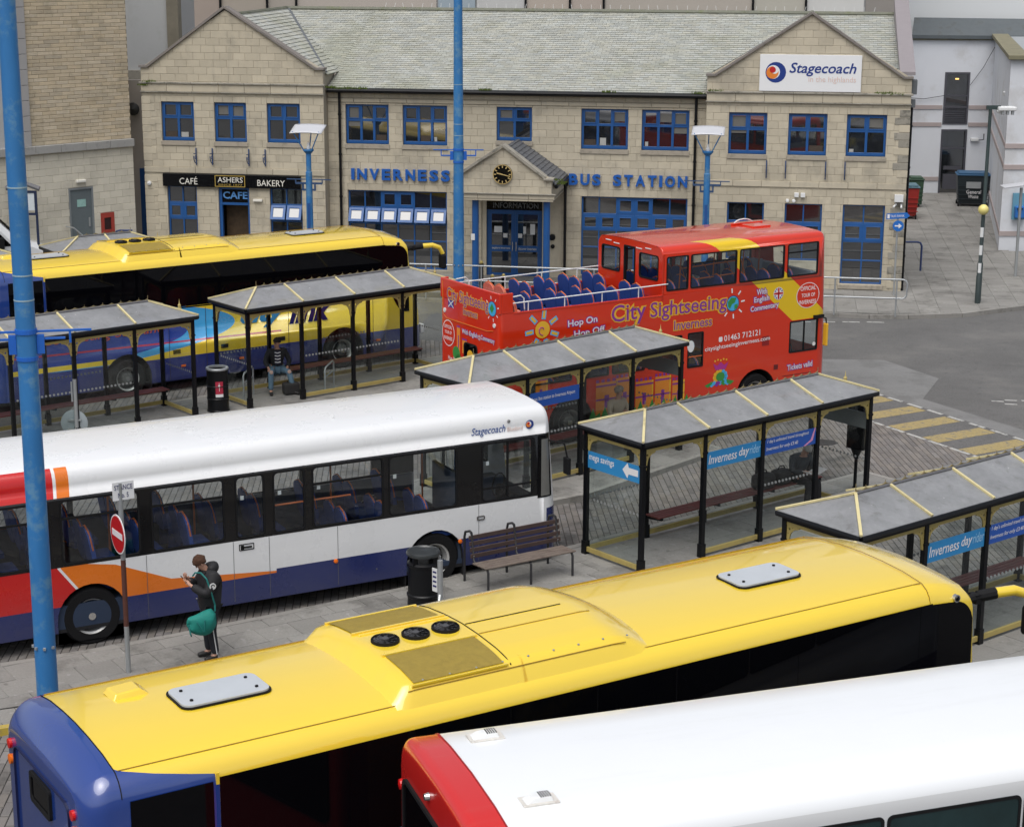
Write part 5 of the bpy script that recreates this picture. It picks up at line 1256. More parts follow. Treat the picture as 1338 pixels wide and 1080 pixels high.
    q=MB(); q.tube([(7.6,.1,2.1),(7.7,.3,2.0)],.02); q.bar((8.5,.5,1.2),(8.75,.5,1.0),.05); q.tube([(8.5+.06*math.sin(a*PI/8),.5+.22*math.cos(a*PI/8),1.3+.2*math.sin(a*PI/8)) for a in range(16)],.016,6,closed=True); q.box(8.75,.2,.6,9.0,1.6,1.2); q.build('steering_wheel',rubber,t)
    q=MB(); q.ring(7.33,1.62,7.55,1.85,.01,.01,-.003,0); q.box(7.345,-.002,1.635,7.535,.004,1.835); q.build('recess',M('deep_red',(.25,.01,.01),.5),t)
    q=MB(); q.box(8.0,-.004,.8,8.9,.0,.815); q.box(7.72,-.003,1.0,7.85,.0,1.12); q.build('panel_joint',M('joint_maroon',(.12,.01,.01),.6),t)
    # ------------- print on the side
    def pm(poly,mt,lev=1,nm='print',T=None,par=None):
        q=MB(); n=len(poly); q.add([(x,-.002-.0015*lev,z) for x,z in ccw(poly)],[tuple(range(n))]); 
        if T: q.xform(T)
        return q.build(nm,mt,par or t)
    def tx(s,x,z,w_,h,ang=0,out=None,mt=pr_w,bold=.008,**k):
        if out: text(s,t,out,(x-.02,-.003,z-.02),w_+.04,h+.04,ang=ang,bold=bold+.07,depth=.001,proud=0,**k)
        text(s,t,mt,(x,-.006,z),w_,h,ang=ang,bold=bold,depth=.001,proud=0,**k)
    tx('City',2.95,2.52,.95,.5,1.5,pr_y,pr_p); tx('Sightseeing',4.02,2.54,2.2,.45,0,pr_y,pr_p); tx('Inverness',4.7,2.28,1.1,.22,0,pr_y,pr_p)
    tx('Hop On',1.78,2.62,.78,.19,3,pr_p); tx('Hop Off',1.95,2.37,.82,.19,3,pr_p)
    tx('With',7.12,2.86,.3,.13,3,pr_p); tx('English',7.05,2.65,.45,.16,3,pr_p); tx('Commentary',6.95,2.44,.85,.16,3,pr_p)
    tx('01463 712121',6.18,1.86,1.08,.14,2); tx('citysightseeinginverness.com',5.62,1.65,1.95,.13,2); tx('Tickets valid',8.15,.93,.78,.13,2,pr_p)
    pm(rr(6.02,1.86,6.13,1.98,.03,2),pr_w)
    # globe
    pm(circ(6.4,2.735,.19,20),pr_n,1); pm(circ(6.4,2.735,.172,20),pr_c,2); pm([(6.25,2.78),(6.35,2.88),(6.5,2.86),(6.46,2.75),(6.38,2.72),(6.32,2.62),(6.27,2.66)],pr_g,3); pm([(6.45,2.7),(6.55,2.72),(6.54,2.62),(6.45,2.59)],pr_g,3)
    for k in range(8):
        if k in (3,4): continue
        a=PI*2*k/8+.1; c,s_=math.cos(a),math.sin(a)
        pm([(6.4+.25*c-.018*s_,2.735+.25*s_+.018*c),(6.4+.25*c+.018*s_,2.735+.25*s_-.018*c),(6.4+.36*c+.018*s_,2.735+.36*s_-.018*c),(6.4+.36*c-.018*s_,2.735+.36*s_+.018*c)],pr_w,1)
    # sun
    pm(circ(1.1,2.68,.19,20),pr_y,2)
    q=MB(); q.tube([(1.1+(.02+.013*k)*math.cos(k*.6),-.008,2.68+(.02+.013*k)*math.sin(k*.6)) for k in range(9)],.012,5); q.build('print',pr_m,t)
    for k in range(7):
        a=2*PI*k/7+.55; c,s_=math.cos(a),math.sin(a)
        for w2,mt,lv,r0,r1 in ((.055,pr_c,1,.23,.45),(.03,pr_y,2,.26,.42)):
            pm([(1.1+r0*c-w2*s_,2.68+r0*s_+w2*c),(1.1+r0*c+w2*s_,2.68+r0*s_-w2*c),(1.1+r1*c+w2*s_,2.68+r1*s_-w2*c),(1.1+r1*c-w2*s_,2.68+r1*s_+w2*c)],mt,lv)
    # flag disc
    def disc_flag(cx,cz,r,T=None):
        pm(circ(cx,cz,r,20),pr_w,1,T=T); pm(circ(cx,cz,r*.92,20),M('flag_blue',(.02,.03,.25),.4),2,T=T)
        for a in (0,PI/2):
            for w2,mt,lv in ((.28,pr_w,3),(.16,red_paint,4)):
                c,s_=math.cos(a),math.sin(a); L=r*.9; ww=r*w2
                pm([(cx-L*c-ww*s_,cz-L*s_+ww*c),(cx-L*c+ww*s_,cz-L*s_-ww*c),(cx+L*c+ww*s_,cz+L*s_-ww*c),(cx+L*c-ww*s_,cz+L*s_+ww*c)],mt,lv,T=T)
        for a in (PI/4,-PI/4):
            c,s_=math.cos(a),math.sin(a); L=r*.88; ww=r*.1
            pm([(cx-L*c-ww*s_,cz-L*s_+ww*c),(cx-L*c+ww*s_,cz-L*s_-ww*c),(cx+L*c+ww*s_,cz+L*s_-ww*c),(cx+L*c-ww*s_,cz+L*s_+ww*c)],pr_w,2.6,T=T)
    disc_flag(7.78,2.84,.15)
    def seal(cx,cz,r,rz,par_T=None):
        for (a,b,mt,lv) in ((1,1,pr_w,1),(.95,.95,m_or,2)): pm(circ(cx,cz,r*a,24,rz*b),mt,lv,T=par_T)
    seal(8.7,2.71,.36,.31)
    tx('OFFICIAL',8.46,2.83,.48,.1); tx('TOUR OF',8.5,2.67,.42,.09); tx('INVERNESS',8.44,2.5,.52,.1)
    # thistle
    for k in range(12):
        a=2*PI*k/12; pm(circ(6.1+.17*math.cos(a),1.02+.14*math.sin(a),.055,8),pr_y if k in range(3,9) else pr_c,1)
    pm(circ(6.1,1.03,.13,14,.11),pr_g,2); pm([(5.95,1.2),(6.25,1.2),(6.33,1.36),(6.2,1.3),(6.1,1.38),(6.0,1.3),(5.88,1.36)],pr_m,2)
    for dx,mt in ((-.36,pr_g),(-.25,pr_c),(.22,pr_c),(.3,pr_g),(-.1,pr_p),(.12,pr_g)):
        pm([(6.1+dx-.1,.86),(6.1+dx,.8),(6.1+dx+.12,.88),(6.1+dx*.6,.95)],mt,1+abs(dx))
    for k in range(5): pm(circ(5.93+k*.085,1.42+.02*(k%2),.025,8),pr_y,1)
    # castle art
    for (x,z,w_,h) in ((.3,.75,.5,.5),(.9,.9,.35,.75),(2.55,.55,.6,.75),(3.1,.5,.5,.85),(3.65,.5,.5,.7),(4.2,.45,.45,.8),(4.7,.5,.35,.6)):
        pm(rect(x,z,x+w_,z+h),pr_o,1)
        for k in range(4): pm(rect(x+k*w_/4,z+h,x+(k+.55)*w_/4,z+h+.07),pr_p,1)
        pm(rect(x,z+h-.1,x+w_,z+h-.06),pr_p,2); pm(rect(x+w_*.4,z+.15,x+w_*.6,z+h*.6),pr_p,2); pm(rect(x,z+h*.45,x+w_,z+h*.5),pr_p,2); pm(rect(x+w_-.04,z,x+w_,z+h),pr_y,2)
    for k in range(9):
        x=2.5+k*.33; pm([(x-.15,.4),(x+.2,.4),(x+.17,.62),(x+.05,.55),(x-.02,.75),(x-.1,.58)],pr_g,3)
    # telephone icon done; rear print
    TR=Matrix(((0,1,0,0),(-1,0,0,W),(0,0,1,0),(0,0,0,1)))
    def rt(s,x,z,w_,h,mt=pr_w,out=None,ang=0):
        for mm,e,d in ((out,.015,-.004),(mt,0,-.008)):
            if mm is None: continue
            o=text(s,t,mm,(d,W-x+e,z-e),w_+2*e,h+2*e,bold=.07 if e else .005,depth=.001,proud=0,yaw=-90,ang=ang)
    rt('City Sightseeing',.3,3.05,1.75,.34,pr_p,pr_y); rt('Inverness',1.0,2.88,.6,.16,pr_p,pr_y)
    T2=TR
    pm(circ(2.2,3.2,.17,20),pr_n,1,T=T2); pm(circ(2.2,3.2,.155,20),pr_c,2,T=T2); pm([(2.1,3.2),(2.2,3.32),(2.28,3.22),(2.2,3.1)],pr_g,3,T=T2)
    for k in range(8):
        a=2*PI*k/8+.2; c,s_=math.cos(a),math.sin(a)
        if k in (4,): continue
        pm([(2.2+.21*c-.012*s_,3.2+.21*s_+.012*c),(2.2+.21*c+.012*s_,3.2+.21*s_-.012*c),(2.2+.28*c+.012*s_,3.2+.28*s_-.012*c),(2.2+.28*c-.012*s_,3.2+.28*s_+.012*c)],pr_w,1,T=T2)
    pm(rect(.35,2.95,.58,3.12),M('flag_blue',(.02,.03,.25),.4),1,T=T2)
    for a,b in (((.35,2.95),(.58,3.12)),((.35,3.12),(.58,2.95))): pm([(a[0],a[1]-.015),(b[0],b[1]-.015),(b[0],b[1]+.015),(a[0],a[1]+.015)],pr_w,2,T=T2)
    q=MB(); q.tube([(-.008,W-.1,3.5),(-.008,W-.14,2.75),(-.008,W-.3,2.68),(-.008,.5,2.68),(-.008,.25,2.72)],.006,5); q.build('print',pr_o,t)
    for x in (.2,2.3):
        q=MB(); q.lathe([(0,-.02),(.05,-.02),(.05,0)],(x,0,2.85),12,axis='y'); q.xform(TR); q.build('rear_lamp',white_p,t,fix=True)
    pm(circ(.35,2.35,.27,20,.3),pr_w,1,T=TR); pm(circ(.35,2.35,.25,20,.28),m_or,2,T=TR)
    rt('OFFICIAL',.18,2.45,.34,.08); rt('TOUR OF',.2,2.33,.3,.07); rt('INVERNESS',.17,2.19,.36,.08)
    rt('With English',.95,2.42,.65,.13,pr_w,pr_p); rt('Commentary',1.75,2.42,.55,.13,pr_w,pr_p)
    disc_flag(1.67,2.47,.06,T=TR)
    q=MB(); q.ring(1.02,1.85,1.6,2.28,.03,.1,-.012,.0); q.xform(TR); q.build('rear_window_frame',rubber,t,fix=True)
    q=MB(); q.plate(rr(1.03,1.86,1.59,2.27,.09,4),[],-.006,-.001); q.xform(TR); q.build('rear_window',coach_glass,t,fix=True)
    for (x,z,w_,h) in ((.72,1.95,.14,.6),(.95,2.0,.2,.3),(1.62,1.8,.22,.25),(1.9,1.75,.2,.25),(2.12,1.7,.15,.22)):
        pm(rect(x,z,x+w_,z+h),pr_o,1,T=TR); pm(rect(x,z+h,x+w_,z+h+.04),pr_p,2,T=TR); pm(rect(x+w_*.35,z+.05,x+w_*.6,z+h*.7),pr_p,2,T=TR)
    for x,z,r in ((.7,1.95,.16),(.8,1.8,.14),(1.5,1.72,.15),(1.75,1.68,.14),(2.0,1.62,.14),(1.15,1.8,.12)): pm(circ(x,z,r,12),pr_g,3,T=TR)
    pm(circ(1.3,2.0,.13,12),pr_y,5,T=TR)
    rt('Hop On',.35,1.72,.33,.12); rt('Hop Off',.35,1.48,.33,.12)
    q=MB(); q.plate(rect(.78,1.35,1.62,1.8),[],-.015,0); q.xform(TR); q.build('route_board',black_gloss,t,fix=True)
    text('Frequent',t,pr_w,(-.02,W-1.0,1.6),.5,.14,depth=.001,proud=0,yaw=-90); text('Tours',t,pr_w,(-.02,W-1.1,1.42),.35,.12,depth=.001,proud=0,yaw=-90)
    for yy in (.2,W-.2):
        q=MB(); q.box(-.02,yy-.08,.9,.02,yy+.08,1.4); q.build('tail_light',red_l,t,bevel=.02)
make_dd()
# ================================================================ SHELTERS
roofp=translucent('shelter_roof',(.75,.77,.78),(.33,.335,.345),.66,.28)
seat_red=M('bench_red',(.15,.04,.035),.6,var=.2,vs=6,dirt=(.15,.09,.07),dscale=4)
strip_l=M('strip_blue',(.03,.25,.55),.4,var=.04); strip_d=M('strip_royal',(.02,.09,.4),.4,var=.04); strip_g=M('strip_back',(.14,.16,.16),.5,var=.05)
dotm=M('etched_dot',(.26,.27,.27),.6,var=.1)
BL=SL/4
def make_shelter(label,S,ads='rider',nb_=4,sign=True):
    t=thing('bus_shelter',label,'shelter',(S[0][0],S[0][1],.12),S[1],group='black and gold bus shelters')
    # local: x along, y away (front row y=0, back row y=SD); z=0 at platform
    L=BL*nb_; he=2.365; hr=2.71
    pm_=MB(); pm_.box(-.04,-.04,0,.04,.04,he-.04); pm_.box(-.055,-.055,0,.055,.055,.25); pm_.box(-.05,-.05,1.93,.05,.05,1.97); me=pm_.mesh('post',black_metal)
    for k in range(nb_+1):
        for y in (0,SD): inst('post',me,t,(k*BL,y,0))
    ov=.095
    g=MB(); 
    for y in (-ov,SD+ov): g.tube([(-ov,y,he),(L+ov,y,he)],.05,8); g.box(-.04,(-.04 if y<0 else SD-.04),he-.11,L+.04,(.04 if y<0 else SD+.04),he-.04)
    for x in (-ov,L+ov): g.tube([(x,-ov,he),(x,SD+ov,he)],.05,8); g.box((-.04 if x<0 else L-.04),0,he-.11,(.04 if x<0 else L+.04),SD,he-.04)
    g.build('gutter',black_metal,t,smooth=40)
    g=MB()
    for y in (0,SD): g.box(0,y-.02,he-.17,L,y+.02,he-.11)
    for x in (0,L): g.box(x-.02,0,he-.17,x+.02,SD,he-.11)
    g.build('fascia',gold,t)
    # gold spandrels with holes
    def bracket_poly(sx):
        p=[(0,0),(.25,0),(.235,-.03),(.17,-.045),(.12,-.075),(.08,-.12),(.058,-.18),(.045,-.26),(.035,-.32),(0,-.33)]
        return [(x*sx,z) for x,z in p]
    for sx in (1,-1):
        b=MB(); hs=[[(sx*(.052+.024*math.cos(a)),-.055+.024*math.sin(a)) for a in [PI*2*k/8 for k in range(8)]],[(sx*(.032+.012*math.cos(a)),-.13+.012*math.sin(a)) for a in [PI*2*k/6 for k in range(6)]],[(sx*(.115+.011*math.cos(a)),-.028+.011*math.sin(a)) for a in [PI*2*k/6 for k in range(6)]]]
        b.plate(bracket_poly(sx),hs,-.012,.012); mb_=b.mesh('corner_bracket',gold)
        bm=bmesh.new(); bm.from_mesh(mb_); bmesh.ops.recalc_face_normals(bm,faces=bm.faces); bm.to_mesh(mb_); bm.free()
        for k in range(nb_+1):
            if (k==nb_ and sx>0) or (k==0 and sx<0): continue
            for y in (0,SD): inst('corner_bracket',mb_,t,(k*BL+sx*.04,y,he-.17))
        for x in (0,L): inst('corner_bracket',mb_,t,(x,(.04 if sx>0 else SD-.04),he-.17),(0,0,PI/2))
    # roof: sheets and gold glazing bars
    ri=.712; e=ov+.02; yc=SD/2; zr=hr; ze=he+.045
    A_=[(-e,-e,ze),(L+e,-e,ze),(L+e,SD+e,ze),(-e,SD+e,ze)]; r0=(ri,yc,zr); r1=(L-ri,yc,zr)
    def lerp(a,b,k): return tuple(a[i]+(b[i]-a[i])*k for i in range(3))
    def sheet(q):
        m=MB(); n=len(q); m.add([p for p in q]+[(p[0],p[1],p[2]-.012) for p in q],[tuple(range(n)),tuple(range(2*n-1,n-1,-1))]+[(i,i+n,(i+1)%n+n,(i+1)%n) for i in range(n)]); m.build('roof_sheet',roofp,t,fix=True)
    for y0,sg in ((-e,1),(SD+e,-1)):
        pts=[(-e,y0,ze)]+[(k*BL,y0,ze) for k in range(1,nb_)]+[(L+e,y0,ze)]
        tops=[r0]+[(k*BL,yc,zr) for k in range(1,nb_)]+[r1]
        for i in range(nb_):
            q=[pts[i],pts[i+1],tops[i+1],tops[i]]; sheet(q)
        for i in range(0,nb_+1): bars=MB(); bars.bar((pts[i][0],pts[i][1],pts[i][2]+.018),(tops[i][0],tops[i][1],tops[i][2]+.018),.045,.03); bars.build('glazing_bar',M('pale_gold_paint',(.62,.54,.29),.5,var=.12,vs=8,dirt=(.3,.25,.13),damt=.5),t)
    sheet([A_[0],r0,A_[3]]); sheet([A_[1],A_[2],r1])
    # cresting with scallops and spikes
    c=MB(); nS=int((L-2*ri)/.225); w_=(L-2*ri)/nS
    for k in range(nS):
        x=ri+k*w_; arc=[(x+w_*j/6,zr+.035+.035*((abs(j-3)/3)**2)) for j in range(7)]
        c.prism([(x,zr-.03),(x+w_,zr-.03)]+arc[::-1],yc-.01,yc+.01)
        if k%2: c.bar((x,yc,zr+.05),(x,yc,zr+.105),.007)
    c.bar((ri,yc,zr+.0),(ri,yc,zr+.16),.009); c.bar((L-ri,yc,zr),(L-ri,yc,zr+.14),.009); c.build('ridge_cresting',M('dull_gold',(.2,.16,.075),.6,var=.2,vs=6),t)
    c=MB(); c.tube([(ri,yc,zr+.01),(L-ri,yc,zr+.01)],.03,6); c.build('ridge_roll',M('grey_lead',(.12,.12,.13),.6),t)
    c=MB(); c.lathe([(.0,he-.05),(.045,he),(.05,he+.09),(.03,he+.13),(.04,he+.16),(.012,he+.2),(.0,he+.32)],(L+.1,SD*.5,0),10); c.build('finial',gold,t,smooth=50)
    # glazing
    def pane(x0,x1,y,dots=True,sil=True,ad=None,name='glass_panel'):
        m=MB(); m.box(x0+.045,y-.004,.14,x1-.045,y+.004,he-.2); p=m.build(name,shelter_glass,t)
        if sil: s=MB(); s.box(x0+.04,y-.022,.05,x1-.04,y+.022,.14); s.build('bottom_rail',gold,t,bevel=.005)
        if dots:
            d=MB(); n=int((x1-x0-.15)/.095)
            for k in range(n): d.prism(circ(x0+.12+k*.095,1.06,.026,8),y-.008,y+.006)
            tag(d.build('etched_dot',dotm,p),kind='stuff')
        return p
    for k in range(nb_): pane(k*BL,(k+1)*BL,SD,dots=k%2==0)
    for k in (1,2):
        if k<nb_-1: pane(k*BL,(k+1)*BL,0,dots=(k==2 or ads!='rider'))
    for x in (0,L):
        m=MB(); m.box(x-.004,.045,.14,x+.004,SD-.045,he-.2); p=m.build('glass_panel',shelter_glass,t)
        s=MB(); s.box(x-.022,.04,.05,x+.022,SD-.04,.14); s.build('bottom_rail',gold,t,bevel=.005)
        d=MB(); n=int((SD-.15)/.095)
        for k in range(n):
            cy=.1+k*.095; d.add([(x-.008,cy+.026*math.cos(a),1.06+.026*math.sin(a)) for a in [2*PI*j/8 for j in range(8)]],[tuple(range(8))])
        tag(d.build('etched_dot',dotm,p,fix=True),kind='stuff')
    # advert strips
    if ads:
        z0,z1=1.63,1.94
        def strip(k,mt):
            m=MB(); m.box(k*BL+.05,-.014,z0,(k+1)*BL-.05,-.006,z1); m.build('advert_strip',mt,t)
        if ads=='rider':
            strip(1,strip_l); strip(2,strip_d)
            text('Inverness',t,pr_w,(BL+.1,-.014,z0+.08),.72,.17,shear=.2,bold=.008,depth=.001); text('day',t,pr_w,(BL+.87,-.014,z0+.06),.27,.2,shear=.2,bold=.012,depth=.001); text('rider',t,M('pale_text',(.35,.6,.8),.5),(BL+1.15,-.014,z0+.1),.28,.16,shear=.2,depth=.001)
            text("1 day's unlimited travel throughout",t,pr_w,(2*BL+.12,-.014,z0+.2),1.12,.085,shear=.2,bold=.0,depth=.001); text('Inverness for only £3.40',t,pr_w,(2*BL+.1,-.014,z0+.06),.85,.085,shear=.2,bold=.0,depth=.001)
            m=MB(); m.add([(2*BL+1.1,-.016,z0),(2*BL+1.3,-.016,z0+.1),(2*BL+1.4,-.016,z1),(2*BL+1.43,-.016,z1),(2*BL+1.36,-.016,z0+.08),(2*BL+1.16,-.016,z0)],[(0,1,2,3,4,5)]); m.build('advert_swoosh',M('pink_print',(.7,.3,.5),.5),t,fix=True)
        else:
            strip(1,strip_d); text('fares: bus station to Inverness Airport',t,pr_w,(BL+.12,-.014,z0+.12),1.2,.1,depth=.001)
        # end strips
        e_=MB(); e_.box(-.014,.05,z0,-.006,SD-.05,z1); e_.build('advert_strip',strip_l if ads=='rider' else strip_d,t)
        if ads=='rider':
            text('mega savings',t,pr_w,(-.016,SD-.08,z0+.12),.66,.15,bold=.008,shear=.1,depth=.001,yaw=-90,proud=0)
            m=MB(); m.add([(-.018,.5,z0+.17),(-.018,.62-.25,z0+.31),(-.018,.34,z0+.23),(-.018,.1,z0+.23),(-.018,.1,z0+.11),(-.018,.34,z0+.11),(-.018,.37,z0+.03)],[(0,1,2,3,4,5,6)]); m.build('advert_arrow',pr_w,t,fix=True)
        e_=MB(); e_.box(L+.006,.05,z0+.02,L+.014,SD-.05,z1+.02); e_.box(L-.014,.05,z0+.02,L-.006,SD-.05,z1+.02); e_.build('advert_back',strip_g,t)
    # seat
    for k,y in enumerate((SD-.42,SD-.33,SD-.24,SD-.15)):
        m=MB(); m.box(BL*.95,y,.46,BL*(nb_-.05),y+.075,.49); m.build('seat_slat',seat_red,t,bevel=.004)
    for k in range(1,nb_+1):
        x=min(k*BL,BL*nb_-.15); m=MB(); m.bar((x,SD-.02,.4),(x,SD-.44,.45),.04,.05); m.build('seat_bracket',black_metal,t)
    return t
sh4=make_shelter('black and gold shelter with a mega savings end strip, right of the slatted bench',S4)
sh5=copy_tree(sh4,None,(S5[0][0],S5[0][1],.12),S5[1],'nearest shelter, at the right edge behind the front of the foreground coach')
sh3=make_shelter('shelter in front of the red double decker with an airport fares strip',S3,ads='airport')
sh2=make_shelter('shelter before the yellow coach with a man in jeans at its left end',S2,ads=None)
sh1=copy_tree(sh2,None,(S1[0][0],S1[0][1],.12),S1[1],'shelter at the left edge behind the tall blue pole, left of the oil drum bin')
s0=copy_tree(sh2,None,(-17.7,45.95,.12),33,'shelter mostly hidden behind the coach roof at the far left below the white coach')
s00=make_shelter('shelter whose grey roof shows just above the coach roof near the grey door',((-12.3,50.75),34),ads=None,nb_=2)
# ================================================================ STREET FURNITURE
def tall_pole(name,label,x,y,h,r0,r1,zb,hs=.47,head=False,deg=0,grp='tall blue poles with banner brackets'):
    t=thing(name,label,'pole',(x,y,.1),deg,group=grp)
    m=MB(); m.lathe([(r0,0),(r0+(r1-r0)*.45,h*.45),(r1,h)],(0,0,0),24); m.build('shaft',pole_blue,t,smooth=40)
    m=MB(); m.lathe([(r0*1.7,0),(r0*1.7,.03),(r0*1.05,.04)],(0,0,0),20)
    for a in range(4): m.lathe([(.02,.03),(.02,.07)],(r0*1.4*math.cos(a*PI/2+.4),r0*1.4*math.sin(a*PI/2+.4),0),6)
    m.build('base_plate',steel,t)
    rad=lambda z:r0+(r1-r0)*z/h
    m=MB()
    for z in (zb+.75,zb+.42,zb+1.9): m.lathe([(rad(z)+.004,z),(rad(z)+.004,z+.018)],(0,0,0),24)
    m.build('joint_band',M('pale_band',(.3,.42,.48),.6),t)
    bm_=M('bracket_blue',(.015,.12,.5),.4,var=.15,vs=5); rr0=rad(zb)
    for sg in (-1,1):
        m=MB(); m.bar((sg*rr0,0,zb),(sg*(rr0+hs*1.15),0,zb+.0),.03,.03); m.bar((sg*rr0,0,zb-.17),(sg*(rr0+hs*.72),0,zb-.17+.0),.035,.04) if hs<.6 else m.bar((sg*rr0,0,zb-.1),(sg*(rr0+hs*.6),0,zb-.1),.03,.03)
        m.bar((sg*(rr0+hs*.7),0,zb),(sg*(rr0+hs*.7),0,zb-.17),.03,.03); m.box(sg*rr0,-.03,zb-.3,sg*(rr0+.1),.03,zb-.04) ; m.build('banner_bracket',bm_,t,bevel=.004)
    m=MB(); m.lathe([(rr0+.015,zb-.38),(rr0+.015,zb-.33)],(0,0,0),20); m.lathe([(rr0+.015,zb-.02),(rr0+.015,zb+.04)],(0,0,0),20); m.build('clamp_band',bm_,t)
    m=MB()
    for z in (1.35,): 
        for a in range(8): m.lathe([(0,-rad(z)-.03),(.022,-rad(z)-.02),(.022,-rad(z)+.02)],(0,0,z),6,axis='y') if a==0 else m.bar((rad(z)*math.cos(a*PI/4),rad(z)*math.sin(a*PI/4),z),((rad(z)+.03)*math.cos(a*PI/4),(rad(z)+.03)*math.sin(a*PI/4),z),.035)
    m.build('bolt',steel,t)
    if head:
        for a in range(6):
            m=MB(); an=a*PI/3; m.box(-.25,1.0,h-.1,.25,1.15,h+.25); m.xform(Matrix.Rotation(an,4,'Z')); m.build('floodlight',steel,t)
        m=MB(); m.tube([(1.05*math.cos(a*PI/8),1.05*math.sin(a*PI/8),h) for a in range(16)],.04,6,closed=True); m.bar((-1,0,h),(1,0,h),.06); m.bar((0,-1,h),(0,1,h),.06); m.build('head_frame',steel,t)
    return t
tall_pole('tall_pole','tall blue pole at the left edge with peeling paint and banner brackets',-6.42,24.2,15,.15,.10,5.75,.62,head=True,deg=12)
tall_pole('tall_pole','tall blue pole in front of the station entrance rising past the roof',-1.62,55.6,15,.17,.10,4.78,.52,head=True)
def street_lamp(label,x,y):
    t=thing('street_lamp',label,'street lamp',(x,y,.12),-8.87,group='blue street lamps with white canopies')
    m=MB(); m.lathe([(.11,0),(.1,3.8),(.1,3.84),(.08,3.86),(.08,4.4),(.17,4.5),(.17,4.54),(0,4.55)],(0,0,0),20); m.build('post',pole_blue,t,smooth=40)
    m=MB(); m.box(-.045,-.112,1.9,.045,-.1,2.9); m.build('access_panel',M('panel_blue',(.01,.07,.25),.5),t)
    for k,(dx,dy) in enumerate(((-.36,-.25),(.36,-.25),(.0,.35))):
        m=MB(); m.tube([(dx*.25,dy*.25,4.45),(dx*1.15,dy*1.15,5.1)],.018,6); m.build('canopy_strut',pole_blue,t)
    m=MB(); n=12; vs=[]
    for i in range(n+1):
        for j in range(7):
            u=-1+2*i/n; v=-1+2*j/6; vs.append((.5*u,.34*v,5.19+.1*v-.03*u*u))
    m.add(vs,[(i*7+j,(i+1)*7+j,(i+1)*7+j+1,i*7+j+1) for i in range(n) for j in range(6)]); c=m.build('canopy',M('canopy_white',(.5,.51,.54),.4,var=.05),t,smooth=50)
    md=c.modifiers.new('s','SOLIDIFY'); md.thickness=.025
    m=MB(); m.lathe([(.05,4.5),(.06,4.6),(.02,4.75),(.0,4.76)],(0,0,0),12); m.build('lamp',white_p,t)
    bb=M('arm_navy',(.03,.07,.16),.5)
    m=MB(); m.bar((-.7,-.02,3.62),(.7,-.02,3.62),.03); m.bar((-.42,-.02,3.5),(.42,-.02,3.5),.05,.06); m.bar((-.2,-.02,3.3),(.2,-.02,3.3),.04,.06)
    for sg in (-1,1): m.bar((sg*.19,-.02,3.28),(sg*.19,-.02,3.5),.05); m.bar((sg*.42,-.02,3.5),(sg*.42,-.02,3.62),.03)
    m.build('banner_bracket',bb,t)
street_lamp('blue street lamp with white canopy in front of the bakery café',-6.28,57.6); street_lamp('blue street lamp with white canopy between the letters and the right gable',5.97,57.6)
# belisha beacon and lamp post
t=thing('belisha_beacon','black and white banded beacon pole with a yellow globe on the right pavement','beacon',(14.33,56.78,.12),0)
m=MB(); m.lathe([(.085,0),(.085,.85),(.05,.9),(.05,2.78)],(0,0,0),16); m.build('pole',M('beacon_dark',(.03,.045,.045),.5,var=.2),t,smooth=40)
for z in (.95,1.5,2.05): 
    m=MB(); m.lathe([(.052,z),(.052,z+.3)],(0,0,0),16); m.build('white_band',white_p,t,smooth=40)
m=MB(); m.lathe([(0,2.74)]+[(.16*math.sin(a*PI/12),2.89-.16*math.cos(a*PI/12)) for a in range(1,12)]+[(0,3.05)],(0,0,0),20); m.build('globe',M('beacon_yellow',(.75,.65,.22),.35,var=.05),t,smooth=80)
t=thing('lamp_post','dark lamp post with a camera cluster beside the banded beacon','lamp post',(14.41,57.05,.12),0)
m=MB(); m.lathe([(.09,0),(.085,1.2),(.06,1.25),(.05,6.0)],(0,0,0),16); m.build('post',M('post_green',(.035,.055,.055),.45,var=.2),t,smooth=40)
m=MB(); m.bar((-.12,0,5.95),(.3,0,5.95),.1,.12); m.build('arm',M('post_green',(.035,.055,.055)),t)
m=MB(); m.box(.2,-.2,5.86,.75,.2,5.98); m.lathe([(.0,5.76),(.12,5.8),(.13,5.88)],(.3,0,0),12); m.build('lamp_head',white_p,t,bevel=.03)
for x in (.35,.5,.65):
    m=MB(); m.box(x-.04,-.15,5.74,x+.04,-.03,5.86); m.build('camera',steel,t,bevel=.01)
# taxi sign post
t=thing('sign_post','grey post with blue fingerpost sign and round arrow sign at the right gable','sign',(12.0,58.05,.12),-4)
m=MB(); m.tube([(0,0,0),(0,0,2.62)],.03,10); m.build('post',steel,t,smooth=40)
sgb=M('road_sign_blue',(.015,.14,.5),.4,var=.05)
m=MB(); m.plate([(-.36,2.4),(.27,2.44),(.36,2.52),(.27,2.62),(-.36,2.58)],[],-.05,-.035); m.build('finger_sign',sgb,t,fix=True)
text('TAXI RANK',t,pr_w,(-.24,-.052,2.46),.44,.08,ang=3); m=MB(); m.prism(rect(-.33,2.43,-.26,2.56),-.056,-.052); m.build('symbol',pr_w,t)
m=MB(); m.plate(circ(.02,2.2,.17,20),[],-.05,-.035); m.build('round_sign',sgb,t,fix=True)
m=MB(); m.prism([(-.09,2.18),(.03,2.18),(.03,2.12),(.13,2.2),(.03,2.28),(.03,2.22),(-.09,2.22)],-.056,-.052); m.build('symbol',pr_w,t,fix=True)
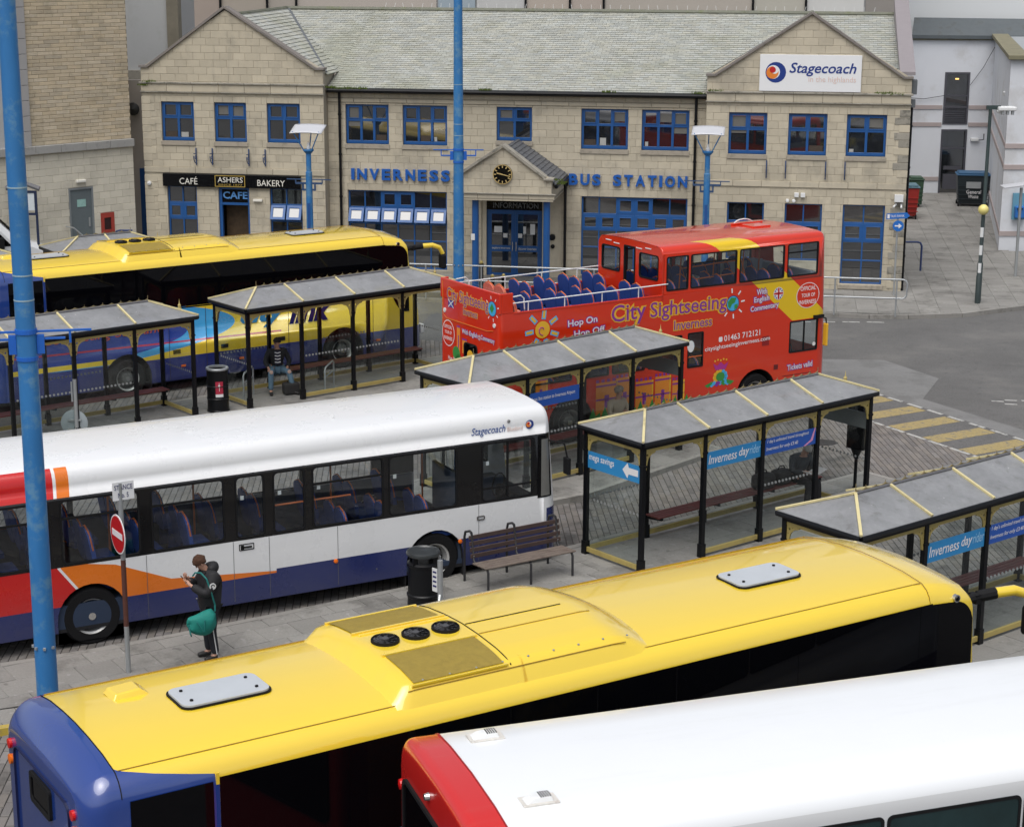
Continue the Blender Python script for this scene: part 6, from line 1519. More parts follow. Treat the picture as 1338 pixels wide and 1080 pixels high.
# railings
def railing(label,P0,deg,L,posts,loop=True):
    t=thing('railing',label,'railing',(P0[0],P0[1],.1),deg)
    m=MB(); r=.12
    pts=[(-.3,0,1.12),(L-r,0,1.12),(L-r*.3,0,1.12-r*.3),(L,0,1.12-r),(L,0,.55+r),(L-r*.3,0,.55+r*.3),(L-r,0,.55),(-.3,0,.55)]
    m.tube(pts,.026,8); m.build('rail',steel,t,smooth=50)
    for x in posts: m=MB(); m.tube([(x,0,0),(x,0,1.12)],.026,8); m.build('post',steel,t)
railing('grey tubular railing on the pavement right of the red bus',(9.5,54.95),-8.87,2.2,(.1,1.9))
def railing2(label,P0,deg,L,n):
    t=thing('railing',label,'railing',(P0[0],P0[1],.12),deg)
    m=MB(); m.tube([(0,0,1.08),(L,0,1.08)],.026,8); m.tube([(0,0,.62),(L,0,.62)],.022,8); m.build('rail',steel,t,smooth=50)
    for k in range(n): m=MB(); x=L*k/(n-1); m.tube([(x,0,0),(x,0,1.08)],.026,8); m.build('post',steel,t)
railing2('long grey railing in front of the station entrance behind the open top bus',(-4.4,57.35),-8.87,8.7,6)
railing('grey railing in the gap right of the station building',(12.6,59.0),12,.05,())if False else None
t=thing('hoop_barrier','dark blue hoop barrier in the alley beside the station gable','barrier',(12.55,62.6,.12),0)
m=MB(); m.tube([(-.2,0,.98),(1.1,0,.98),(1.2,0,.95),(1.25,0,.85),(1.25,0,0)],.035,8); m.tube([(-.1,0,0),(-.2,0,.98)],.035,8); m.build('hoop',M('hoop_navy',(.02,.04,.13),.4),t,smooth=50)
t=thing('hoop_barrier','dark blue hoop barrier left of the café below the grey wall','barrier',(-13.15,61.3,.12),0)
m=MB(); m.tube([(0,0,1.0),(0,0,1.3),(.08,0,1.42),(.2,0,1.45),(.6,0,1.45)],.035,8); m.tube([(0,0,0),(0,0,1.0)],.035,8); m.tube([(.05,0,1.1),(.6,0,1.1)],.025,8); m.build('hoop',M('hoop_navy',(.02,.04,.13),.4),t,smooth=50)
# bollards by the entrance
for lab,x,y in (('black bollard with cream cap left of the station door',-.98,57.9),('short dark bollard behind the railing near the station door',-.62,56.9),('short dark bollard right beside the other one by the door',-.28,57.0)):
    t=thing('bollard',lab,'bollard',(x,y,.12))
    h=1.0 if 'cream' in lab else .75
    m=MB(); m.lathe([(.07,0),(.065,h-.1),(.08,h-.08),(.08,h-.04),(0,h)],(0,0,0),14); m.build('post',black_metal,t,smooth=40)
    m=MB(); m.lathe([(.05,h-.02),(.055,h+.04),(0,h+.07)],(0,0,0),12); m.build('cap',gold,t)
# oil drum bin
t=thing('litter_bin','black oil drum litter bin with a red notice left of the sitting man','litter bin',(-6.92,42.78,.12),35)
m=MB(); m.lathe([(.0,.0),(.26,.0),(.265,.03),(.25,.05),(.25,.3),(.268,.32),(.25,.34),(.25,.6),(.268,.62),(.25,.64),(.25,.98),(.262,1.0),(.262,1.03),(.24,1.03),(.235,.97),(.0,.96)],(0,0,0),28); m.build('drum',black_metal,t,smooth=35)
m=MB(); m.lathe([(.262,1.0),(.27,1.03),(.26,1.05),(.2,1.05),(.2,1.0)],(0,0,0),28); m.build('rim',steel,t,smooth=35)
m=MB(); vs=[(.256*math.sin(-.35+a*.1-.3),-.256*math.cos(-.35+a*.1-.3),z) for a in range(8) for z in (.38,.45,.6,.75)]
m.add(vs,[(i*4+j,(i+1)*4+j,(i+1)*4+j+1,i*4+j+1) for i in range(7) for j in range(3)]); n_=m.build('notice',M('notice_red',(.4,.02,.05),.5,var=.1),t)
m=MB(); m.add([(.26*math.sin(-.35+a*.1-.3),-.26*math.cos(-.35+a*.1-.3),z) for a in range(8) for z in (.38,.45)],[(i*2,(i+1)*2,(i+1)*2+1,i*2+1) for i in range(7)]); m.build('notice_band',white_p,n_)
m=MB(); m.add([(.26*math.sin(-.33-.0),-.26*math.cos(-.33),z) for z in (.52,.72)]+[(.26*math.sin(-.29),-.26*math.cos(-.29),z) for z in (.72,.52)],[(0,1,2,3)]); m.add([(.26*math.sin(-.4),-.26*math.cos(-.4),z) for z in (.64,.67)]+[(.26*math.sin(-.22),-.26*math.cos(-.22),z) for z in (.67,.64)],[(0,1,2,3)]); m.build('notice_mark',white_p,n_)
# round bin by bench
t=thing('litter_bin','round black lidded litter bin left of the slatted bench','litter bin',(-1.45,29.3,.12),30)
m=MB(); m.lathe([(.0,0),(.27,0),(.28,.03),(.27,.06),(.265,.25),(.28,.27),(.28,.3),(.26,.32),(.255,.78),(.27,.8),(.27,.83),(.23,.86),(.0,.86)],(0,0,0),32); m.build('drum',black_metal,t,smooth=35)
m=MB()
for a in range(4): an=a*PI/2+.5; m.box(-.09,-.255,.83,.09,-.225,1.0) if False else m.bar((.235*math.cos(an),.235*math.sin(an),.84),(.235*math.cos(an),.235*math.sin(an),1.0),.09,.03)
m.build('lid_support',black_metal,t)
m=MB(); m.lathe([(.0,.97),(.28,.97),(.285,1.0),(.27,1.035),(.24,1.04),(.22,1.02),(.0,1.03)],(0,0,0),32); m.build('lid',M('bin_lid',(.03,.034,.036),.35,var=.2,coat=.3),t,smooth=35)
m=MB(); m.tube([(.29+.0*a,.05+.1*math.cos(a*PI/6),.82+.12*math.sin(a*PI/6)) for a in range(12)],.012,6,closed=True); m.build('chain_ring',steel,t)
# short post with notice
t=thing('bus_stop_post','short grey post with a small white plate in front of the round bin','sign post',(-1.16,28.95,.12),36)
m=MB(); m.tube([(0,0,0),(0,0,.98)],.045,12); m.build('post',steel,t,smooth=40)
m=MB(); m.box(-.17,-.02,.42,-.05,-.008,.82); m.xform(Matrix.Rotation(-R(80),4,'Z')); p=m.build('plate',white_p,t); 
m=MB()
for z in (.5,.58,.66,.74): m.box(-.15,-.023,z,-.07,-.02,z+.03)
m.xform(Matrix.Rotation(-R(80),4,'Z')); m.build('plate_print',pr_n,p)
m=MB(); m.bar((-.02,-.02,.4),(-.13,-.13,.2),.03); m.box(-.16,-.15,0,-.13,-.12,.28); m.build('bracket',steel,t)
t=thing('bus_stop_post','plain grey post behind the slatted bench','sign post',(.56,32.3,.0),0)
m=MB(); m.tube([(0,0,0),(0,0,.92)],.05,12); m.build('post',steel,t,smooth=40)
# no entry sign
t=thing('no_entry_sign','rusty grey pole with a red no entry disc and a white stance number plate','road sign',(-5.79,26.52,.12),0)
m=MB(); m.tube([(0,0,0),(-.0,0,.75)],.038,12); m.tube([(0,0,1.78),(0,0,2.98)],.038,12); m.build('pole',steel,t,smooth=40)
m=MB(); m.tube([(0,0,.74),(0,0,1.79)],.0385,12); m.build('rusty_sleeve',M('rust_brown',(.09,.03,.02),.8,var=.35,vs=12),t,smooth=40)
T=Matrix.Rotation(R(-58),4,'Z'); T.translation=(-.05,-.045,2.2)
m=MB(); m.prism(circ(0,0,.3,32),-.006,.006); m.xform(T); d=m.build('disc',M('sign_white',(.78,.79,.8)),t,fix=True)
m=MB(); m.prism(circ(0,0,.278,32),-.010,-.004); m.xform(T); m.build('red_face',M('no_entry_red',(.5,.012,.015),.35,var=.04),d,fix=True)
m=MB(); m.prism(rect(-.21,-.05,.21,.05),-.013,-.008); m.xform(T); m.build('white_bar',pr_w,d,fix=True)
T=Matrix.Rotation(R(32),4,'Z'); T.translation=(-.04,-.05,0)
m=MB(); m.box(-.06,-.006,2.72,.27,.006,3.0); m.xform(T); p=m.build('stance_plate',M('sign_white',(.78,.79,.8)),t)
for s,x,z,w_ in (('STANCE',-.035,2.88,.28),('No. 5',.02,2.76,.16)):
    text(s,p,pr_n,(-.04+x*math.cos(R(32))+.012*math.sin(R(32)),-.05+x*math.sin(R(32))-.012*math.cos(R(32)),z),w_,.075,yaw=32,proud=0,depth=.002)
# disc sign seen from behind
t=thing('road_sign','grey back of a round road sign behind the white bus roof','road sign',(-9.66,40.2,.12),0)
m=MB(); m.tube([(0,0,-.1),(0,0,1.35)],.045,12); m.build('pole',steel,t,smooth=40)
m=MB(); m.lathe([(0,.03),(.29,.03),(.3,.035),(.3,.05),(0,.05)],(-.06,0,.34),32,axis='y'); m.build('disc',M('sign_back_grey',(.3,.34,.36),.5),t,smooth=40)
m=MB(); m.box(-.2,-.02,.4,.1,.03,.43); m.box(-.2,-.02,.2,.1,.03,.23); m.tube([(-.06,-.05,.85),(-.06,-.05,1.3)],.02,8); m.build('clamp',steel,t)
# information case on post
t=thing('display_case','black display case on an ornate post beyond the end of the dayrider shelter','display case',(6.93,36.3,.12),-40)
m=MB(); m.box(-.2,-.08,.9,.2,.08,1.95); m.build('case',black_gloss,t,bevel=.015)
m=MB(); m.tube([(0,0,0),(0,0,.9)],.035,10); m.lathe([(.05,.7),(.07,.78),(.12,.9)],(0,0,0),12); m.lathe([(.07,0),(.05,.1)],(0,0,0),12); m.build('post',black_metal,t,smooth=40)
# bench
t=thing('bench','brown slatted metal framed bench beside the round bin','bench',(.10,30.95,.12),33)
wood=M('bench_wood',(.06,.038,.033),.6,var=.3,vs=6,sz=(1,1,1)); wood2=M('bench_wood_worn',(.15,.12,.1),.7,var=.3,vs=8,dirt=(.08,.05,.04),dscale=5)
bl=.93
for k in range(4):
    m=MB(); m.box(-bl,.02+.055*0+.02*k,.50+.105*k,bl,.045+.02*k,.575+.105*k); m.build('back_slat',wood,t,bevel=.006)
for k in range(4):
    m=MB(); m.box(-bl,-.46+.115*k,.43-.006*k,bl,-.37+.115*k,.455-.006*k); m.build('seat_slat',wood2,t,bevel=.006)
for x in (-bl+.06,0,bl-.06):
    m=MB(); m.tube([(x,-.44,0),(x,-.44,.36),(x,-.41,.41),(x,-.35,.425),(x,-.05,.405),(x,.03,.46),(x,.1,.93)],.022,8); m.tube([(x,.1,.93),(x,.16,.95),(x,.3,.9),(x,.33,.8),(x,.33,0)],.022,8); m.build('leg',M('bench_frame',(.035,.035,.038),.45,metal=.3),t,smooth=50)
m=MB()
for x in (-bl+.06,0,bl-.06):
    for k in range(4): m.lathe([(0,.018+.02*k),(.012,.02+.02*k)],(x,0,.537+.105*k),6,axis='y')
m.build('bolt',steel,t)
# sitting hoop seat by the man
t=thing('hoop_seat_rail','low grey hoop rail beside the man sitting in the shelter','rail',(-6.4,44.2,.12),-20)
m=MB(); m.tube([(0,.25,0),(0,.25,.66),(0,.2,.7),(0,-.2,.62),(0,-.25,.56),(0,-.25,0)],.022,8); m.tube([(0,.25,.45),(0,-.25,.38)],.018,8); m.build('rail',steel,t,smooth=50)
t=thing('hoop_seat_rail','low grey hoop rail right of the sitting man by the middle post','rail',(-4.5,44.9,.12),-20)
m=MB(); m.tube([(0,.25,0),(0,.25,.66),(0,.2,.7),(0,-.2,.62),(0,-.25,.56),(0,-.25,0)],.022,8); m.tube([(0,.25,.45),(0,-.25,.38)],.018,8); m.build('rail',steel,t,smooth=50)
# wheelie bins
def wbin(label,x,y,deg,body,lid,w=.62,d=.7,h=1.1,txt=None,z=.12,four=False):
    t=thing('wheelie_bin',label,'wheelie bin',(x,y,z),deg)
    m=MB(); a,b=w/2,d/2; k=.85
    m.add([(-a*k,-b*k,.12),(a*k,-b*k,.12),(a*k,b*k,.12),(-a*k,b*k,.12),(-a,-b,h),(a,-b,h),(a,b,h),(-a,b,h)],[(3,2,1,0),(4,5,6,7),(0,1,5,4),(1,2,6,5),(2,3,7,6),(3,0,4,7)]); m.build('body',body,t,bevel=.03)
    m=MB()
    for i in range(4): m.box(-a*.95,-b-.01,.3+i*.18,a*.95,-b+.05,.33+i*.18)
    m.build('rib',body,t)
    m=MB(); m.box(-a-.03,-b-.04,h,a+.03,b+.03,h+.05); m.box(-a+.05,-b+.05,h+.05,a-.05,b-.02,h+.12); m.build('lid',lid,t,bevel=.02)
    for sx in (-a+.1,a-.1):
        for sy in ((-b+.1,b-.1) if four else (b-.1,)):
            m=MB(); m.lathe([(0,-.03),(.09,-.03),(.09,.03),(0,.03)],(0,0,.09),14,axis='y'); m.xform(Matrix.Translation((sx,sy,0))@Matrix.Rotation(PI/2,4,'Z')); m.build('wheel',rubber,t)
    if txt:
        m=MB(); m.box(-.3,-b-.035,.78,.3,-b-.02,1.05); m.build('label_plate',steel,t)
        text('General',t,pr_w,(-.28,-b-.02,.55),.6,.16); text('Waste',t,pr_w,(-.2,-b-.02,.36),.42,.15)
    return t
wbin('red wheelie bin with blue lid behind the station gable corner',15.75,75.2,-5,M('bin_red',(.3,.02,.015),.5,var=.2),M('lid_blue',(.08,.16,.2),.5),1.1,.9,1.25,four=True)
wbin('dark green wheelie bin behind the red one in the alley',16.9,78.5,-5,M('bin_green',(.03,.07,.04),.5,var=.2),M('bin_green',(.03,.07,.04)),.6,.7,1.15)
wbin('large dark general waste bin with blue lid at the end of the alley',19.4,79.0,-8,M('bin_black',(.012,.02,.025),.5,var=.2),M('lid_navy',(.03,.1,.2),.5),1.35,1.0,1.3,txt=True,four=True)
# post with white canopy at right edge
t=thing('lamp_post','grey post carrying a flat white canopy at the right edge by the wall phone','lamp post',(16.75,61.6,.12),0)
m=MB(); m.tube([(0,0,0),(0,0,2.95)],.05,12); m.build('post',steel,t,smooth=40)
m=MB(); m.add([(-.65,-.3,2.95),(.75,-.3,3.12),(.75,.3,3.12),(-.65,.3,2.95),(-.65,-.3,3.0),(.75,-.3,3.2),(.75,.3,3.2),(-.65,.3,3.0)],[(3,2,1,0),(4,5,6,7),(0,1,5,4),(1,2,6,5),(2,3,7,6),(3,0,4,7)]); m.build('canopy',M('canopy_white',(.66,.67,.7)),t,bevel=.02)
t=thing('notice_board','white poster board in a navy frame at the far left above the white coach','notice board',(-15.3,58.6,.1),0)
m=MB(); m.plate(rect(-.4,2.5,.28,3.05),[],0,.02); m.build('poster',M('poster_white',(.6,.65,.68),.5,var=.2,vs=6),t)
m=MB(); m.loopring(rect(-.45,2.35,.35,3.12),rect(-.38,2.42,.27,3.05),-.02,.04); m.build('frame',M('frame_navy',(.01,.02,.06),.5),t)
m=MB(); m.box(-.45,.0,0,-.38,.05,2.4); m.box(.28,0,0,.35,.05,2.4); m.build('leg',M('frame_navy',(.01,.02,.06)),t)
m=MB(); m.tube([(-.6,0,3.2),(0,0,3.35),(.45,0,3.18)],.08,8); m.build('hood',M('hood_grey',(.15,.15,.16),.6),t)
# ================================================================ NEIGHBOURING BUILDINGS
def bld(name,label,loc,deg): return thing(name,label,'building',loc,deg)
L_=bld('blank_stone_building','windowless stone and brick clad building at the upper left with a grey door',(-12.6,62.2,0),45)
blk=M('pale_block',(.62,.58,.48),.85,var=.12,vs=1.5,rnd=.07,bmp=.3,bs=30,dirt=(.45,.42,.35),dscale=.5,damt=.4)
brk=M('rough_brick',(.52,.45,.34),.9,var=.2,vs=3,rnd=.13,bmp=.6,bs=30,dirt=(.3,.26,.18),dscale=1.2,damt=.4)
rend=M('pale_render',(.44,.45,.455),.85,var=.07,vs=1.2,bmp=.3,bs=60,dirt=(.32,.32,.3),dscale=.6,damt=.4)
o=rect(-12,0,0,4.25); H=[(-2.52,.9,-1.6,3.05),(-1.36,1.48,-.85,2.14)]
wl=wall(L_,o,H,0,.4,M('block_mortar',(.42,.39,.32),.9)); masonry(wl,o,H,0,ch=.228,bw=.47,mat=blk,limit=150,seed=21,z0=.1,first_top=True)
for k in range(13): 
    m=MB(); m.box(-12+k*.923,-.14,4.25,-12+(k+1)*.923-.01,.3,4.5); m.build('ledge_stone',M('grey_ledge',(.33,.325,.31),.8,var=.12,vs=3,dirt=(.2,.2,.19),dscale=2),L_,bevel=.012)
o=rect(-3.78,4.5,-.0,15); wl=wall(L_,o,[],.06,.4,M('brick_mortar',(.25,.21,.15),.9)); masonry(wl,o,[],.06,ch=.117,bw=.5,mat=brk,limit=0,seed=31,z0=4.5,gap=.005)
m=MB(); m.box(-12,.02,4.5,-4.1,.4,15); m.build('wall',rend,L_)
for k in range(22): m=MB(); m.box(-4.1,-.02,4.5+k*.48,-3.76,.3,4.5+(k+1)*.48-.012); m.build('quoin_stone',M('grey_quoin',(.36,.35,.345),.8,var=.1,vs=4),L_,bevel=.01)
m=MB(); m.box(-.3,.4,0,.0,6,15); m.box(-12,.4,14.9,0,6,15); m.build('wall',brk,L_)
m=MB(); m.loopring(rect(-2.52,.9,-1.6,3.05),rect(-2.46,.9,-1.66,2.99),-.01,.1); m.build('door_frame',M('frame_grey',(.2,.22,.23),.6),L_)
m=MB(); m.box(-2.46,.03,.9,-1.66,.09,2.99); d=m.build('door',M('door_grey',(.12,.145,.155),.5,var=.15),L_)
m=MB(); m.box(-2.2,.018,2.42,-1.88,.03,2.66); m.build('door_notice',M('notice_teal',(.3,.5,.46),.5,var=.3,vs=20),d); m=MB(); m.box(-1.8,.015,1.75,-1.74,.03,2.05); m.build('push_plate',steel,d)
m=MB(); m.loopring(rect(-1.36,1.48,-.85,2.14),rect(-1.24,1.58,-.97,1.98),-.03,.1); m.build('hose_cabinet_frame',M('cabinet_red',(.35,.045,.03),.6,var=.2),L_)
m=MB(); m.box(-1.24,.0,1.58,-.97,.08,1.98); m.build('hose_cabinet',M('cabinet_dark',(.03,.01,.01),.5),L_)
m=MB(); m.box(-2.25,-.12,3.22,-1.9,-.0,3.31); m.build('wall_lamp',cream,L_,bevel=.02)
m=MB(); m.tube([(-2.7,-.05,1.85),(-2.7,-.5,1.85),(-2.35,-.6,1.5),(-2.3,-.6,.9),(-2.3,-.6,0)],.025,8); m.build('handrail',steel,L_)
m=MB(); m.box(-3,-1.2,0,-1.2,0,.85); m.build('door_step',stone_old,L_)
# slot wall and navy gate between the buildings
G_=thing('link_wall','narrow pale rendered wall with a navy gate between the stone building and the café','wall',(-12.5,63.6,0),-8)
m=MB(); m.box(-.7,0,0,.45,.2,6.3); m.build('wall',M('pinkish_render',(.42,.385,.35),.85,var=.1,vs=2),G_)
m=MB(); m.box(-.16,-.08,.2,.12,-.0,3.35); m.build('gate',blue_d,G_); m=MB(); m.lathe([(0,-.3),(.2,-.22),(.22,-.2)],(-.25,0,5.35),14,axis='y'); m.build('satellite_dish',M('dish_dark',(.03,.03,.03),.5),G_)
# grey rendered tower behind
T_=bld('rendered_tower','grey rendered wall block rising behind the left gable',(-16.0,70,0),0)
m=MB(); m.box(-1.5,0,0,3.3,6,16); m.build('wall',rend,T_); m=MB(); m.box(3.3,-.12,0,3.72,.6,16); m.build('brick_pier',M('mossy_pier',(.2,.18,.14),.9,var=.3,vs=3),T_)
m=MB(); m.box(1.2,-.08,5.3,2.6,.02,5.6); m.box(1.3,-.2,5.85,2.7,0,6.2); m.build('ledge_slab',stone_old,T_)
# long building behind
K_=bld('panelled_building','long pale panelled building rising behind the slate roof',(0,82,0),-5)
xs=[-18,-14.7,-12.78,-10.72,-9.44,-3.3,-1.63,.51,2.41,3.85,10.17,12.39,14.85,16.15]
pc=[(.36,.31,.27),(.42,.35,.30),(.44,.39,.33),(.43,.39,.34),(.5,.45,.4),(.35,.42,.47),(.55,.55,.54),(.48,.42,.36),(.45,.39,.34),(.44,.4,.35),(.46,.44,.38),(.6,.6,.58),(.26,.24,.22)]
m=MB(); m.box(-18,.1,0,16.15,8,18); m.build('wall',rend,K_)
for k in range(13):
    m=MB(); m.box(xs[k]+.04,.0,0,xs[k+1]-.04,.1,18); m.build('wall_panel',M('panel_%s'%'abcdefghijklm'[k],pc[k],.8,var=.06,vs=1.5),K_)
for k in (1,2,3,4,7,8,9,10,11):
    m=MB(); m.tube([(xs[k],-.07,0),(xs[k],-.07,18)],.055,6); m.build('rainwater_pipe',black_metal,K_)
# white rendered block on the right
wr=M('white_render',(.66,.68,.72),.85,var=.05,vs=1.2,bmp=.25,bs=60,dirt=(.47,.46,.45),dscale=.5,damt=.45)
bandm=M('mauve_band',(.40,.34,.33),.8,var=.1,vs=3)
Wb=bld('white_rendered_building','white rendered building around the alley with mauve bands and a tall dark window',(0,0,0),0)
def wbox(x0,y0,z0,x1,y1,z1,nm='wall',mt=wr,par=None,**k): m=MB(); m.box(x0,y0,z0,x1,y1,z1); return m.build(nm,mt,par or Wb,**k)
m=MB(); m.plate(rect(14,0,21.2,7.05),[rect(18.88,3.14,19.98,5.4),rect(18.86,.06,20.0,2.92)],83,83.3); m.build('wall',wr,Wb)
m=MB(); m.prism_z([(17.57,67.1),(26,67.0),(26,83.4),(21.05,83.3)],0,6.9); m.build('wall',wr,Wb,fix=True)
cp=M('mossy_coping',(.2,.185,.12),.9,var=.3,vs=2.5,dirt=(.09,.085,.07),dscale=2)
m=MB(); m.prism_z([(17.42,66.9),(26,66.85),(26,67.5),(18.3,67.6),(21.6,83.4),(20.9,83.4)],6.9,7.06); m.build('coping',cp,Wb,fix=True,bevel=.02)
m=MB(); m.prism_z([(18.3,67.6),(26,67.5),(26,83.4),(21.6,83.4)],6.9,6.95); m.build('flat_roof',M('flat_roof_grey',(.3,.32,.34),.7,var=.2,vs=2),Wb,fix=True)
m=MB(); m.add([(17.3,82.8,7.0),(27,82.8,6.95),(27,84,7.62),(17.6,84,7.7),(17.3,82.8,6.85),(27,82.8,6.8)],[(0,1,2,3),(4,5,1,0),(0,3,4)]); m.build('slate_coping',M('dark_coping',(.09,.105,.115),.6,var=.3,vs=2,dirt=(.05,.05,.04),dscale=2),Wb,fix=True)
wbox(14,82.9,6.78,21.0,83.0,6.98,'coping',cp)
wbox(15.5,84.5,0,40,95,20,'upper_wall',M('bright_render',(.68,.7,.71),.85,var=.03,vs=.8))
for z in (3.05,3.8,.66):
    m=MB(); m.box(14,82.96,z,18.84,83.0,z+.17); m.box(20.02,82.96,z,21.1,83.0,z+.17) if z<3.1 else m.box(20.0,82.96,z,21.1,83.0,z+.17); m.build('band',bandm,Wb)
    m=MB(); m.prism_z([(17.54,67.06),(26,66.96),(26,67.1),(17.6,67.2),(21.1,83.3),(21.0,83.3)],z-.02,z+.15); m.build('band',bandm,Wb,fix=True)
fm=M('frame_dark_grey',(.07,.07,.085),.5)
m=MB(); m.loopring(rect(18.88,3.14,19.98,5.4),rect(18.97,3.2,19.9,5.32),82.97,83.2); m.box(18.97,82.97,4.35,19.9,83.15,4.42); m.box(18.97,82.97,3.85,19.9,83.15,3.93); f=m.build('window',fm,Wb)
m=MB(); m.box(18.97,83.05,3.9,19.9,83.07,5.32); m.build('pane',wglass,f)
for k in range(8): wbox(18.97,83.0,3.22+k*.08,19.9,83.06,3.26+k*.08,'louvre',fm,f)
wbox(19.35,83.02,5.08,19.5,83.04,5.14,'lamp',M('warm_lamp',(.9,.6,.2),.5,emit=(1.2,.7,.2)),f)
m=MB(); m.loopring(rect(18.86,.06,20.0,2.92),rect(18.94,.1,19.92,2.85),82.97,83.2); m.box(18.94,82.98,2.05,19.92,83.15,2.13); m.box(19.05,82.98,.3,19.85,83.12,.95); m.box(19.05,82.98,1.15,19.85,83.12,1.3); d=m.build('door',fm,Wb)
m=MB(); m.box(18.94,83.08,.1,19.92,83.1,2.85); m.build('pane',wglass,d)
wbox(20.15,82.85,2.42,20.5,83.0,2.55,'wall_lamp',white_p,bevel=.02)
m=MB(); m.tube([(20.5,82.95,2.45),(20.7,82.8,2.5),(20.7,82.8,2.75)],.025,6); m.build('lamp_bracket',fm,Wb)
m=MB(); m.bar((18.6,70.5,5.6),(18.2,70.2,5.45),.14); m.bar((18.75,70.8,5.5),(18.5,70.5,5.55),.05); m.build('security_camera',white_p,Wb)
m=MB(); m.tube([(16.1,82.9,4.6),(17.2,82.9,4.3),(18.0,82.9,4.25),(18.9,82.9,4.4)],.012,5); m.tube([(19.98,82.9,4.85),(20.5,82.9,5.6),(20.9,82.7,6.5)],.012,5); m.build('cable',rubber,Wb)
t=thing('wall_phone','blue telephone unit on the white wall at the right edge','telephone',(18.15,67.02,1.25))
m=MB(); m.box(-.22,-.1,0,.25,0,.95); m.build('backboard',M('phone_pale_blue',(.12,.3,.42),.5),t); m=MB(); m.box(-.16,-.3,.08,.25,-.1,.5); m.build('hood',M('phone_blue',(.02,.14,.45),.4),t,bevel=.03)
m=MB(); m.bar((-.1,-.33,.42),(.08,-.33,.42),.05); m.build('handset',rubber,t)
# ================================================================ PEOPLE
skin_m=M('skin',(.5,.28,.2),.55,var=.1,vs=20); 
def skinmesh(name,joints,edges,mat,parent,sub=2,smooth=True,root=None,extra=()):
    """joints: dict name->(pos,r or (rx,ry))"""
    def one(j,e,rt):
        names=list(j); idx={n:i for i,n in enumerate(names)}
        me=bpy.data.meshes.new(name); me.from_pydata([j[n][0] for n in names],[(idx[a],idx[b]) for a,b in e],[])
        ob=bpy.data.objects.new(name,me); COL.objects.link(ob)
        md=ob.modifiers.new('skin','SKIN'); md.use_smooth_shade=True
        sv=me.skin_vertices[0].data
        for i,n in enumerate(names):
            r=j[n][1]; sv[i].radius=r if isinstance(r,(tuple,list)) else (r,r)
            sv[i].use_root=(n==(rt or names[0]))
        ms=ob.modifiers.new('sub','SUBSURF'); ms.levels=sub; ms.render_levels=sub
        dg=bpy.context.evaluated_depsgraph_get(); dg.update()
        m2=bpy.data.meshes.new_from_object(ob.evaluated_get(dg)); bpy.data.objects.remove(ob); return m2
    m0=one(joints,edges,root)
    if extra:
        bm=bmesh.new(); bm.from_mesh(m0)
        for j,e in extra:
            bm.from_mesh(one(j,e,None))
        bm.to_mesh(m0); bm.free()
    m0.materials.clear(); m0.materials.append(mat)
    for p in m0.polygons: p.use_smooth=True; p.material_index=0
    o=bpy.data.objects.new(name,m0); link(o,parent); reg(o,parent); return o
def fingers(w,d,n,s=1,curl=.6):
    """w wrist/palm centre, d direction of hand, n palm normal"""
    w=Vector(w); d=Vector(d).normalized(); n=Vector(n); n=(n-d*n.dot(d)).normalized(); b=d.cross(n); out=[]
    for k,(o_,l) in enumerate(((-.028,.065),(-.01,.075),(.01,.07),(.027,.055))):
        p0=w+d*.02+b*o_*s; p1=w+d*(.05*s)+b*o_*s*1.1; p2=p1+(d+n*curl).normalized()*l*.5*s; p3=p2+(d+n*curl*2.5).normalized()*l*.45*s
        out.append(({'a':(p0,.010),'b':(p1,.0095),'c':(p2,.0085),'d':(p3,.0065)},[('a','b'),('b','c'),('c','d')]))
    p0=w-b*.02*s; p1=w-b*.045*s+d*.02*s+n*.01; p2=p1+(d*.8+n*.6).normalized()*.035*s
    out.append(({'a':(p0,.012),'b':(p1,.011),'c':(p2,.008)},[('a','b'),('b','c')])); return out
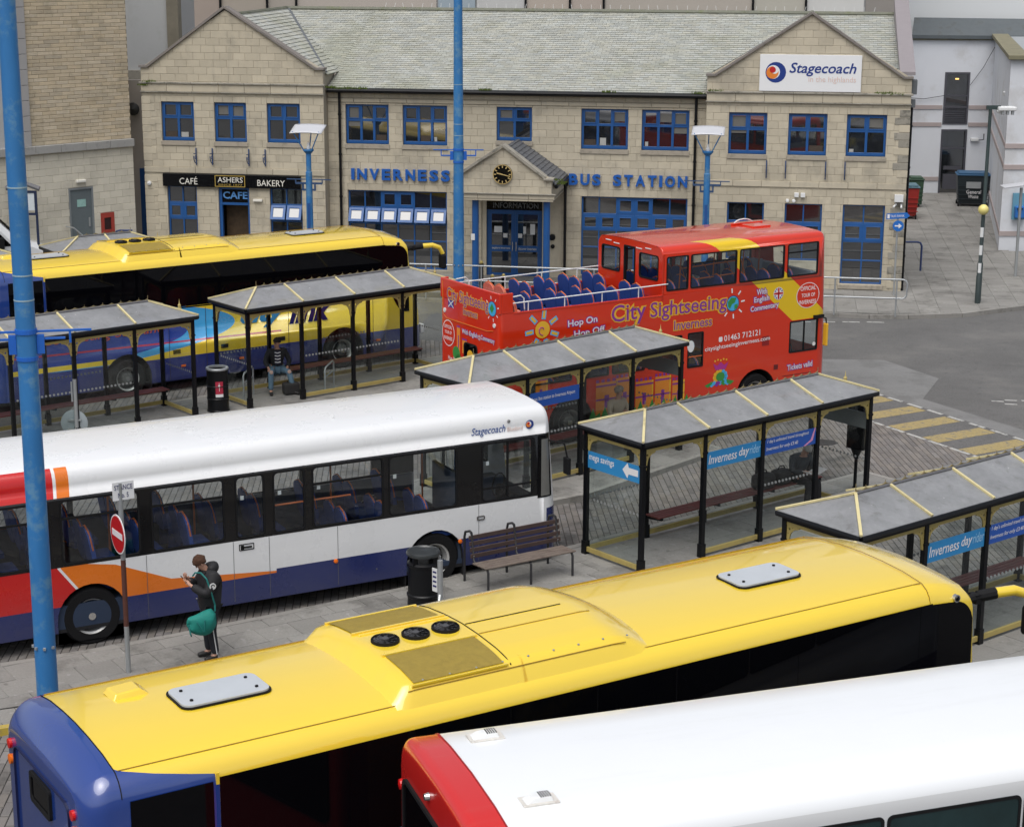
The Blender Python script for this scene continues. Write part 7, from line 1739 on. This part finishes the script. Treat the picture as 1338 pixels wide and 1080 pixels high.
def person(label,loc,deg,J,jacket,trousers,hairc,shoes=(.015,.014,.014),cloth2=None,hair_len=0,hood=False,hands=((0,0,1),(0,0,1)),skin=skin_m,age=0):
    """J positions in local metres, facing -y. keys: hip,chest,neck,head,nose_dir + shoulders etc"""
    t=thing('person',label,'person',loc,deg)
    V=lambda k:Vector(J[k]); hd=V('head'); nd=Vector(J['face']).normalized(); up=(hd-V('neck')).normalized(); side=nd.cross(up).normalized(); up=side.cross(nd).normalized()
    jn={'hip':(V('hip'),(.13,.10)),'waist':(V('hip').lerp(V('chest'),.5),(.12,.09)),'chest':(V('chest'),(.15,.10)),'neck0':(V('chest').lerp(V('neck'),.75),.06),'neck':(V('neck'),.052),
        'jaw':(hd-up*.045+nd*.012,(.060,.066)),'skull':(hd+up*.045-nd*.008,(.076,.088)),'crown':(hd+up*.088-nd*.008,(.05,.062))}
    ed=[('hip','waist'),('waist','chest'),('chest','neck0'),('neck0','neck'),('neck','jaw'),('jaw','skull'),('skull','crown')]
    for s in 'LR':
        jn['sh'+s]=(V('sh'+s),.058); jn['el'+s]=(V('el'+s),.04); jn['wr'+s]=(V('wr'+s),.027); hdv=(V('ha'+s)-V('wr'+s)).normalized(); jn['ha'+s]=(V('wr'+s)+hdv*.06,(.036,.018)); jn['hb'+s]=(V('wr'+s)+hdv*.085,(.03,.015))
        jn['th'+s]=(V('th'+s),.088); jn['kn'+s]=(V('kn'+s),.057); jn['an'+s]=(V('an'+s),.038); jn['to'+s]=(V('to'+s),.032)
        ed+=[('chest','sh'+s),('sh'+s,'el'+s),('el'+s,'wr'+s),('wr'+s,'ha'+s),('ha'+s,'hb'+s),('hip','th'+s),('th'+s,'kn'+s),('kn'+s,'an'+s),('an'+s,'to'+s)]
    ex=[]
    for s,n in zip('LR',hands):
        dv=(V('ha'+s)-V('wr'+s)); ex+=fingers(V('wr'+s)+dv.normalized()*.06,dv,n)
    # nose, ears, lips as small forms rooted in the head
    ex.append(({'a':(hd+nd*.05+up*.02,.012),'b':(hd+nd*.083-up*.0,.012),'c':(hd+nd*.088-up*.012,.011)},[('a','b'),('b','c')]))
    for sg in (-1,1): ex.append(({'a':(hd+side*.065*sg+up*.0,.014),'b':(hd+side*.08*sg+up*.018-nd*.01,(.008,.02)),'c':(hd+side*.076*sg-up*.022-nd*.004,.009)},[('a','b'),('a','c')]))
    ex.append(({'a':(hd-side*.018+nd*.069-up*.045,.007),'b':(hd+nd*.074-up*.045,.008),'c':(hd+side*.018+nd*.069-up*.045,.007)},[('a','b'),('b','c')]))
    body=skinmesh('body',jn,ed,skin,t,2,root='hip',extra=ex)
    for sg in (-1,1):
        m=MB(); c=hd+nd*.071+up*.016+side*.026*sg
        m.lathe([(0,-.011),(.008,-.008),(.011,0),(.008,.008),(0,.011)],tuple(c),8); m.build('eye',M('eye_dark',(.03,.02,.02),.2),t,smooth=80)
        m=MB(); m.bar(tuple(hd+nd*.078+up*.034+side*.014*sg),tuple(hd+nd*.072+up*.036+side*.042*sg),.008); m.build('eyebrow',M('brow',(.06,.04,.03),.9),t)
    # jacket
    B0=J.get('bulk',1.0)
    jk={'hem':(V('hip')+(V('hip')-V('chest')).normalized()*J.get('hem',.05),(.165*B0,.135*B0)),'w':(V('hip').lerp(V('chest'),.5),(.158*B0,.13*B0)),'c':(V('chest'),(.19*B0,.14*B0)),'n':(V('chest').lerp(V('neck'),.72),(.105,.095))}
    je=[('hem','w'),('w','c'),('c','n')]
    for s in 'LR':
        jk['s'+s]=(V('sh'+s),.082*B0); jk['e'+s]=(V('el'+s),.066*B0); jk['f'+s]=(V('el'+s).lerp(V('wr'+s),.92),.046*B0); je+=[('c','s'+s),('s'+s,'e'+s),('e'+s,'f'+s)]
    skinmesh('jacket',jk,je,jacket,t,2,root='c')
    tr={'h':(V('hip'),(.145,.12))}; te=[]
    for s in 'LR':
        tr['t'+s]=(V('th'+s),.103); tr['k'+s]=(V('kn'+s),.075); tr['a'+s]=(V('kn'+s).lerp(V('an'+s),1.0),.066); te+=[('h','t'+s),('t'+s,'k'+s),('k'+s,'a'+s)]
    skinmesh('trousers',tr,te,trousers,t,2,root='h')
    for s in 'LR':
        a,b=V('an'+s),V('to'+s); d=(b-a); d.z=0; d.normalize()
        skinmesh('shoe',{'t':(Vector((a.x,a.y,b.z+.075)),.05),'a':(Vector((a.x,a.y,b.z+.012))-d*.045,.045),'b':(Vector((a.x,a.y,b.z+.018)),.05),'c':(b+d*.01+Vector((0,0,.008)),.045),'d':(b+d*.06,.034)},[('t','b'),('a','b'),('b','c'),('c','d')],M('shoe_dark',shoes,.5),t,1)
    # hair: shell over the back/top of the skull
    hm=M('hair_%d'%int(sum(hairc)*1000),hairc,.9,var=.5,vs=45,bmp=.8,bs=220)
    m=MB(); n1,n2=18,12; vs=[]
    rh=random.Random(3)
    for i in range(n1):
        for j in range(n2+1):
            th=2*PI*i/n1; ph=PI*.0+ (PI*.5+ (.35+hair_len)*(1+ -math.cos(th))/2*1.3 -(.28*(1+math.cos(th))/2))*j/n2
            r=.099+.006*math.sin(5*th+3*ph)+rh.uniform(0,.013)
            p=hd+up*.035-nd*.012+(nd*math.cos(th)*math.sin(ph)*r*1.03+side*math.sin(th)*math.sin(ph)*r*.84+up*math.cos(ph)*r*1.0)
            vs.append(tuple(p))
    m.add(vs,[(i*(n2+1)+j,((i+1)%n1)*(n2+1)+j,((i+1)%n1)*(n2+1)+j+1,i*(n2+1)+j+1) for i in range(n1) for j in range(n2)])
    h=m.build('hair',hm,t,smooth=80); md=h.modifiers.new('s','SOLIDIFY'); md.thickness=.012; md.offset=-1
    if hood:
        c=V('neck')+Vector((0,.06,.0))
        skinmesh('hood',{'a':(c+Vector((.10,-.05,.0)),.06),'b':(c+Vector((.06,.05,.01)),.085),'m':(c+Vector((0,.09,.02)),.095),'c':(c+Vector((-.06,.05,.01)),.085),'d':(c+Vector((-.10,-.05,.0)),.06)},[('a','b'),('b','m'),('m','c'),('c','d')],jacket,t,2)
    return t,hd,nd,up,side
dark_coat=M('black_coat',(.012,.012,.014),.75,var=.4,vs=10,bmp=.4,bs=14); navy_tr=M('charcoal_track',(.012,.014,.02),.8,var=.25,vs=10,bmp=.3,bs=12)
jeans=M('worn_jeans',(.11,.19,.26),.85,var=.35,vs=9,bmp=.3,bs=20); beige_c=M('beige_coat',(.42,.35,.26),.8,var=.15,vs=8,bmp=.3,bs=14)
# boy with phone; faces camera-left (-x)
J=dict(hip=(0,0,.92),chest=(.0,-.0,1.3),neck=(0,-.05,1.46),head=(0,-.13,1.56),face=(0,-.75,-.65),
 shL=(.19,.02,1.37),elL=(.24,-.12,1.12),wrL=(.08,-.33,1.27),haL=(.03,-.38,1.33),shR=(-.19,.02,1.37),elR=(-.24,-.12,1.14),wrR=(-.07,-.31,1.30),haR=(-.03,-.36,1.37),
 thL=(.09,.01,.84),knL=(.10,-.02,.48),anL=(.10,.03,.09),toL=(.11,-.1,.035),thR=(-.09,0,.84),knR=(-.10,-.03,.48),anR=(-.11,.0,.09),toR=(-.13,-.13,.035),hem=.2,bulk=1.42)
t,hd,nd,up,side=person('person in black hooded coat looking down at a phone, green bag on one hip',(-4.62,27.1,.12),-62,J,dark_coat,navy_tr,(.07,.03,.015),hood=True,hair_len=.35,hands=((0,.2,.9),(0,.2,.9)))
for sx in (.16,-.16):
    m=MB(); m.tube([(sx*1.06,.02,.85),(sx*1.12,-.02,.5),(sx*1.05,.03,.12)],.008,5); m.build('side_stripe',white_p,t)
q=MB(); q.lathe([(0,.0),(.052,.0),(.052,.006),(0,.006)],(0,0,0),16); q.xform(Matrix.Translation((.30,-.045,1.27))@Matrix.Rotation(PI/2,4,'Y')); b=q.build('sleeve_badge',white_p,t)
q=MB(); q.tube([(.31,-.045+.028*math.cos(a*PI/6),1.27+.028*math.sin(a*PI/6)) for a in range(10)],.006,5); q.build('badge_mark',rubber,b)
c_=Vector((-4.62,27.1,.12)); Rz=Matrix.Rotation(R(-62),4,'Z')
def loc_of(p): return tuple(c_+(Rz@Vector(p)))
ph=thing('mobile_phone','dark mobile phone held in front of the face of the person with the green bag','phone',loc_of((0,-.40,1.35)),-62)
q=MB(); q.box(-.035,-.006,-.065,.035,.006,.065); q.xform(Matrix.Rotation(R(35),4,'X')); q.build('case',black_gloss,ph,bevel=.006)
grn=M('green_bag',(.006,.20,.165),.75,var=.3,vs=9,bmp=.5,bs=16)
bg_=thing('shoulder_bag','teal green holdall hanging from the shoulder of the person in black','bag',loc_of((.24,-.24,.78)),-62); bg_.rotation_euler=(R(14),0,R(-62))
q=MB(); n1,n2=16,12; vs=[]
for i in range(n2+1):
    u=-1+2*i/n2
    for j in range(n1):
        a=2*PI*j/n1; rad=(1-abs(u)**4)**.4 if abs(u)<1 else 0; sag=-.05*(1-u*u)
        vs.append((.03+.11*math.cos(a)*rad*(1+.12*math.sin(3*u+2*a)),u*.22+.02*math.sin(4*a),-.02+sag*1.6+.18*math.sin(a)*rad*(1+.08*math.sin(4*u+1))))
q.add(vs,[(i*n1+j,i*n1+(j+1)%n1,(i+1)*n1+(j+1)%n1,(i+1)*n1+j) for i in range(n2) for j in range(n1)]); q.build('bag',grn,bg_,smooth=60,fix=True)
q=MB()
for k in range(10):
    pass
pts=[(.09,-.17,.05),(.10,-.09,.25),(.13,.06,.42),(.06,.2,.545),(-.06,.24,.56),(-.16,.24,.48)]
q.tube([(.03,.24,.02),(.02,.27,.12),(.06,.26,.35),(.02,.26,.56),(-.05,.22,.66),(-.14,.16,.66),(-.2,.12,.6)],.014,6); q.build('strap',M('strap_teal',(.01,.16,.15),.7),bg_)
q=MB(); q.tube([(.15,-.1,.02),(.19,-.05,-.16),(.15,.02,-.0)],.01,6); q.tube([(.13,-.23,.02),(.17,-.25,-.12),(.1,-.23,-.18)],.012,6); q.build('handle',M('strap_teal',(.01,.16,.15)),bg_)
text('SPORT',bg_,M('bag_print',(.005,.05,.05),.7),(.2,0,-.2),.1,.03,yaw=60) if False else None
# sitting man, faces the camera, looking left
def sit(J_): return J_
J=dict(hip=(0,.02,.56),chest=(0,-.06,.93),neck=(0,-.10,1.1),head=(-.01,-.14,1.22),face=(-.65,-.72,-.22),
 shL=(.2,-.05,1.0),elL=(.30,-.08,.75),wrL=(.22,-.28,.63),haL=(.2,-.36,.6),shR=(-.2,-.05,1.0),elR=(-.30,-.1,.75),wrR=(-.24,-.3,.63),haR=(-.22,-.38,.6),
 thL=(.11,-.03,.54),knL=(.24,-.46,.55),anL=(.34,-.5,.1),toL=(.42,-.58,.035),thR=(-.11,-.03,.54),knR=(-.2,-.44,.55),anR=(-.21,-.42,.1),toR=(-.22,-.55,.035),hem=.04)
t,hd,nd,up,side=person('man in black jacket and blue jeans sitting on the shelter seat with legs apart',(*fr(*S2,1.5,-1.15),.12),14,J,dark_coat,jeans,(.03,.022,.02),hands=((0,0,-1),(0,0,-1)))
q=MB()
for k in range(4): q.tube([(-.07,-.205-.012*k*0,1.0-.08*k),(0,-.225+.01*k,.985-.08*k),(.07,-.205,1.0-.08*k)],.014,6)
q.build('shirt_stripe',white_p,t)
q=MB(); q.box(-.075,-.20,.68,.075,-.15,1.03); q.build('shirt',M('shirt_dark',(.02,.02,.04),.8),t,bevel=.02)
for x,y in ((.24,-.535),(-.2,-.515)):
    q=MB(); q.lathe([(0,-.012),(.045,-.004),(.05,.02)],(x,y,.575),8,axis='y'); q.build('knee_tear',M('tear_pale',(.5,.36,.3),.8),t,smooth=60)
_b=fr(*S2,1.55,-.62)
t=thing('holdall','dark holdall on the ground between the feet of the sitting man','bag',(_b[0],_b[1],.12),25)
q=MB(); q.box(-.2,-.13,0,.2,.13,.3); q.build('bag',M('bag_black',(.025,.024,.024),.8,var=.4,vs=12,bmp=.4,bs=15),t,bevel=.06,seg=3); q=MB(); q.tube([(-.1,0,.29),(-.06,0,.36),(.06,0,.36),(.1,0,.29)],.012,6); q.build('handle',rubber,t)
# old man reading in shelter 4
J=dict(hip=(0,.02,.56),chest=(0,-.1,.92),neck=(0,-.18,1.07),head=(0,-.25,1.16),face=(-.1,-.6,-.75),
 shL=(.2,-.08,.98),elL=(.30,-.14,.74),wrL=(.13,-.38,.76),haL=(.1,-.46,.75),shR=(-.2,-.08,.98),elR=(-.28,-.16,.74),wrR=(-.13,-.38,.76),haR=(-.1,-.46,.75),
 thL=(.1,-.03,.54),knL=(.14,-.46,.55),anL=(.18,-.45,.1),toL=(.2,-.58,.035),thR=(-.1,-.03,.54),knR=(-.08,-.46,.55),anR=(-.1,-.42,.1),toR=(-.1,-.55,.035),hem=.08)
p4=fr(*S4,5.3,-1.2)
grey_coat=M('dark_grey_coat',(.03,.035,.042),.75,var=.3,vs=10,bmp=.4,bs=14)
person('elderly man with short white hair bent over a newspaper on the shelter seat',(p4[0],p4[1],.12),34,J,grey_coat,M('dark_trousers',(.012,.012,.014),.8,var=.3),(.42,.4,.38),hands=((0,0,1),(0,0,1)))
a4=R(34); nx=p4[0]+.5*math.sin(a4); ny=p4[1]-.5*math.cos(a4)
t=thing('newspaper','folded newspaper in the hands of the elderly man','newspaper',(nx,ny,.88),34)
q=MB(); vs=[(x,y,.02*math.sin(x*9)+.05*abs(x)/.2-.02*(y)) for x in (-.2,-.1,0,.1,.2) for y in (-.14,0,.14)]
q.add(vs,[(i*3+j,(i+1)*3+j,(i+1)*3+j+1,i*3+j+1) for i in range(4) for j in range(2)]); o=q.build('pages',M('newsprint',(.5,.5,.49),.8,var=.35,vs=30),t); md=o.modifiers.new('s','SOLIDIFY'); md.thickness=.012
q4=fr(*S4,3.0,-1.2)
for lab,(x,y),s_ in (('black bag on the shelter seat closest to the elderly man',fr(*S4,4.85,-1.2),.2),('black bag on the shelter seat left of the other bag',fr(*S4,4.35,-1.2),.24)):
    t=thing('holdall',lab,'bag',(x,y,.61),S4[1],group='black bags on the shelter seat')
    q=MB(); q.box(-s_,-.15,0,s_,.15,.3); q.build('bag',M('bag_black',(.025,.024,.024)),t,bevel=.09,seg=3); q=MB(); q.tube([(-.1,0,.29),(-.06,0,.36),(.06,0,.36),(.1,0,.29)],.012,6); q.build('handle',rubber,t)
# person in beige coat sitting in shelter 3
J=dict(hip=(0,.02,.56),chest=(0,-.04,.95),neck=(0,-.06,1.11),head=(0.01,-.09,1.24),face=(.75,-.6,-.1),
 shL=(.2,-.03,1.0),elL=(.28,-.1,.76),wrL=(.08,-.28,.8),haL=(.0,-.31,.82),shR=(-.2,-.03,1.0),elR=(-.28,-.1,.76),wrR=(-.08,-.29,.78),haR=(-.0,-.32,.8),
 thL=(.1,-.03,.54),knL=(.13,-.46,.55),anL=(.14,-.45,.1),toL=(.15,-.58,.035),thR=(-.1,-.03,.54),knR=(-.1,-.46,.55),anR=(-.1,-.42,.1),toR=(-.1,-.55,.035),hem=.1)
p3=fr(*S3,5.15,-1.15)
person('person in a beige coat with grey hair sitting in the shelter before castle artwork',(p3[0],p3[1],.12),41,J,beige_c,M('dark_trousers',(.012,.012,.014)),(.33,.27,.22),hair_len=.25,hands=((0,1,.3),(0,1,.3)))
bpy.context.view_layer.update()
